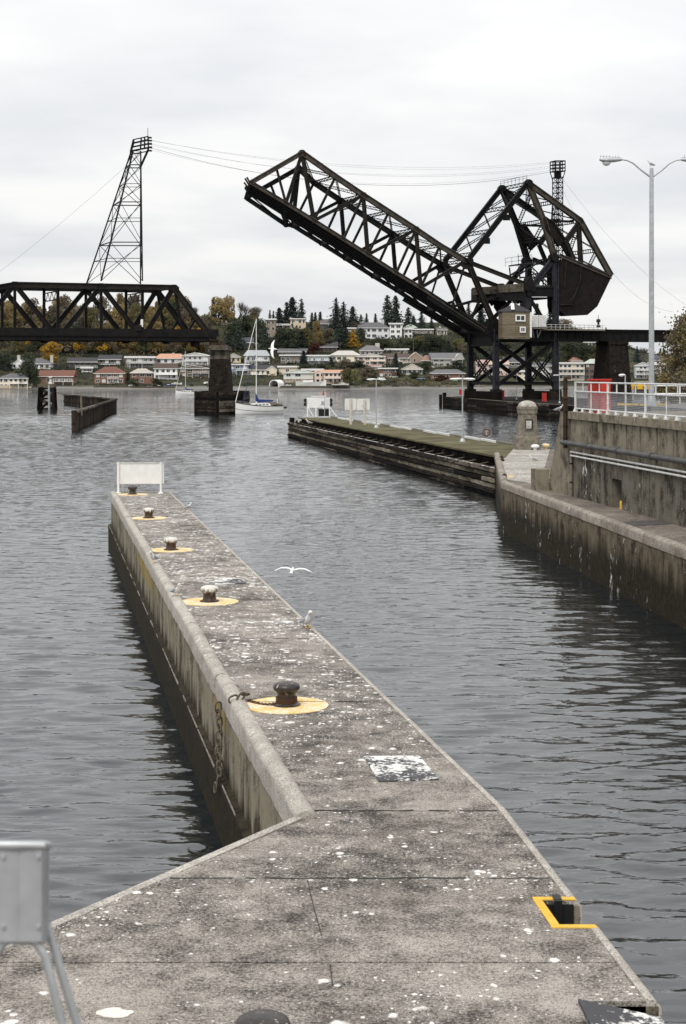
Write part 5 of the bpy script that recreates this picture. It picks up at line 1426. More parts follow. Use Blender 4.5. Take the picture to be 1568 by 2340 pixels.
# life ring on a stand
lr = on(1112, 1007, ZD); th = thing('life_ring', 'brown life ring on a thin stand on the timber dock', 'life ring', tuple(lr))
zc = HC - (988 - HY) / F * lr.y
b = MB(); rings = []
for k in range(25):
    a = 2 * math.pi * k / 24; c = Vector((lr.x + math.cos(a) * .29, lr.y, zc + math.sin(a) * .29)); o = Vector((math.cos(a), 0, math.sin(a)))
    rings.append([c + (o * math.cos(q) + Vector((0, 1, 0)) * math.sin(q)) * .075 for q in [2 * math.pi * j / 8 for j in range(8)]])
b.loft(rings, cap=False); b.build('ring', plain('faded_brown', (.16, .085, .055), .8, .5, 5), th, smooth=60)
MB().beam((lr.x, lr.y + .1, ZD), (lr.x, lr.y + .1, zc + .2), .07).build('stand', M['galv'], th)
MB().beam((lr.x - .28, lr.y + .06, zc + .12), (lr.x + .28, lr.y + .06, zc + .12), .05, .1).build('crossbar', M['whitedull'], th)
MB().lathe((lr.x, lr.y + .1, ZD), [(.2, 0), (.2, .04), (.05, .08)], 8).build('foot', M['galv'], th)

# octagonal concrete monument
mo = on(1205, 1027, ZT); s = mo.y / F
mn = thing('concrete_pillar', 'squat domed concrete pillar with a niche standing on the wall end', 'pillar', tuple(mo))
def octr(hw, z, ch=.32): 
    c = hw * (1 - ch); return [Vector((mo.x + x, mo.y + y, ZT + z)) for x, y in ((-c, -hw), (c, -hw), (hw, -c), (hw, c), (c, hw), (-c, hw), (-hw, c), (-hw, -c))]
H = 111 * s
def hz(y): return (1028 - y) * s
fixn(MB().loft([octr(29 * s, -.05), octr(28 * s, hz(1000)), octr(25.5 * s, hz(996))]).build('plinth', M['stone'], mn))
fixn(MB().loft([octr(23.5 * s, hz(996.3)), octr(19.5 * s, hz(946))]).build('shaft', M['stone'], mn))
fixn(MB().loft([octr(21.5 * s, hz(945.8)), octr(21.5 * s, hz(938)), octr(22.5 * s, hz(936)), octr(22.3 * s, hz(931)), octr(20 * s, hz(929))]).build('collar', M['stone'], mn))
prof = [(19.5 * s * math.cos(a), hz(929) + (hz(916) - hz(929)) * math.sin(a)) for a in [math.pi / 2 * k / 7 for k in range(8)]]
fixn(MB().loft([octr(max(r_, .01), z) for r_, z in prof]).build('dome', plain('pale_dome', (.42, .40, .35), .9, .45, 3), mn, smooth=35))
nx_, nyf = 22.7 * s, -.02
MB().box((mo.x + 1.5 * s, mo.y - 21.6 * s, ZT + hz(970)), (20 * s, .22, 27 * s)).build('niche_frame', M['stone'], mn)
MB().box((mo.x + 1.5 * s, mo.y - 21.6 * s - .06, ZT + hz(970)), (17 * s, .14, 23 * s)).build('niche', M['black'], mn)
MB().box((mo.x + .8 * s, mo.y - 21.6 * s - .10, ZT + hz(970.5)), (12 * s, .10, 18 * s)).build('niche_stone', plain('pale_panel', (.5, .49, .46), .8, .5, 3), mn)
# small white bollard caps and lumps on the platform
for x, y, lab, mt in ((1223, 1026, 'small white bollard beside the domed pillar', 'white'), (1247, 1024, 'small yellow stained bollard at the far edge of the platform', 'circle')):
    p = on(x, y, ZT + .1); MB().lathe((p.x, p.y, ZT), [(.14, 0), (.12, .12), (.2, .2), (.33, .24), (.33, .36), (.2, .44), (.01, .46)], 14).build('small_bollard', M[mt], smooth=40, label=lab, cat='bollard')
gull('brown_gull', 'brown young gull sitting on the pale platform before the domed pillar', on(1217, 1055, ZT), R(200), 1.5)
for i, (x, y) in enumerate(((1146, 1048), (1148, 1054), (1153, 1090))):
    p = on(x, y, ZT); MB().lathe((p.x, p.y, ZT), [(.16, 0), (.14, .12), (.05, .2), (.01, .21)], 8).build('mooring_eye', M['rust'], smooth=40, label=['far rusty mooring eye at the platform corner by the dock', 'second rusty mooring eye at the platform corner by the dock', 'rusty mooring eye amid the yellow stain on the platform'][i], cat='mooring eye')
ys_t = NT('yellow_stain'); v = ys_t.pos(); ys_t.col(ys_t.mix(ys_t.ramp(ys_t.noise(v, 3, 4, .7), (.45, 0.0), (.6, 1.0)), (.40, .38, .35), (.62, .40, .08))); ysm = ys_t.set(.9)
p = on(1161, 1088, ZT); MB().poly([(p.x + math.cos(a) * .33 * (1 + .3 * math.sin(5 * a)), p.y + math.sin(a) * 1.5 * (1 + .2 * math.cos(3 * a))) for a in [2 * math.pi * j / 20 for j in range(20)]], ZT - .02, ZT + .010).build('yellow_stain', ysm, ledge)

# ------------------------------------------------------------------ railing on the upper wall
M['rail'] = plain('worn_rail_paint', (0.60, 0.61, 0.61), 0.5, 0.25, 6)
rl = thing('railing', 'white pipe railing with wire mesh along the top of the right wall', 'railing', tuple(wp(0, .35, ZU)))
rd = .22
S1 = 46.0
hts = (1.42, .98, .16)
for h_ in hts:
    s = .45
    while s < S1:
        e = min(s + 6.4, S1); MB().tube([wp(s, rd, ZU + h_), wp(e, rd, ZU + h_)], .036, 8).build('rail', M['rail'], rl, smooth=40); s = e
s = .55; k = 0
while s < S1:
    if k % 2 == 0:
        MB().tube([wp(s, rd, ZU), wp(s, rd, ZU + 1.42)], .055 if k % 4 == 0 else .03, 8).build('post', M['rail'], rl, smooth=40)
    else:
        MB().tube([wp(s, rd, ZU + .98), wp(s, rd, ZU + 1.42)], .03, 8).build('stud', M['rail'], rl, smooth=40)
    MB().lathe(wp(s, rd, ZU), [(.12, 0), (.12, .03), (.08, .12), (.06, .17)], 8).build('post_foot', M['rail'], rl, smooth=40)
    s += 1.35; k += 1
mw = M['galv']; b = MB()
s = .6
while s < S1:
    b.beam(wp(s, rd + .05, ZU + .17), wp(s, rd + .05, ZU + .97), .007); s += .085
for i in range(11): b.beam(wp(.6, rd + .05, ZU + .2 + i * .073), wp(S1, rd + .05, ZU + .2 + i * .073), .012)
b.build('wire_mesh', mw, rl, kind='stuff')
# second railing on the far side of the apron
rl2 = thing('railing', 'second white railing farther back behind the lamp post at far right', 'railing', (22, 100, ZU))
for h_ in (1.1, .6): MB().tube([(18.3, 99.5, ZU + h_), (60, 96, ZU + h_)], .045, 8).build('rail', M['white'], rl2, smooth=40)
for i in range(20): MB().tube([(18.4 + i * 2.1, 99.5 - i * .176, ZU - .02), (18.4 + i * 2.1, 99.5 - i * .176, ZU + 1.12)], .04, 6).build('post', M['white'], rl2, smooth=40)
# red cabinet behind the railing
s_a, s_b = wall_s(1346), wall_s(1394)
p = at(1370, 900, 77.2); p.z = ZU
rc = thing('red_cabinet', 'tall red boarded cabinet behind the white railing', 'cabinet', tuple(p))
Yc_ = p.y; w_ = 49 / F * Yc_; zt = HC - (869 - HY) / F * Yc_
red2 = plain('red_board', (0.42, 0.030, 0.020), .6, .3, 1.2)
for i in range(2):
    cx_ = p.x - w_ / 4 + i * (w_ / 2); 
    MB().box((cx_, p.y + (.12 if i == 0 else 0), (ZU + zt) / 2), (w_ / 2 - .03, .5, zt - ZU)).build('door', red2 if i == 0 else M['red'], rc)
for i in range(5): MB().box((p.x - w_ / 2 + .07 + i * .11, p.y - .145, (ZU + zt) / 2 - .05), (.02, .02, (zt - ZU) * .9)).build('batten', red2, rc)
MB().box((p.x, p.y + .05, zt + .03), (w_ + .06, .7, .06)).build('top', M['red'], rc)
MB().box((p.x + w_ * .28, p.y - .262, ZU + .75), (.05, .02, .16)).build('handle', M['iron'], rc)
# yellow-topped capstan with a slatted yellow ring
cpn = at(1468, 925, (HC - ZU) * F / 74); cpn.z = ZU
cs = thing('capstan', 'yellow capped capstan with a slatted yellow base ring behind the railing', 'capstan', tuple(cpn))
sc_ = cpn.y / F
def cz(y): return HC - (y - HY) * sc_ - ZU
MB().lathe(cpn, [(.68, 0), (.64, .1), (.50, .3), (.47, .7), (.50, cz(890)), (.5, cz(890) + .01)], 24).build('drum', plain('grey_drum', (.13, .135, .14), .5, .4, 3), cs, smooth=40)
MB().lathe(cpn, [(.5, cz(890)), (.64, cz(889)), (.66, cz(880)), (.63, cz(878.6))], 24).build('yellow_band', M['yellow'], cs, smooth=40)
MB().lathe(cpn, [(.62, cz(879)), (.58, cz(876)), (.45, cz(872.5)), (.25, cz(871)), (.01, cz(870.6))], 24).build('dome', M['stone'], cs, smooth=40)
for i in range(8):
    a = 2 * math.pi * i / 8; MB().box((cpn.x + math.cos(a) * .665, cpn.y + math.sin(a) * .665, ZU + cz(885)), (.16, .12, .12), a).build('socket', M['black'], cs)
for i in range(20):
    a = 2 * math.pi * (i + .5) / 20; MB().box((cpn.x + math.cos(a) * 1.35, cpn.y + math.sin(a) * 1.35, ZU + .05), (.18, .34, .08), a).build('ring_slat', M['yellow'], cs)
# tall lamp post
lpz = Vector(((1489 - CX) / F * 92, 92, ZU)); s = 92 / F
ll = thing('tall_lamp_post', 'tall pale two armed street lamp behind the railing', 'street lamp', tuple(lpz))
def lz(y): return HC - (y - HY) * s
MB().tube([lpz, (lpz.x, 92, lz(640)), (lpz.x, 92, lz(392)), (lpz.x, 92, lz(384))], [.165, .14, .115, .10], 14).build('pole', M['galv'], ll, smooth=40)
MB().box((lpz.x, 92, ZU + .03), (.5, .5, .08)).build('base_plate', M['galv'], ll)
MB().lathe((lpz.x, 92, ZU), [(.28, 0), (.28, .2), (.2, .6), (.17, .65)], 12).build('base', M['galv'], ll, smooth=40)
for sg_ in (-1, 1):
    def ax(x): return lpz.x + sg_ * (1487 - x) * s * -1 if False else lpz.x - (1487 - x) * s * (1 if sg_ < 0 else -1)
    pts = [(ax(1484), 92, lz(404)), (ax(1465), 92, lz(390)), (ax(1445), 92, lz(373)), (ax(1432), 92, lz(367)), (ax(1419), 92, lz(364.5))]
    MB().tube(pts, [.055, .05, .045, .04, .04], 10).build('arm', M['galv'], ll, smooth=50)
    rings = []
    for x, hw, zt_2, zb_2 in ((1420, .06, 362.5, 367), (1415, .13, 361, 368.5), (1400, .20, 360.5, 371), (1385, .21, 360.5, 372), (1374, .18, 361, 370), (1368, .10, 362.5, 367)):
        c = (lz(zt_2) + lz(zb_2)) / 2; hh = (lz(zt_2) - lz(zb_2)) / 2
        rings.append([Vector((ax(x), 92 + math.cos(a) * hw, c + math.sin(a) * hh)) for a in [2 * math.pi * j / 14 for j in range(14)]])
    hd = fixn(MB().loft(rings).build('lamp_head', M['galv'], ll, smooth=50))
    gl_ = plain('lamp_glass', (.55, .56, .55), .2, .1)
    q = Vector((ax(1384), 92, lz(371))); rings = []
    for k in range(6):
        a = math.pi / 2 * k / 5; rings.append([q + Vector((math.cos(t_) * .24 * math.cos(a), math.sin(t_) * .17 * math.cos(a), -.20 * math.sin(a))) for t_ in [2 * math.pi * j / 14 for j in range(14)]])
    fixn(MB().loft(rings).build('lens', gl_, hd, smooth=50))
    b = MB()
    for k in range(7): b.tube([(ax(1370 + k * 7), 92, lz(361)), (ax(1370 + k * 7 + random.uniform(-2, 2)), 92, lz(355 + random.uniform(-3, 2)))], .008, 4)
    b.tube([(ax(1369), 92, lz(357)), (ax(1418), 92, lz(360))], .008, 4)
    b.build('bird_spikes', M['wire'], hd)

# ------------------------------------------------------------------ timber fender round the tower
fd = thing('timber_fender', 'long black timber fender with a deck round the foot of the bridge tower', 'fender', (31, 380, 0))
f0, f1, f2 = Vector((24.8, 404, 0)), Vector((31.6, 340, 0)), Vector((41.5, 286, 0))
fd_out = [f0, f1, f2]
b = MB(); b.poly([(f2.x + .9, f2.y), (58, 286), (58, 420), (33, 420), (f0.x + .8, f0.y), (f1.x + .9, f1.y)], -1.5, 2.5); b.build('fender_deck', M['timberblack'], fd)
rnd = random.Random(4)
for i in range(7):
    z = -.1 + i * .44; ind = .12 if i % 2 else 0
    for p, q in ((f0, f1), (f1, f2)):
        n = 6
        for k in range(n):
            a, c = p.lerp(q, k / n), p.lerp(q, (k + .99) / n); jj = rnd.uniform(-.06, .06)
            MB().beam((a.x + ind + jj + .3, a.y, z), (c.x + ind + jj + .3, c.y, z), .5, .42).build('wale_timber', M['timberblack'] if rnd.random() < .8 else M['timber'], fd)
for i in range(6):
    z = -.1 + i * .5; MB().beam((f0.x + .2, f0.y, z), (33, 421, z), .5, .45).build('end_timber', M['timberblack'], fd)
MB().tube([(f0.x + .3, f0.y - .3, -2), (f0.x + .3, f0.y - .3, 3.7)], .45, 8).build('corner_pile', M['timberblack'], fd, smooth=40)
MB().tube([(f0.x - .6, f0.y + .6, -2), (f0.x - .6, f0.y + .6, 3.2)], .4, 8).build('corner_pile', M['timberblack'], fd, smooth=40)
a, c = f0 + Vector((1.4, 0, 2.62)), f1 + Vector((1.6, 0, 2.62)); MB().beam(a, c, .35, .25).build('kerb_timber', M['stone'], fd)
a, c = f1 + Vector((1.6, 0, 2.62)), f2 + Vector((1.6, 0, 2.62)); MB().beam(a, c, .35, .25).build('kerb_timber', M['stone'], fd)
for i, (x, yb_, yt_) in enumerate(((1054, 902, 891), (1147.5, 910, 893), (1244, 917, 899))):
    p = on(x, yb_, 2.5); zt2 = HC - (yt_ - HY) / F * p.y; s = p.y / F
    th = thing('red_box', ['leftmost small red box on the black fender, below the leaf heel', 'middle small red box on the black fender, by the near tower column', 'rightmost small red box on the black fender, right of the pillar dome'][i], 'box', tuple(p), 'red boxes on the fender')
    MB().box((p.x, p.y, (2.5 + zt2) / 2), (9.5 * s, .8, zt2 - 2.5)).build('box_body', M['red'], th); MB().box((p.x, p.y, zt2 + .05), (10.5 * s, .95, .12)).build('lid', M['red'], th)
    MB().box((p.x, p.y - .415, (2.5 + zt2) / 2), (7 * s, .03, (zt2 - 2.5) * .8)).build('door', red2, th)
for i, (x, yb_, yt_) in enumerate(((1095, 904, 857), (1180.5, 913, 857), (1279, 921, 857), (1429, 921, 856))):
    p = on(x, yb_, 2.5) if i < 3 else Vector(((x - CX) / F * 130, 130, 2.6))
    dock_lamp(x, yb_, yt_, 15, ['single armed lamp post standing left of the near tower leg', 'single armed lamp post in the middle of the tower bracing', 'single armed lamp post right of the bridge tower', 'single armed lamp post before the right bridge pier'][i], 2.5, 1, Y=p.y, grp='single armed lamps near the bridge')
MB().poly([(26, 124), (70, 124), (70, 150), (26, 150)], -1, 2.5).build('far_quay', M['lockwall'], label='low dark quay behind the railed wall on the far side', cat='quay')

# ------------------------------------------------------------------ V-shaped wall and small dolphin on the left
vw = thing('v_shaped_wall', 'rusty V shaped sheet pile wall standing in the water at left', 'wall', tuple(on(170, 984, 0)))
v0, v1, v2 = on(169, 984, 0), on(265, 940, 0), on(146, 925, 0)
shp = timber_material('sheet_piling', (.018, .014, .011), (.085, .062, .042), .4, 0, (1.6, 1.6, .2))
def pilewall(a, c, n, nm):
    d = (c - a) / n
    for i in range(n):
        p, q = a + d * i, a + d * (i + .995); off = .10 if i % 2 else 0
        e = Vector((d.y, -d.x, 0)).normalized() * off
        MB().hexa([p + e + Vector((0, 0, -1)), q + e + Vector((0, 0, -1)), q + e + Vector((0, .7, -1)), p + e + Vector((0, .7, -1)), p + e + Vector((0, 0, 2.58)), q + e + Vector((0, 0, 2.58)), q + e + Vector((0, .7, 2.58)), p + e + Vector((0, .7, 2.58))]).build(nm, shp, vw)
pilewall(v0, v1, 44, 'sheet_pile'); pilewall(v2, v1, 30, 'sheet_pile')
for a, c in ((v0, v1), (v2, v1)):
    d = c - a; n = 5
    for i in range(n):
        p, q = a + d * (i / n), a + d * ((i + .985) / n)
        MB().beam((p.x, p.y + .2, 2.72), (q.x, q.y + .2, 2.72), .9, .3).build('cap_beam', M['timber'], vw)
    MB().beam((a.x, a.y - .2, 1.0), (c.x, c.y - .2, 1.0), .3, .35).build('waler', M['timberblack'], vw)
MB().tube([v0 + Vector((0, .2, -1)), v0 + Vector((0, .2, 3.0))], .4, 8).build('end_pile', M['rust'], vw, smooth=40)
MB().tube([v0 + Vector((.2, 6, 2)), v0 + Vector((.1, 6, 5.4))], .16, 6).build('marker_pole', M['timberpale'], vw)
dl = thing('timber_dolphin', 'small cross braced timber dolphin standing in the water at far left', 'dolphin', tuple(on(105, 937, 0)))
dp_ = on(105, 937, 0); s = dp_.y / F; hw = 17 * s
def dz(y): return HC - (y - HY) * s
leg4 = []
for sx_, sy_ in ((-1, -1), (1, -1), (1, 1), (-1, 1)):
    a, c = Vector((dp_.x + sx_ * hw * 1.06, dp_.y + sy_ * hw + hw, -1)), Vector((dp_.x + sx_ * hw * .86, dp_.y + sy_ * hw * .9 + hw, dz(885))); leg4.append((a, c))
    MB().tube([a, c], .34, 8).build('pile', M['timberblack'], dl, smooth=40)
for i in range(4):
    (a, c), (e, g2) = leg4[i], leg4[(i + 1) % 4]
    for l0, l1 in ((.2, .58), (.58, .96)):
        MB().beam(a.lerp(c, l0), e.lerp(g2, l1), .25, .3).build('brace', M['timberblack'], dl); MB().beam(e.lerp(g2, l0), a.lerp(c, l1), .25, .3).build('brace', M['timberblack'], dl)
    for l in (.2, .58, .96): MB().beam(a.lerp(c, l), e.lerp(g2, l), .3, .35).build('cap', M['timberblack'], dl)
MB().box((dp_.x, dp_.y + hw, dz(881)), (hw * 2.2, hw * 2.2, .7)).build('top_platform', plain('brown_mossy_top', (.13, .105, .07), .9, .4, 1), dl)
MB().lathe((dp_.x + .9, dp_.y + 1, dz(877)), [(.5, -.2), (.5, .2), (.25, .5), (.2, 1.3), (.45, 1.4), (.45, 1.6), (.1, 1.7)], 10).build('beacon', M['whitedull'], dl, smooth=40)
MB().tube([(dp_.x + hw * .5, dp_.y - .3, -1), (dp_.x + hw * .45, dp_.y - .3, dz(880))], .25, 8).build('white_pile', M['galv'], dl, smooth=40)

# ------------------------------------------------------------------ sailboats
def sailboat(name, label, loc, rz, L, mast, main=True, grp='sailboats'):
    th = thing(name, label, 'sailboat', tuple(loc), grp)
    Bm = L * .155; rings = []; deckr = []
    st = [(-.50, .62, .10, .62), (-.40, .78, -.02, .60), (-.2, .95, -.10, .60), (0, 1.0, -.12, .62), (.2, .86, -.10, .68), (.36, .55, -.06, .76), (.46, .24, .05, .84), (.52, .03, .55, .90)]
    n = 9
    for x, w_, zb, zs in st:
        zb *= L * .06; zs = zs * L * .26
        r_ = []
        for j in range(n):
            a = math.pi * j / (n - 1); yy = math.cos(a); dzz = math.sin(a)
            r_.append(Vector((x * L, Bm * w_ * math.copysign(abs(yy) ** .55, yy), zs + (zb - .35 - zs) * dzz ** .75)))
        rings.append(r_)
    b = MB().loft(rings, closed=False, cap=False)
    k = len(rings)
    b.f.append(tuple(range(n)))
    hull = fixn(b.build('hull', M['white'], th, smooth=50, local=True))
    b = MB(); q = [r_[0] for r_ in rings] + [r_[-1] for r_ in rings][::-1]
    b.add([v - Vector((0, 0, .03)) for v in q], [tuple(range(len(q)))]); b.build('deck', M['stone'], th, local=True)
    for e in (0, -1):
        MB().tube([r_[e] + Vector((0, 0, .02)) for r_ in rings], L * .0075, 6).build('rub_rail', M['timber'], hull, smooth=50, local=True)
    MB().tube([r_[1] * 1.0 + Vector((0, 0, -.0)) for r_ in rings], L * .004, 5).build('stripe', M['timber'], hull, local=True)
    dz_ = L * .165
    cab = []
    for x, w_, h_ in ((-.22, .085, .0), (-.20, .085, .045), (.05, .085, .05), (.20, .06, .035), (.26, .05, .0)):
        cab.append([Vector((x * L, -w_ * L, dz_ - .05)), Vector((x * L, w_ * L, dz_ - .05)), Vector((x * L, w_ * L * .85, dz_ + h_ * L)), Vector((x * L, -w_ * L * .85, dz_ + h_ * L))])
    cb = fixn(MB().loft(cab).build('cabin', M['white'], th, local=True))
    for x in (-.14, -.06, .02, .1):
        for sg_ in (-1, 1): MB().box((x * L, sg_ * .080 * L, dz_ + .023 * L), (.05 * L, .03, .016 * L)).build('porthole', M['glass'], cb, local=True)
    mx_ = .06 * L
    ms = MB().tube([(mx_, 0, dz_), (mx_, 0, mast)], [L * .0105, L * .008], 8).build('mast', M['white'], th, smooth=40, local=True)
    for f in (.47, .72):
        z = dz_ + (mast - dz_) * f; MB().tube([(mx_, -L * .075 * (1.2 - f * .5), z), (mx_, L * .075 * (1.2 - f * .5), z)], L * .004, 6).build('spreader', M['white'], ms, local=True)
    bow = Vector((.52 * L, 0, .23 * L))
    MB().tube([bow, bow.lerp(Vector((mx_, 0, mast)), .97)], [L * .0075, L * .0055], 6).build('furled_jib', M['white'], th, smooth=40, local=True)
    MB().tube([(-.5 * L, 0, .10 * L), (mx_, 0, mast)], L * .0012, 4).build('stay', M['wire'], th, local=True)
    for sg_ in (-1, 1): MB().tube([(mx_, sg_ * Bm * .95, .09 * L), (mx_, sg_ * L * .045, dz_ + (mast - dz_) * .72), (mx_, 0, mast)], L * .0012, 4).build('shroud', M['wire'], th, local=True)
    blue = plain('blue_canvas', (.018, .045, .17), .8, .25, 2)
    bz = dz_ + .075 * L
    MB().tube([(mx_, 0, bz), (mx_ - .40 * L, 0, bz + .005 * L)], L * .006, 6).build('boom', M['white'], th, local=True)
    rings = []
    for f, w_, h_ in ((.0, .016, .15), (.05, .024, .11), (.14, .026, .055), (.5, .022, .040), (.92, .016, .030), (1.0, .006, .012)):
        rings.append([Vector((mx_ - .40 * L * f + .01 * L, math.cos(a) * w_ * L, bz + .018 * L + h_ * L * .6 * math.sin(a) + (h_ * L * .45 if f < .1 else 0))) for a in [2 * math.pi * j / 10 for j in range(10)]])
    fixn(MB().loft(rings).build('sail_cover', blue, th, smooth=50, local=True))
    rail_ = MB()
    for sg_, e in ((-1, 0), (1, -1)):
        pass
    for sg_ in (-1, 1):
        pts = [Vector((x * L, sg_ * Bm * w_ * .97, zs * L * .26 + .045 * L)) for x, w_, zb, zs in st[:-1]]
        rail_.tube(pts, L * .0012, 4)
        for p in pts: rail_.tube([p, p - Vector((0, 0, .045 * L))], L * .0015, 4)
    rail_.build('lifelines', M['galv'], th, local=True)
    if main:
        MB().tube([(.40 * L, .02, .12 * L), (mx_ + .02 * L, .02, mast * .62)], L * .005, 6).build('inner_forestay', blue, th, local=True)
        MB().box((-.42 * L, 0, .185 * L), (.10 * L, .18 * L, .045 * L)).build('stern_gear', M['timberpale'], th, local=True)
        MB().box((-.30 * L, 0, .205 * L), (.10 * L, .16 * L, .05 * L)).build('spray_hood', M['stone'], th, local=True)
        MB().tube([(-.45 * L, -.07 * L, .1 * L), (-.45 * L, -.07 * L, .30 * L)], L * .006, 6).build('stern_pole', M['white'], th, local=True)
        MB().loft([[Vector((-.49 * L + a, -.10 * L, .11 * L + c)) for a, c in ((-.01, .0), (.5, 0), (.55, .35), (-.06, .35))], [Vector((-.49 * L + a - .7, .12 * L, .11 * L + c)) for a, c in ((-.01, .0), (.5, 0), (.55, .35), (-.06, .35))]]).build('dinghy', M['timberpale'], th, local=True)
    th.rotation_euler.z = rz
    return th
pb_ = on(592, 946.5, 0)
sailboat('sailboat', 'white sailboat with blue sail cover motoring past the bridge pier', (pb_.x, pb_.y, -.02), R(180 + 33), 10.8, (946 - 728) / F * pb_.y)
p = on(427, 903, 0); sailboat('sailboat', 'small white sailboat with dark blue cover moored near the far shore', (p.x, p.y, 0), R(176), 8.4, (903 - 803) / F * p.y, False)
def cruiser(label, loc, rz, L, grp='motor boats'):
    th = thing('motor_boat', label, 'boat', tuple(loc), grp)
    rings = []
    for x, w_, zs in ((-.5, .85, .5), (-.2, 1, .5), (.1, .98, .56), (.35, .62, .68), (.5, .05, .8)):
        rings.append([Vector((x * L, sy * .17 * L * w_ * k, z)) for sy, k, z in ((1, 1, zs * L * .2), (1, .85, .0), (1, .3, -.25), (-1, .3, -.25), (-1, .85, .0), (-1, 1, zs * L * .2))])
    fixn(MB().loft(rings).build('hull', M['white'], th, smooth=40, local=True))
    c_ = fixn(MB().loft([[Vector((x * L, -.11 * L, .1 * L)), Vector((x * L, .11 * L, .1 * L)), Vector((x * L, .09 * L, .1 * L + h_ * L)), Vector((x * L, -.09 * L, .1 * L + h_ * L))] for x, h_ in ((-.25, .02), (-.22, .16), (.08, .17), (.2, .06), (.32, .02))]).build('cabin', M['white'], th, local=True))
    for sg_ in (-1, 1): MB().box((-.06 * L, sg_ * .102 * L, .19 * L), (.24 * L, .03, .05 * L)).build('window', M['glass'], c_, local=True)
    MB().box((-.06 * L, 0, .285 * L), (.34 * L, .22 * L, .02 * L)).build('canopy', M['whitedull'], th, local=True)
    th.rotation_euler.z = rz; return th
p = on(1327, 921, 0); cruiser('white cabin cruiser seen through the railing mesh', p, R(195), 5.6)
p = on(1385, 897, 0); cruiser('small pale motor boat moored beyond the bridge pier', p, R(160), 7.5)
# foreground: grey sheet-metal seat back on bent tube legs, out of focus
fs = thing('metal_stool', 'blurred grey metal seat on bent tube legs at the lower left corner', 'stool', (-.83, 4.1, 6.68))
YS = 4.1
def fp(x, y, d=0.0): p = at(x, y, YS + d); return p
gm = plain('grey_sheet_metal', (.40, .41, .43), .45, .22, 7, .25)
rings = []
for x, dpt in ((-150, .10), (-110, .02), (-60, 0), (20, .0), (38, .001), (44, .004), (50, .001), (66, 0), (95, .0), (104, .012), (110, .05), (111, .12)):
    a, c = fp(x, 2152, dpt), fp(x, 1930, dpt)
    rings.append([a, c, c + Vector((0, .012, 0)), a + Vector((0, .012, 0))])
fixn(MB().loft(rings).build('seat_back', gm, fs, smooth=40))
for x, y in ((8, 1958), (88, 1958), (8, 2118), (88, 2118)): MB().lathe(tuple(fp(x, y, -.001)), [(.006, -.004), (.006, .004), (.001, .005)], 8).build('rivet', M['galv'], fs, smooth=40)
MB().tube([fp(-150, 1932, .1), fp(-100, 1931, .01), fp(40, 1931, .0), fp(98, 1931, .005), fp(110, 1933, .06)], .0115, 10).build('rolled_edge', M['galv'], fs, smooth=60)
def leg_(pts):
    MB().tube([fp(x, y, d) for x, y, d in pts], .0105, 10).build('tube_leg', M['galv'], fs, smooth=60)
zb_f = 6.685
def yat(Yd): return HY + (HC - zb_f) * F / (YS + Yd)
leg_([(40, 2150, .02), (62, 2147, .02), (85, 2155, .02), (103, 2185, .02), (125, 2270, .02), (142, 2340, .02), (168, 2450, .02), (174, yat(.02), .02)])
leg_([(106, 2110, .06), (114, 2135, .06), (124, 2165, .06), (145, 2240, .06), (178, 2345, .06), (206, 2440, .06), (212, yat(.06), .06)])
leg_([(40, 2150, .02), (20, 2148, .02), (5, 2160, .02), (-18, 2200, .02), (-40, 2290, .02), (-70, yat(.02), .02)])
leg_([(-140, 2110, .09), (-150, 2200, .09), (-170, yat(.09), .09)])
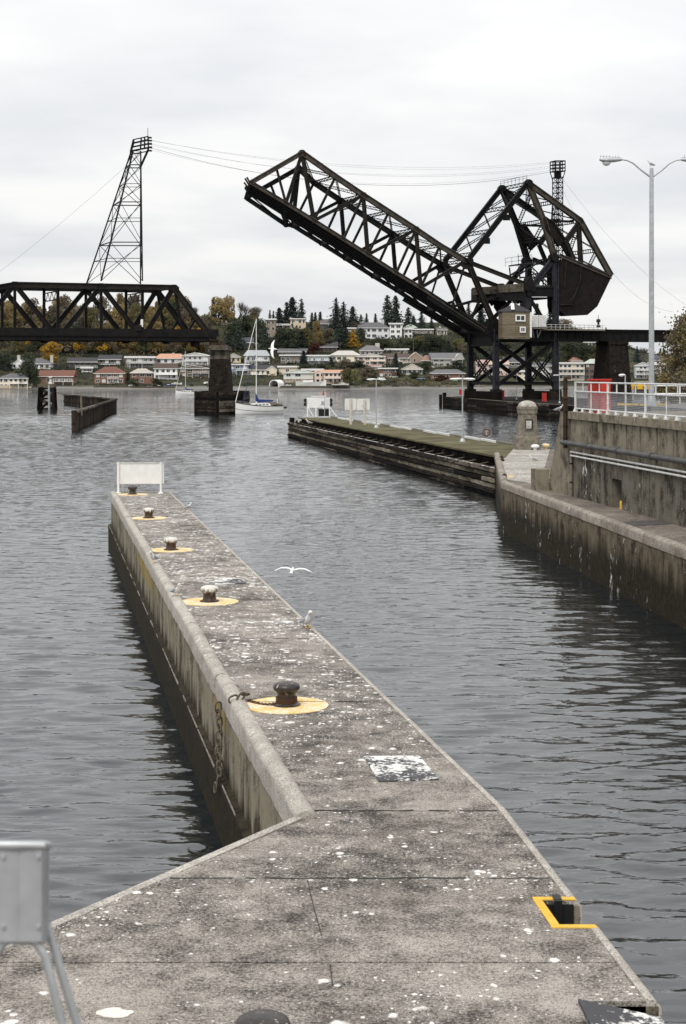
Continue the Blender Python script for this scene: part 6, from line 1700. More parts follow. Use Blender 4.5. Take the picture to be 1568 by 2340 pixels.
# ------------------------------------------------------------------ houses on the far shore
WH, CR, PK, TN, GY, DK, BR, BL, YL = (.74, .74, .72), (.68, .61, .48), (.56, .42, .36), (.40, .34, .26), (.36, .37, .38), (.07, .066, .065), (.19, .105, .075), (.20, .24, .30), (.62, .52, .32)
RG, RD, RB, RR, RO, RP, RGN = (.115, .115, .125), (.05, .05, .055), (.085, .06, .05), (.165, .075, .055), (.50, .28, .19), (.42, .38, .34), (.42, .47, .40)
wtrim = M['white']
def house(x0, x1, yb, ye, yt, roof, wall, rc, floors, nw, label, name='house', bal=(), chim=(), ridge=None, rot=0.0, low=None, gable=None, big=False, dep=None):
    Q = shore((x0 + x1) / 2, yb); Y = Q.y; s = Y / F
    W = (x1 - x0) * s; Hh = (yb - ye) * s; Rh = max(.25, (ye - yt) * s); D = dep or min(13, max(7, W * .6))
    th = thing(name, label, 'house', (Q.x, Q.y, Q.z), 'houses on the far hillside')
    wm, rm = paint(tuple(min(.8, c_ * 1.12) for c_ in wall)), paint(rc, .8, .3)
    MB().box((0, D / 2, Hh / 2 - 2.0), (W * .95, D, Hh + 4.0)).build('wall', wm, th, local=True)
    o_ = .035 * W + .35; hw = W / 2 + .15; y0, y1 = -.75, D + .6
    e = .28
    r_ = None
    if roof == 'flat':
        r_ = MB().box((0, D / 2 - .1, Hh + Rh / 2), (W + .9, D + 1.6, Rh)).build('roof', rm, th, local=True)
        MB().box((0, -.93, Hh + Rh / 2), (W + .92, .08, Rh * 1.05)).build('fascia', wtrim, r_, local=True)
    else:
        if roof == 'hip':
            rx = (ridge if ridge is not None else .35) * W / 2
            top = [(-rx, D * .45), (rx, D * .45), (rx, D * .55), (-rx, D * .55)]
        elif roof == 'gable': top = [(-hw, D * .48), (hw, D * .48), (hw, D * .52), (-hw, D * .52)]
        elif roof == 'front': top = [(-.06, y0), (.06, y0), (.06, y1), (-.06, y1)]
        elif roof == 'gambrel': top = [(-hw * .72, D * .4), (hw * .72, D * .4), (hw * .72, D * .6), (-hw * .72, D * .6)]
        elif roof == 'shed': top = [(hw - .2, y0), (hw, y0), (hw, y1), (hw - .2, y1)]
        base = [(-hw, y0), (hw, y0), (hw, y1), (-hw, y1)]
        r_ = MB().hexa([(x, y, Hh) for x, y in base] + [(x, y, Hh + Rh) for x, y in top]).build('roof', rm, th, local=True)
        MB().box((0, y0 - .02, Hh - e * .3), (2 * hw + .06, .16, e)).build('fascia', wtrim, r_, local=True)
        if roof == 'front':
            for sg_ in (-1, 1): MB().beam((sg_ * hw, y0 - .05, Hh + .05), (0, y0 - .05, Hh + Rh + .05), .2, .32, (0, -1, 0)).build('bargeboard', wtrim, r_, local=True)
            MB().add([(-hw * .86, -.02, Hh), (hw * .86, -.02, Hh), (0, -.02, Hh + Rh * .86), (-hw * .86, .2, Hh), (hw * .86, .2, Hh), (0, .2, Hh + Rh * .86)], [(0, 1, 2), (5, 4, 3), (0, 2, 5, 3), (1, 4, 5, 2), (0, 3, 4, 1)]).build('gable_wall', wm, th, local=True)
    if gable:                            # a front gable on part of the facade: (u0, u1, rise px)
        u0, u1, rise = gable; xa, xb = -W / 2 + W * u0, -W / 2 + W * u1; gm_ = (xa + xb) / 2; gr = rise * s
        MB().box((gm_, -.5, Hh / 2 - 1), ((xb - xa) * .94, 1.4, Hh + 2)).build('bay_wall', wm, th, local=True)
        MB().add([(xa, -1.15, Hh + .01), (xb, -1.15, Hh + .01), (gm_, -1.15, Hh + gr), (xa, D * .5, Hh + .01), (xb, D * .5, Hh + .01), (gm_, D * .5, Hh + gr)], [(0, 1, 2), (5, 4, 3), (0, 2, 5, 3), (1, 4, 5, 2), (0, 3, 4, 1)]).build('bay_gable', wm, th, local=True)
        for sg_, xe in ((-1, xa), (1, xb)): MB().beam((xe + sg_ * .3, -1.3, Hh - .05), (gm_, -1.3, Hh + gr + .1), .25, .35, (0, -1, 0)).build('bargeboard', wtrim, r_, local=True)
    fh = Hh / floors
    rnd = random.Random(int(x0 * 7 + yb))
    fy = -1.22 if gable else 0
    for f in range(floors):
        zc = fh * (f + .55); wh = min(1.7, fh * .52); wide = W * .92 / nw
        for i in range(nw):
            if rnd.random() < .10: continue
            ww = wide * rnd.choice((.42, .55, .68, .55)); xx = -W * .46 + wide * (i + .5) + rnd.uniform(-.06, .06) * wide
            yy = -.03
            if gable and -W / 2 + W * gable[0] - ww / 2 < xx < -W / 2 + W * gable[1] + ww / 2: yy = -1.23
            w_ = MB()
            for ox, oz, sx_, sz_ in ((0, wh / 2 + .06, ww + .26, .13), (0, -wh / 2 - .06, ww + .26, .13), (-ww / 2 - .065, 0, .13, wh), (ww / 2 + .065, 0, .13, wh)): w_.box((xx + ox, yy, zc + oz), (sx_, .16, sz_))
            if ww > 1.6: w_.box((xx, yy, zc), (.1, .15, wh))
            wo2 = w_.build('window', wtrim if sum(wall) > .35 else M['stone'], th, local=True)
            pane = M['glass'] if rnd.random() < .86 else M['whitedull']
            MB().box((xx, yy + .03, zc), (ww, .1, wh)).build('pane', pane, wo2, local=True)
    for (u0, u1, fl_) in bal:            # balcony: from u0 to u1 across, at storey fl_
        xa, xb = -W / 2 + W * u0, -W / 2 + W * u1; zb = fh * fl_ ; out = 1.9
        bc = MB().box(((xa + xb) / 2, -out / 2, zb - .12), (xb - xa, out, .24)).build('balcony', wtrim, th, local=True)
        b = MB(); n = max(3, int((xb - xa) / 1.4))
        for i in range(n + 1): b.box((xa + (xb - xa) * i / n, -out + .06, zb + .5), (.08, .08, 1.0))
        for h_ in (.55, 1.0): b.box(((xa + xb) / 2, -out + .06, zb + h_), (xb - xa, .06, .1))
        b.build('balcony_rail', wtrim, bc, local=True)
        for xx in (xa + .2, xb - .2, (xa + xb) / 2): MB().box((xx, -out + .15, zb / 2 - 1.2), (.18, .18, zb + 2.1)).build('balcony_post', wtrim, bc, local=True)
    for (u, w_, h_) in chim:
        MB().box((-W / 2 + W * u, D * .45, Hh + Rh * .6), (w_, w_ * .8, h_ * 2)).build('chimney', paint((.5, .48, .45)), r_, local=True)
    if low:                               # lower storey in another colour
        MB().box((0, -.06 + D / 2, low[1] * Hh / 2 - 1.0), (W * .97, D + .06, low[1] * Hh + 2.0)).build('lower_wall', paint(low[0]), th, local=True)
    th.rotation_euler.z = R(rot + rnd.uniform(-9, 9))
    HOUSES.append(((x0 + x1) / 2, (yt + yb) / 2, label))
    return th
HOUSES = []
house(24, 118, 843, 831, 818, 'hip', WH, RG, 1, 7, 'white house with grey hip roof and two white chimneys at far left', chim=((.13, 1.6, 3.0), (.95, 1.6, 3.0)), gable=(.08, .32, 9))
house(-6, 67, 888, 864, 853, 'hip', CR, RG, 2, 6, 'cream and brown shore house with grey roof at the far left edge', bal=((.4, 1, 1),), low=((.42, .34, .24), .35))
house(86, 169, 879, 860, 846, 'gable', (.22, .15, .11), RR, 1, 5, 'long low shore house with red brown roof right of the dolphin', bal=((.45, 1, .4),))
house(155, 223, 841, 827, 817, 'gable', DK, RD, 1, 5, 'dark house with grey roof and white railing under the left truss', bal=((.25, 1, .1),))
house(224, 278, 834, 821, 811, 'gable', (.10, .105, .115), RD, 1, 4, 'dark slate roofed house with blue balcony beside the truss centre', bal=((.05, .95, .1),))
house(214, 286, 877, 853, 838, 'hip', BR, RR, 2, 5, 'brick shore house with red hip roof and stacked white balconies', bal=((.45, .8, 1), (.45, .8, .15)))
house(286, 354, 841, 818, 814, 'flat', (.30, .30, .30), RG, 2, 5, 'flat roofed house with white fascia and long white balcony', bal=((.15, 1, 1),), low=((.12, .12, .12), .45))
house(297, 352, 877, 852, 842, 'hip', BR, RP, 2, 3, 'brick two storey shore house with pale hip roof')
house(352, 421, 832, 819, 808, 'hip', WH, RO, 1, 4, 'white house with bright orange roof left of the bridge pier', ridge=.7, chim=((.6, 1.2, 1.6),))
house(351, 406, 867, 842, 830, 'gable', (.78, .78, .76), RB, 2, 4, 'bright white house with dark brown roof and arched lower porch', bal=((.2, 1, .9),))
house(414, 478, 837, 813, 806, 'front', (.42, .42, .41), (.55, .55, .52), 2, 5, 'grey house with low white gable and two long balconies by the pier', bal=((.15, 1, 1), (.15, 1, .3)))
house(408, 478, 862, 842, 835, 'front', (.17, .125, .09), (.20, .18, .17), 2, 4, 'brown house with low white edged gable below the balcony house', bal=((.45, 1, 1),))
house(517, 551, 829, 816, 808, 'front', YL, (.45, .42, .38), 1, 3, 'small yellow gabled house just right of the bridge pier')
house(462, 563, 738, 727, 723.5, 'flat', (.40, .40, .38), (.55, .55, .53), 1, 9, 'long flat roofed glass house on the hilltop above the bridge pier', low=((.28, .25, .21), .3))
house(541, 580, 799, 783, 771, 'gable', (.055, .06, .075), (.075, .075, .09), 1, 3, 'dark blue grey house half hidden behind the sailboat mast')
house(557, 616, 829, 812, 800, 'gambrel', (.40, .42, .43), (.36, .38, .40), 1, 4, 'light grey house with broad mansard roof behind the sailboat mast', bal=((.4, 1.02, .25),))
house(518, 569, 858, 834, 831.5, 'flat', BL, (.5, .5, .5), 2, 3, 'blue grey flat roofed house beside the sailboat forestay', bal=((.45, 1, 1),))
house(569, 633, 858, 845, 834, 'gable', CR, RD, 1, 5, 'cream house with dark roof and front gable right of the mast', gable=(.62, 1.0, 8), bal=((.1, .62, .2),))
house(607, 630, 772, 731, 728, 'flat', (.27, .22, .17), (.6, .58, .5), 3, 2, 'tall narrow brown house at the left of the tan hilltop terrace')
house(629, 664, 753, 742, 740.5, 'flat', TN, TN, 1, 5, 'low tan terrace with a white balustrade on the hilltop', bal=((0, 1, .9),), name='terrace_house')
house(663, 700, 753, 729.5, 727.5, 'flat', (.58, .48, .34), (.62, .58, .5), 2, 4, 'two storey tan flat roofed house on the hilltop below the big firs', chim=((.08, 1.6, 1.4),))
house(634, 701, 811, 804, 796, 'gable', (.16, .16, .155), (.13, .13, .135), 1, 5, 'long low dark roofed house above the white carport house')
house(640, 686, 829, 813, 810.5, 'flat', (.19, .17, .15), (.7, .7, .68), 1, 4, 'brown house under a thin bright white flat roof', bal=((.3, 1, .1),))
house(702, 753, 832, 814, 811, 'flat', (.42, .45, .48), (.66, .67, .68), 1, 5, 'house with a pale blue railed balcony on white posts', bal=((.02, 1, .45),))
house(636, 678, 856, 839.5, 836, 'flat', CR, (.66, .6, .5), 1, 3, 'cream flat roofed block behind the white gabled shore house')
house(646, 718, 875, 852, 845, 'front', (.60, .61, .57), (.62, .66, .60), 2, 3, 'wide white shore house with low pale gable and brown side wall', low=((.28, .22, .17), .38))
house(719, 783, 877, 851, 845, 'gable', (.58, .43, .33), RO, 2, 6, 'peach shore house with orange roof and upper balcony', bal=((.35, 1, 1),), gable=(.0, .28, 5))
house(754, 823, 828, 811, 801, 'hip', CR, (.48, .45, .42), 1, 5, 'cream house with pale hip roof and two wide windows', ridge=.5, bal=((.25, 1, .1),))
house(815, 882, 835, 815, 808, 'front', (.60, .47, .38), (.62, .58, .52), 2, 4, 'peach house with broad low gable and balcony', bal=((.45, 1, 1),))
house(730, 772, 806, 793, 780, 'shed', (.085, .06, .055), (.11, .105, .11), 1, 4, 'dark angular house with a sloping white roof edge amid trees')
house(731, 771, 754, 740, 729, 'gable', (.10, .095, .10), (.14, .13, .13), 2, 5, 'dark grey wooden house under the firs on the hilltop')
house(785, 831, 749, 738, 730, 'front', (.10, .08, .075), RD, 2, 4, 'dark chalet with low gable and cream deck on the hilltop', bal=((.5, 1.02, .5),))
house(819, 892, 774, 749, 736, 'hip', (.66, .67, .68), RG, 2, 5, 'big white three storey hillside house, its left wing with grey roof', ridge=.45, chim=((.8, 1.8, 3.2),), low=None)
house(873, 902, 772, 753, 749.5, 'flat', (.30, .36, .40), (.45, .48, .5), 2, 4, 'glass fronted centre of the big white hillside house', bal=((0, 1, 1), (0, 1, .4)), dep=7)
house(890, 919, 775, 741, 738, 'flat', (.72, .73, .74), (.62, .63, .64), 3, 2, 'tall white right block of the big white hillside house', dep=9)
house(921, 956, 758, 749, 740, 'hip', WH, RGN, 1, 3, 'white house with pale green hip roof on the hilltop', ridge=.12)
house(923, 943, 773, 753, 750, 'flat', (.68, .68, .67), (.62, .62, .6), 2, 2, 'narrow white two storey block below the green hip roof')
house(942, 990, 764, 754, 751.5, 'flat', (.16, .095, .08), (.6, .6, .58), 1, 6, 'red brown flat roofed house with white eave line on the hilltop', bal=((0, 1, .3),))
house(998, 1023, 765, 754, 748, 'gable', (.46, .45, .40), (.12, .11, .10), 1, 3, 'small pale house on the hilltop next to the leaf heel', chim=((.35, 1.2, 1.5),))
house(878, 968, 830, 818, 808, 'gable', (.30, .23, .17), RB, 1, 7, 'long brown roofed house with a cream front gable', gable=(.62, .97, 13), bal=((.3, .66, .1),))
house(880, 934, 807, 800, 796.5, 'flat', (.58, .50, .40), (.2, .17, .15), 1, 6, 'narrow tan row of windows half hidden in shrubs below the white house')
house(985, 1061, 837, 820, 806, 'gable', (.40, .39, .37), (.15, .15, .16), 2, 5, 'large grey house with steep roof and pale gables left of the tower', gable=(.7, .96, 12))
house(865, 908, 862, 843, 840.5, 'flat', BR, (.6, .58, .55), 2, 4, 'brick flat roofed house left of the dark cypress')
house(917, 967, 856, 844, 831.5, 'front', (.60, .61, .62), (.60, .54, .47), 1, 4, 'white house with pale front gable and porch right of the cypress')
house(983, 1064, 867, 853, 844, 'hip', (.20, .11, .08), (.13, .13, .135), 1, 5, 'low brick shore house with wide dark hip roof', ridge=.6)
house(1088, 1112, 856, 830, 822, 'gable', PK, (.45, .3, .27), 2, 2, 'narrow pink house seen through the left tower bracing')
house(1112, 1164, 858, 832, 822, 'gable', (.60, .44, .39), (.52, .36, .30), 2, 4, 'pink stucco house seen between the tower columns')
house(1150, 1206, 838, 828, 816, 'gable', (.16, .15, .15), (.10, .10, .11), 1, 4, 'dark roofed house seen high between the tower columns')
house(1180, 1208, 868, 850, 846, 'flat', CR, (.6, .56, .46), 2, 2, 'cream block seen low behind the far tower column')
house(1214, 1268, 862, 836, 826, 'hip', (.55, .55, .54), RG, 2, 4, 'white house with grey roof seen through the right tower bracing')
house(1274, 1338, 868, 831, 828, 'flat', (.52, .46, .36), (.62, .56, .44), 3, 6, 'three storey tan apartment block with balconies right of the tower', bal=((0, .95, 1), (0, .95, 2)), name='apartment_block')
house(1304, 1332, 832, 825, 816, 'hip', (.4, .3, .26), (.28, .15, .12), 1, 3, 'red hip roofed house behind the tan apartment block')
house(1336, 1380, 868, 830, 820, 'hip', (.15, .10, .09), RGN, 3, 4, 'brown block with pale green roof left of the right bridge pier', name='apartment_block', bal=((.5, 1, 1), (.5, 1, 2)))
house(1334, 1389, 792, 783, 779, 'flat', (.72, .72, .70), (.6, .6, .6), 1, 6, 'white row of windows on the hill right under the girder span')
house(1450, 1490, 866, 836, 828, 'front', (.42, .43, .44), (.55, .56, .57), 3, 4, 'grey apartment house with decks left of the tall lamp post', bal=((.1, 1, 1), (.1, 1, 2)), name='apartment_block')
house(1490, 1526, 862, 834, 827, 'flat', (.17, .17, .18), (.52, .53, .54), 3, 4, 'dark balconied apartment house right of the tall lamp post', bal=((.0, 1, 1), (.0, 1, 2)), name='apartment_block')
house(1492, 1518, 830, 823, 811, 'gable', (.22, .21, .21), (.10, .10, .11), 1, 3, 'dark gabled house above the apartments near the right tree')

house(443, 479, 806, 790, 782, 'gable', (.34, .34, .34), (.20, .20, .21), 2, 4, 'grey lattice fronted house behind the right end of the truss')
house(690, 738, 853, 847, 842.5, 'flat', (.50, .48, .44), (.55, .53, .50), 1, 4, 'low pale flat roof right behind the white gabled shore house')
house(822, 877, 813, 801, 789, 'hip', (.40, .38, .35), (.17, .16, .165), 1, 5, 'wide grey hip roofed house with white chimney below the big white house', chim=((.78, 2.4, 2.6),))
house(789, 815, 759, 751, 748.5, 'flat', (.70, .69, .66), (.6, .6, .58), 1, 3, 'small white flat roofed annex below the dark chalet')
house(186, 212, 851, 842, 838, 'flat', (.55, .55, .54), (.4, .4, .4), 1, 2, 'small white garage below the dark house under the truss')
house(962, 987, 834, 824, 812, 'hip', (.42, .33, .28), (.27, .16, .13), 1, 3, 'small red roofed house left of the large grey house')
house(420, 446, 782, 772, 766, 'gable', (.45, .44, .42), (.2, .2, .2), 1, 3, 'pale house glimpsed under the truss end panel')
house(845, 872, 846, 838, 833, 'gable', (.50, .46, .40), (.3, .2, .17), 1, 3, 'tan house half hidden above the brick flat roofed house')

# ------------------------------------------------------------------ trees
def quad_cloud(pts, size, seed, flat=.0):
    rnd = random.Random(seed); vs = []; fs = []
    for (x, y, z, s) in pts:
        a = rnd.uniform(0, 2 * math.pi); el_ = rnd.uniform(-.9, .9) * (1 - flat)
        n_ = Vector((math.cos(a) * math.cos(el_), math.sin(a) * math.cos(el_), math.sin(el_) + .25)).normalized()
        u = n_.orthogonal().normalized(); w_ = n_.cross(u); q = rnd.uniform(0, 6.28)
        u, w_ = u * math.cos(q) + w_ * math.sin(q), w_ * math.cos(q) - u * math.sin(q)
        s2 = size * s * rnd.uniform(.7, 1.3); b_ = len(vs); c = Vector((x, y, z))
        vs += [c - u * s2, c - w_ * s2 * .6, c + u * s2, c + w_ * s2 * .6]; fs.append((b_, b_ + 1, b_ + 2, b_ + 3))
    return vs, fs
def mesh_of(name, vs, fs, mat):
    me = bpy.data.meshes.new(name); me.from_pydata([tuple(v) for v in vs], [], fs); me.materials.append(mat); me.update(); return me
def decid_crown(seed, n=2300, lo=.12, dens=1.0):
    rnd = random.Random(seed); cl = []
    for _ in range(30):
        z = lo + (1 - lo) * rnd.random() ** .8; f = (z - lo) / (1 - lo); rad = .42 * math.sqrt(max(.04, 1 - (2 * f - .85) ** 2 / 1.4)) 
        a = rnd.uniform(0, 6.28); r_ = rad * rnd.uniform(.25, 1.0)
        cl.append((math.cos(a) * r_, math.sin(a) * r_, z * .94, rnd.uniform(.11, .20)))
    pts = []
    for i in range(n):
        c = cl[rnd.randrange(len(cl))]; 
        while True:
            v = Vector((rnd.uniform(-1, 1), rnd.uniform(-1, 1), rnd.uniform(-1, 1)))
            if .2 < v.length < 1: break
        v = v.normalized() * (v.length ** .5)
        pts.append((c[0] + v.x * c[3], c[1] + v.y * c[3], c[2] + v.z * c[3] * .8, 1))
    return quad_cloud(pts, .034 / dens, seed + 1), cl
def conifer_crown(seed, n=24, w_=.5, droop=.25, gap=.0):
    rnd = random.Random(seed); pts = []
    for i in range(n):
        z = .08 + .9 * (i / n); rad = w_ * .5 * (1 - z) ** .72 * rnd.uniform(.68, 1.15) + .012
        nb_ = max(4, int(13 * (1 - z) + 4))
        for k in range(nb_):
            if rnd.random() < gap: continue
            a = 2 * math.pi * (k + rnd.random()) / nb_; R_ = rad * rnd.uniform(.45, 1.25) * (1 + .25 * math.cos(a - seed)); m_ = max(3, int(R_ * 34))
            for j in range(m_):
                f = (j + .6) / m_
                for _ in range(2): pts.append((math.cos(a) * R_ * f + rnd.uniform(-.014, .014), math.sin(a) * R_ * f + rnd.uniform(-.014, .014), z - droop * R_ * f * f + .04 * R_ * f + rnd.uniform(-.014, .014), .75 + .4 * (1 - f)))
    return quad_cloud(pts, .024, seed + 2, .35)
def trunk_mesh(seed, mat, clumps=None, h_=.8, r_=.022):
    b = MB(); rnd = random.Random(seed)
    b.tube([(0, 0, -.12), (rnd.uniform(-.01, .01), 0, h_ * .5), (0, 0, h_)], [r_, r_ * .7, r_ * .2], 6)
    for c in (clumps or [])[:14]:
        z = max(.12, c[2] * rnd.uniform(.35, .65)); b.tube([(0, 0, z), (c[0] * .5, c[1] * .5, (z + c[2]) / 2 + .01), (c[0], c[1], c[2])], [r_ * .5, r_ * .32, r_ * .1], 5)
    o = b.build('trunk', mat); me = o.data; bpy.data.objects.remove(o); return me
def bare_mesh(seed, mat):
    rnd = random.Random(seed); b = MB()
    def grow(p, d, L, r_, lev):
        q = p + d * L; b.tube([p, q], [r_, r_ * .62], 4, False)
        if lev == 0: return
        for _ in range(4 if lev > 1 else 3):
            nd = (d + Vector((rnd.uniform(-.75, .75), rnd.uniform(-.75, .75), rnd.uniform(-.15, .5)))).normalized()
            grow(p.lerp(q, rnd.uniform(.55, 1)), nd, L * rnd.uniform(.58, .8), r_ * .55, lev - 1)
    b.tube([(0, 0, -.1), (0, 0, .22)], [.026, .02], 6)
    for k in range(4): grow(Vector((0, 0, .16 + .02 * k)), Vector((rnd.uniform(-.5, .5), rnd.uniform(-.5, .5), 1)).normalized(), .25, .014, 4)
    o = b.build('trunk', mat); me = o.data; bpy.data.objects.remove(o)
    tips = []
    for _ in range(260):
        v = me.vertices[rnd.randrange(len(me.vertices) // 3, len(me.vertices))].co; tips.append((v.x + rnd.uniform(-.02, .02), v.y + rnd.uniform(-.02, .02), v.z + rnd.uniform(-.02, .02), .7))
    return me, tips
bark = plain('bark', (.055, .047, .040), .9, .4, .6)
barkg = plain('grey_bark', (.105, .095, .085), .9, .3, .6)
LEAF = {'fir': leaf_material('fir_needles', (.022, .031, .028), (.058, .072, .060), .08), 'firblue': leaf_material('blue_fir_needles', (.018, .028, .029), (.045, .062, .058), .08),
        'green': leaf_material('green_leaves', (.028, .037, .026), (.082, .096, .056)), 'olive': leaf_material('olive_leaves', (.068, .064, .030), (.165, .15, .070)),
        'ochre': leaf_material('ochre_leaves', (.115, .092, .045), (.33, .25, .11)), 'gold': leaf_material('golden_leaves', (.25, .14, .02), (.50, .30, .045)), 'brown': leaf_material('brown_leaves', (.085, .072, .054), (.20, .17, .12)),
        'maroon': leaf_material('maroon_leaves', (.045, .015, .014), (.10, .035, .030)), 'willow': leaf_material('willow_leaves', (.12, .115, .05), (.22, .21, .10))}
CROWN = {}
TRK = {}
for k in range(4):
    (vf, cl) = decid_crown(100 + k); TRK['d%d' % k] = trunk_mesh(k, bark, cl)
    for c in ('green', 'olive', 'ochre', 'gold', 'brown', 'maroon', 'willow'):
        CROWN['%s%d' % (c, k)] = mesh_of('crown', vf[0], vf[1], LEAF[c])
for k in range(4):
    vf = conifer_crown(200 + k, 30, (.46, .36, .52, .30)[k], .28, (.25, .15, .4, .2)[k]); TRK['c%d' % k] = trunk_mesh(50 + k, bark, None, .93, .014)
    for c in ('fir', 'firblue', 'gold'): CROWN['%sC%d' % (c, k)] = mesh_of('crown', vf[0], vf[1], LEAF[c])
vf = conifer_crown(300, 34, .34, .02, 0)
for c in ('fir', 'green'): CROWN['%sY' % c] = mesh_of('crown', vf[0], vf[1], LEAF[c])
TRK['y'] = TRK['c0']
for k in range(3):
    me, tips = bare_mesh(400 + k, barkg); TRK['b%d' % k] = me; q = quad_cloud(tips, .016, 410 + k); CROWN['bare%d' % k] = mesh_of('crown', q[0], q[1], LEAF['brown'])
TREES = []
tr_rnd = random.Random(77)
def tree(kind, x, yb, yt, w_, desc, place):
    """kind: fir, firblue, goldfir, cypress, or a leaf colour, or bare"""
    Q = shore(x, yb); s = Q.y / F; Ht = (yb - yt) * s * 1.03
    k = tr_rnd.randrange(4)
    if kind in ('fir', 'firblue', 'goldfir'): cm, tm, ww = CROWN[('gold' if kind == 'goldfir' else kind) + 'C%d' % k], TRK['c%d' % k], (.46, .36, .52, .30)[k]
    elif kind == 'cypress': cm, tm, ww = CROWN['firY'], TRK['y'], .34
    elif kind == 'bare': k %= 3; cm, tm, ww = CROWN['bare%d' % k], TRK['b%d' % k], .8
    else: cm, tm, ww = CROWN['%s%d' % (kind, k)], TRK['d%d' % k], .86
    nm = {'fir': 'fir_tree', 'firblue': 'fir_tree', 'goldfir': 'larch_tree', 'cypress': 'cypress_tree', 'bare': 'bare_tree'}.get(kind, 'autumn_tree' if kind in ('ochre', 'gold', 'brown', 'maroon') else 'leafy_tree')
    th = thing(nm, '', 'tree', tuple(Q), 'trees on the far hillside')
    for n_, me in (('trunk', tm), ('crown', cm)): inst(me, n_, th, Matrix.Identity(4))
    sw = w_ * s / ww * (1.45 if kind in ('fir', 'firblue', 'goldfir') else 1.12); th.scale = (sw, sw, Ht); th.rotation_euler.z = tr_rnd.uniform(0, 6.28)
    TREES.append((th, desc, place, x))
TALL, SM = 'tall dark fir', 'slim small fir'
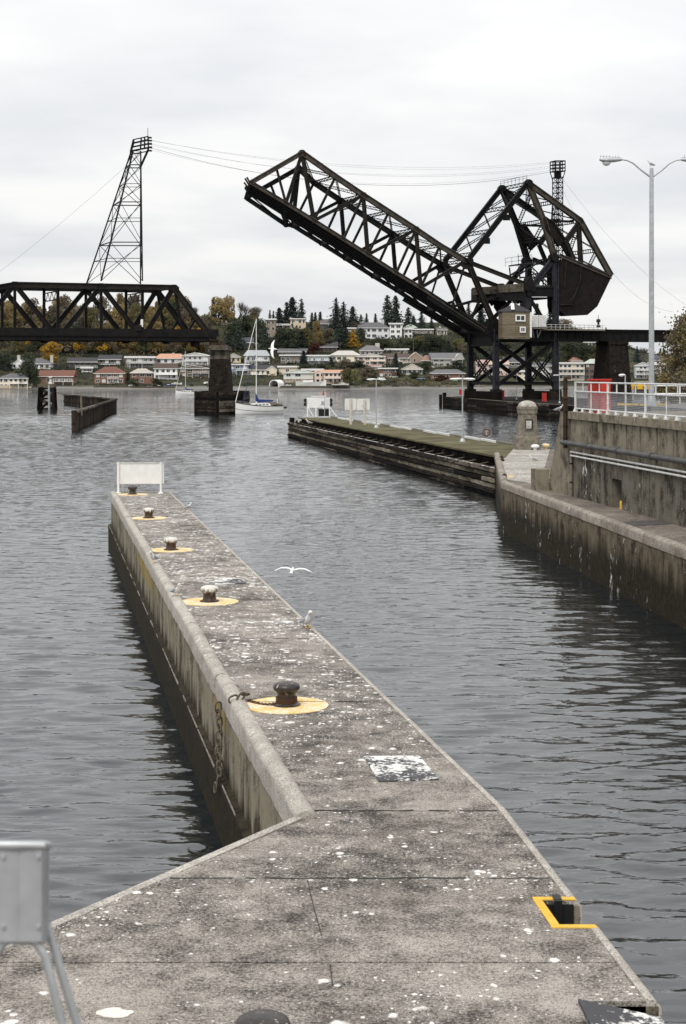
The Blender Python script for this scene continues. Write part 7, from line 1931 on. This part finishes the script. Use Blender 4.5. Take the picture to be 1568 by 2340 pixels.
for a in [('fir', 689, 745, 682, 30, 'ragged dark fir', 'right above the tan hilltop house'), ('fir', 668, 750, 679, 40, 'broad dark fir', 'above the tan hilltop terrace'), ('fir', 655, 750, 690, 30, 'dense dark fir', 'above the tan hilltop terrace'), ('fir', 638, 752, 703, 30, 'dark bushy fir', 'left above the tan hilltop terrace'),
          ('fir', 617, 745, 708, 12, SM, 'on the skyline left of the tan terrace'), ('fir', 625, 745, 710, 12, SM, 'on the skyline left of the tan terrace'), ('fir', 713, 752, 714, 14, SM, 'on the skyline right of the tan hilltop house'), ('fir', 721, 752, 713, 14, SM, 'on the skyline right of the tan hilltop house'), ('fir', 732, 752, 712, 16, SM, 'on the skyline right of the tan hilltop house'),
          ('fir', 768, 755, 679, 34, TALL, 'left of the chalet'), ('fir', 785, 755, 688, 36, TALL, 'left of the chalet'), ('fir', 806, 750, 700, 30, 'pointed fir', 'above the chalet'), ('fir', 825, 745, 718, 14, SM, 'above the big white house roof'), ('fir', 838, 745, 715, 10, 'very thin fir', 'above the big white house roof'), ('fir', 858, 740, 716, 10, 'very thin fir', 'above the big white house roof'),
          ('fir', 885, 760, 674, 36, 'massive dark fir', 'behind the big white house'), ('fir', 904, 760, 676, 36, 'massive dark fir', 'behind the big white house'), ('fir', 933, 755, 702, 28, 'feathery fir', 'behind the pale green roof'), ('fir', 945, 752, 722, 18, 'short fir', 'behind the pale green roof'), ('fir', 963, 760, 712, 26, 'ragged fir', 'just left of the leaf underside'), ('fir', 986, 760, 726, 18, 'small fir', 'just left of the leaf underside'),
          ('fir', 1071, 750, 691, 22, 'lone fir', 'seen inside the leaf heel'), ('firblue', 1099, 760, 694, 34, 'blue grey fir', 'seen inside the leaf heel'), ('fir', 1176, 765, 684, 32, 'fir', 'rising behind the operator cabin roof'), ('fir', 1228, 765, 693, 22, 'narrow fir', 'seen right of the operator cabin'), ('fir', 1257, 765, 707, 26, 'fir', 'seen beside the near tower column'), ('brown', 1291, 768, 731, 42, 'round brown tree', 'above the bridge walkway'),
          ('fir', 488, 745, 679, 18, 'dark fir top', 'behind the ochre trees above the pier'), ('fir', 1325, 790, 770, 8, 'tiny fir', 'poking up behind the girder span'), ('fir', 1385, 782, 748, 9, 'tiny fir', 'poking up behind the girder span'),
          ('ochre', 500, 745, 683, 46, 'large ochre tree', 'on the hilltop right of the truss end post'), ('ochre', 522, 745, 680, 34, 'ochre green tree', 'on the hilltop right of the truss end post'), ('bare', 548, 745, 677, 34, 'bare grey tree', 'on the hilltop right of the truss end post'), ('bare', 562, 745, 690, 28, 'bare grey tree', 'on the hilltop right of the truss end post'), ('bare', 590, 748, 690, 34, 'round bare tree', 'on the hilltop behind the mast top'), ('brown', 580, 750, 705, 26, 'brown tree', 'on the hilltop behind the mast top'), ('bare', 435, 745, 678, 28, 'bare rounded tree', 'seen through the truss end panel'), ('olive', 395, 750, 695, 26, 'olive tree', 'seen through the truss end panel'), ('bare', 450, 748, 690, 24, 'bare tree', 'seen through the truss end panel'), ('firblue', 420, 750, 705, 22, 'dark fir', 'seen through the truss end panel'),
          ('green', 560, 775, 722, 40, 'dark leafy tree', 'left of the sailboat mast on the slope'), ('green', 535, 782, 730, 40, 'dark leafy tree', 'left of the sailboat mast on the slope'), ('fir', 545, 800, 745, 32, 'dark fir', 'left of the sailboat mast on the slope'), ('fir', 522, 805, 760, 30, 'dark fir', 'left of the sailboat mast on the slope'), ('green', 590, 785, 730, 36, 'dark green tree', 'right of the sailboat mast on the slope'), ('olive', 575, 760, 722, 34, 'olive tree', 'behind the sailboat mast'), ('fir', 605, 800, 745, 26, 'dark fir', 'right of the sailboat mast on the slope'), ('green', 615, 805, 775, 30, 'green tree', 'right of the sailboat mast on the slope'),
          ('green', 645, 795, 752, 44, 'dark evergreen', 'below the tan hilltop terrace'), ('green', 672, 800, 752, 44, 'dark evergreen', 'below the tan hilltop terrace'), ('fir', 660, 798, 758, 36, 'dark fir', 'below the tan hilltop terrace'), ('olive', 700, 800, 752, 34, 'dark olive tree', 'below the tan hilltop house'), ('fir', 690, 802, 756, 34, 'dark fir', 'below the tan hilltop house'), ('ochre', 723, 785, 737, 24, 'ochre tree', 'between the hilltop houses'), ('ochre', 730, 790, 758, 22, 'ochre tree', 'below the dark wooden hilltop house'), ('maroon', 719, 808, 784, 26, 'maroon shrub tree', 'left of the dark angular house'), ('brown', 750, 785, 752, 32, 'brown tree', 'below the dark wooden hilltop house'),
          ('fir', 776, 795, 740, 44, 'wide dark fir', 'in the middle of the slope'), ('fir', 790, 795, 748, 36, 'wide dark fir', 'in the middle of the slope'), ('goldfir', 807, 795, 752, 30, 'golden larch', 'in the middle of the slope'), ('green', 825, 785, 750, 28, 'dark green tree', 'left of the big white house'), ('brown', 808, 752, 735, 16, 'rust brown shrub', 'in front of the chalet'), ('firblue', 694, 838, 801, 20, 'blue grey fir', 'between the white roofed houses'), ('cypress', 757, 838, 816, 18, 'rounded dark evergreen', 'right of the blue railed house'), ('cypress', 905, 861, 807, 24, 'dark cypress', 'left of the white gabled house'), ('cypress', 1025, 812, 778, 26, 'dark conical tree', 'on the shrubby slope left of the tower'),
          ('olive', 793, 879, 842, 28, 'rounded olive tree', 'on the shore right of the peach house'), ('willow', 811, 880, 846, 24, 'pale willow', 'on the shore right of the peach house'), ('brown', 837, 874, 838, 38, 'dark brown tree', 'on the shore below the peach gable'), ('brown', 852, 872, 846, 30, 'dark brown tree', 'on the shore below the peach gable'), ('green', 820, 842, 824, 30, 'grey green shrub tree', 'below the cream hip roofed house'), ('brown', 790, 842, 822, 34, 'brown bush', 'below the cream hip roofed house'),
          ('green', 64, 887, 812, 38, 'tall dark tree', 'in front of the white house with two chimneys'), ('green', 75, 888, 838, 30, 'dark tree', 'in front of the long red roofed house'), ('green', 10, 848, 812, 40, 'dark green tree', 'at the far left edge below the truss'), ('gold', 118, 832, 785, 44, 'bright golden tree', 'under the left truss above the white house'), ('fir', 1110, 842, 800, 22, 'dark fir', 'behind the near left tower column'), ('green', 1335, 830, 788, 40, 'dark green tree', 'below the girder span left of the right pier'), ('green', 1300, 822, 785, 40, 'dark green tree', 'below the girder span left of the right pier'), ('olive', 1355, 822, 790, 30, 'olive brown tree', 'below the girder span left of the right pier'), ('green', 1320, 815, 782, 36, 'grey green tree', 'below the girder span left of the right pier'), ('bare', 1468, 832, 783, 30, 'bare dark tree', 'left of the tall lamp post under the girder'), ('firblue', 1456, 830, 790, 18, 'fir', 'left of the tall lamp post under the girder'),
          ('green', 880, 800, 776, 34, 'dark green tree', 'just below the big white house'), ('fir', 915, 800, 774, 26, 'dark bushy fir', 'just below the big white house'), ('green', 935, 802, 776, 40, 'dark green tree', 'on the shrubby slope under the red brown house'), ('olive', 960, 800, 770, 40, 'olive tree', 'on the shrubby slope under the red brown house'), ('green', 985, 806, 768, 44, 'dark green tree', 'on the shrubby slope under the red brown house'), ('green', 1005, 800, 772, 36, 'round green tree', 'left of the dark conical tree'), ('olive', 1048, 806, 776, 40, 'olive tree', 'right of the dark conical tree'), ('brown', 1062, 812, 782, 34, 'brown tree', 'right of the dark conical tree'), ('green', 860, 802, 778, 34, 'green tree', 'left below the big white house'), ('green', 1150, 815, 785, 40, 'dark green tree', 'seen high between the tower columns'), ('green', 1240, 815, 783, 40, 'dark green tree', 'seen high right of the far tower column'), ('green', 975, 848, 826, 30, 'dark green tree', 'left of the large grey house'), ('green', 1045, 846, 824, 34, 'dark green tree', 'in front of the large grey house'), ('green', 948, 866, 850, 24, 'grey green bush', 'before the white gabled house'), ('maroon', 1010, 872, 858, 30, 'rust red bush', 'before the low brick shore house'), ('green', 735, 845, 832, 30, 'dark hedge tree', 'below the blue railed house'), ('green', 700, 846, 832, 34, 'dark hedge tree', 'below the blue railed house'),
          ('green', 305, 884, 866, 30, 'dark bush', 'in front of the brick two storey house'), ('green', 290, 874, 852, 18, 'dark tree', 'between the two brick shore houses'), ('green', 358, 880, 864, 22, 'clipped dark bush', 'left of the white porch house'), ('fir', 330, 835, 815, 22, 'dark small fir', 'behind the pale hip roof')]:
    tree(*a)
# mixed autumn wood behind and under the left truss
rnd = random.Random(31)
for i in range(112):
    x = -18 + i * 4.5 + rnd.uniform(-6, 6); yb = rnd.choice((745, 752, 768, 782, 798, 808)); 
    if x > 470: continue
    h_ = rnd.uniform(44, 72) if yb < 775 else rnd.uniform(30, 52)
    if x < 30 and yb < 760: h_ *= .8
    kd = rnd.choice(('ochre', 'ochre', 'ochre', 'brown', 'brown', 'olive', 'bare' if yb < 760 else 'brown', 'green', 'gold' if yb > 775 else 'ochre', 'fir' if rnd.random() < .5 else 'green', 'olive'))
    band = 'on the skyline seen through the left truss' if yb < 760 else ('on the wooded slope seen through the left truss' if yb < 790 else 'at the foot of the wood below the left truss')
    look = {'ochre': 'ochre autumn tree', 'brown': 'brown autumn tree', 'olive': 'olive green tree', 'bare': 'bare grey tree', 'green': 'dark green tree', 'gold': 'golden yellow tree', 'fir': 'dark fir'}[kd]
    tree(kd, x, yb, yb - h_, rnd.uniform(28, 44) if kd != 'fir' else 24, look, band)
ORD = ['leftmost', 'second from left', 'third from left', 'fourth from left', 'fifth from left', 'sixth from left', 'seventh from left', 'eighth from left', 'ninth from left', 'tenth from left', 'eleventh from left', 'twelfth from left', 'thirteenth from left', 'fourteenth from left', 'fifteenth from left', 'sixteenth from left', 'seventeenth from left', 'eighteenth from left', 'nineteenth from left', 'twentieth from left'] + ['number %d from left' % k for k in range(21, 40)]
by = {}
for th, d, p, x in TREES: by.setdefault(d + ' ' + p, []).append((x, th))
for lab, L_ in by.items():
    L_.sort(key=lambda q: q[0])
    for i, (x, th) in enumerate(L_): th['label'] = lab if len(L_) == 1 else ORD[i] + ' ' + lab
# shrubs and hedges: ground cover nobody could count
rnd = random.Random(9)
def shrubs(name, n, xr, yr, mats, label, size=(1.2, 3.0), nl_=34, avoid=True):
    vs, fs = {m_: ([], []) for m_ in mats}, None
    for i in range(n):
        x, y = rnd.uniform(*xr), rnd.uniform(*yr); Q = shore(x, y); r_ = rnd.uniform(*size); m_ = rnd.choice(mats)
        if avoid and rnd.random() < .25: continue
        pts = []
        for _ in range(nl_):
            v = Vector((rnd.uniform(-1, 1), rnd.uniform(-1, 1), rnd.uniform(-.2, 1))); v = v.normalized() * rnd.uniform(.6, 1)
            pts.append((Q.x + v.x * r_ * 1.3, Q.y + v.y * r_, Q.z + v.z * r_, 1))
        q = quad_cloud(pts, .42, i); b0 = len(vs[m_][0]); vs[m_][0].extend(q[0]); vs[m_][1].extend([tuple(k + b0 for k in f) for f in q[1]])
    for m_ in sorted(set(mats)):
        me = mesh_of(name, vs[m_][0], vs[m_][1], LEAF[m_]); o = bpy.data.objects.new(name, me); COL.objects.link(o); o['kind'] = 'stuff'; o['label'] = LN[m_] + ' ' + label; o['category'] = 'shrubs'
LN = {'green': 'dark green', 'olive': 'olive', 'brown': 'brown', 'fir': 'blackish green', 'ochre': 'ochre'}
shrubs('hillside_shrubs', 2600, (-60, 1560), (745, 866), ['green', 'fir', 'brown', 'green', 'fir', 'olive'], 'shrubs covering the far hillside between the houses', (1.3, 3.0))
shrubs('slope_shrubs', 900, (850, 1340), (762, 824), ['green', 'fir', 'olive', 'fir'], 'shrubs on the open slope under the hilltop houses', (1.6, 3.4))
shrubs('wood_undergrowth', 520, (-60, 490), (748, 815), ['brown', 'ochre', 'green'], 'undergrowth of the autumn wood behind the truss', (1.6, 3.6))
shrubs('shore_shrubs', 170, (760, 1090), (869, 884), ['brown', 'olive', 'green'], 'shrubs along the shore bank', (1.0, 2.2))
shrubs('garden_shrubs', 110, (-10, 640), (866, 884), ['green', 'brown'], 'garden shrubs along the left shore', (.8, 1.8))

# near autumn tree at the right edge
def big_tree():
    Yt = 140.0; base = Vector(((1585 - CX) / F * Yt, Yt, 2.4)); top = at(1585, 712, Yt).z
    th = thing('autumn_tree', 'large yellow brown tree cut off by the right edge', 'tree', tuple(base))
    H_ = top - base.z; rnd = random.Random(15); cl = []
    for _ in range(190):
        f = rnd.random(); z = H_ * (.15 + .83 * f); rad = 3.5 * (1 - f ** 2.2) ** .7 + .25; a = rnd.uniform(0, 6.28); r_ = rad * rnd.uniform(.4, 1)
        cl.append((math.cos(a) * r_, math.sin(a) * r_, z, rnd.uniform(.35, .8)))
    P = {'ochre': [], 'olive': [], 'brown': []}
    for c in cl:
        k = rnd.choice(('ochre', 'ochre', 'olive', 'olive', 'brown'))
        for _ in range(85):
            v = Vector((rnd.gauss(0, .5), rnd.gauss(0, .5), rnd.gauss(0, .42))); P[k].append((c[0] + v.x * c[3] * 1.4, c[1] + v.y * c[3] * 1.4, c[2] + v.z * c[3] * 1.3, 1))
    for k, pts in P.items():
        q = quad_cloud(pts, .125, 5); o = bpy.data.objects.new('crown', mesh_of('crown', q[0], q[1], LEAF[k])); COL.objects.link(o); o.parent = th
    b = MB(); b.tube([(0, 0, -1), (.1, 0, H_ * .4), (0, 0, H_ * .85)], [.3, .2, .05], 8)
    for c in cl[::2]: z = max(1.0, c[2] * .6); b.tube([(0, 0, z), (c[0] * .6, c[1] * .6, (z + c[2]) / 2), c[:3]], [.07, .045, .015], 5)
    b.build('trunk', bark, th, local=True)
big_tree()

# ------------------------------------------------------------------ small things along the far shore
def shore_boat(x, y, L, rz, lab, col=None, z=.3):
    Q = shore(x, y); th = thing('beached_boat', lab, 'boat', tuple(Q + Vector((0, 0, z))), 'boats on the far shore'); b = MB(); rings = []
    for xx, w_, zs in ((-.5, .8, .5), (-.1, 1, .45), (.25, .8, .5), (.5, .05, .75)):
        rings.append([Vector((xx * L, sy * .19 * L * w_ * k, zz)) for sy, k, zz in ((1, 1, zs * L * .28), (1, .7, .05), (-1, .7, .05), (-1, 1, zs * L * .28))])
    fixn(MB().loft(rings).build('hull', col or M['white'], th, local=True)); MB().box((-.1 * L, 0, L * .15), (.35 * L, .22 * L, L * .09)).build('cabin', M['whitedull'], th, local=True)
    th.rotation_euler.z = R(rz)
shore_boat(55, 886, 4.6, 20, 'small white boat drawn up on the beach at far left'); shore_boat(63, 888, 4.0, -10, 'second small white boat on the far left beach nearer the water')
shore_boat(302, 884, 5.0, 60, 'white upturned boat on the ramp before the brick house'); shore_boat(365, 885, 4.2, 15, 'dark covered boat on the shore below the white porch house', M['black']); shore_boat(387, 883, 4.4, 10, 'boat under a blue cover on the shore', plain('blue_cover', (.03, .06, .2), .7))
shore_boat(404, 880, 5.5, 0, 'pale long skiff on the shore left of the moored sailboat'); shore_boat(471, 878, 5.0, 80, 'white motor boat on a trailer beside the pier shaft'); shore_boat(658, 883, 3.6, 0, 'little white boat right of the white arched shelter')
shore_boat(711, 883, 16, 0, 'long low white boat drawn up below the peach house', None, .2); shore_boat(786, 881, 6, 25, 'white covered boat beside the small jetty'); shore_boat(797, 877, 5, 0, 'white canopy boat on the bank right of the jetty')
Q = shore(626, 885); s = Q.y / F
th = thing('boat_shelter', 'white arched boat shelter on the shore right of the sailboat', 'shelter', tuple(Q)); wS, hS = 25 * s, 17 * s
arc = [(-wS * .36 + wS * .42 * math.cos(a), hS * (.45 + .55 * math.sin(a)) if True else 0) for a in [math.pi * k / 10 for k in range(11)]]
arc = [(wS * .5 * math.cos(a), hS * .4 + hS * .6 * math.sin(a)) for a in [math.pi * k / 10 for k in range(11)]]
out_ = [(wS * .5, -.5)] + arc + [(-wS * .5, -.5)]; inn_ = [(x * .9, (z - .1) * .93 if z > 0 else z) for x, z in out_]
rings = []
for yy, xo in ((0, 0), (7, -.6)): rings.append([Vector((x + xo, yy, z)) for x, z in out_] + [Vector((x + xo, yy, z)) for x, z in inn_[::-1]])
fixn(MB().loft(rings).build('canvas', M['white'], th, local=True)); MB().box((0, 6.9, hS * .4), (wS * .9, .2, hS * .8)).build('back_wall', M['stone'], th, local=True)
th.rotation_euler.z = R(-28)
def car(x, y, col, lab):
    Q = shore(x, y); th = thing('parked_car', lab, 'car', tuple(Q + Vector((0, 0, .1)))); p_ = paint(col, .35)
    fixn(MB().loft([[Vector((xx, sy * .85, z)) for sy, z in ((-1, .3), (1, .3), (1, h_), (-1, h_))] for xx, h_ in ((-2.2, .75), (-2.1, .9), (2.0, .85), (2.2, .65))]).build('body', p_, th, local=True))
    fixn(MB().loft([[Vector((xx * a, sy * .75 * (1 if z < 1 else .85), z)) for sy, z, a in ((-1, .86, 1), (1, .86, 1), (1, 1.4, .75), (-1, 1.4, .75))] for xx in (-1.5, 1.1)]).build('cabin', M['glass'], th, local=True))
    for xx in (-1.35, 1.35):
        for sy in (-.8, .8): MB().tube([(xx, sy - .1, .32), (xx, sy + .1, .32)], .32, 12).build('wheel', M['black'], th, local=True)
car(198, 852, (.7, .7, .7), 'white car parked below the dark house under the truss'); car(962, 868, (.20, .26, .36), 'blue grey car parked right of the white gabled house'); car(900, 864, (.40, .50, .44), 'pale green car parked by the brick flat roofed house'); car(870, 866, (.6, .6, .58), 'white car parked at the left end of the brick flat roofed house')
def pole(x, yb, yt, lab):
    Q = shore(x, yb); s = Q.y / F; th = thing('utility_pole', lab, 'pole', tuple(Q), 'utility poles on the hillside'); h_ = (yb - yt) * s
    MB().tube([(0, 0, -1), (0, 0, h_)], [.2, .13], 6).build('pole', barkg, th, local=True)
    for f in (.97, .88): MB().box((0, 0, h_ * f), (2.4, .15, .15)).build('crossarm', barkg, th, local=True)
pole(133, 842, 790, 'utility pole standing under the left truss'); pole(768, 812, 785, 'pale utility pole left of the golden larch'); pole(777, 812, 784, 'utility pole just left of the golden larch'); pole(834, 800, 775, 'utility pole below the big white house'); pole(8, 752, 697, 'utility pole at the far left edge through the truss'); pole(945, 815, 772, 'thin utility pole below the narrow white block')
# slipway and low sea walls
for (x0, x1, y, lab) in ((214, 300, 886, 'dark retaining wall along the beach before the red hip roof'), (640, 800, 886.5, 'low grey sea wall along the beach before the peach house'), (1010, 1110, 884, 'pale sea wall on the shore left of the tower'), (300, 400, 887.5, 'low sea wall along the beach before the white porch house')):
    a, c = shore(x0, y), shore(x1, y); MB().beam((a.x, a.y, a.z + .2), (c.x, c.y, c.z + .2), .8, 1.5).build('sea_wall', M['stone'] if 'pale' in lab else M['bridgepier2'], label=lab, cat='sea wall')
Q = shore(778, 884); jt = thing('jetty', 'small pale jetty on thin legs at the far shore', 'jetty', tuple(Q))
MB().box((0, -4, 1.2), (9, 6, .35)).build('jetty_deck', M['whitedull'], jt, local=True)
for xx in (-4, 0, 4): MB().box((xx, -6.5, 0), (.25, .25, 2.6)).build('leg', M['timber'], jt, local=True)
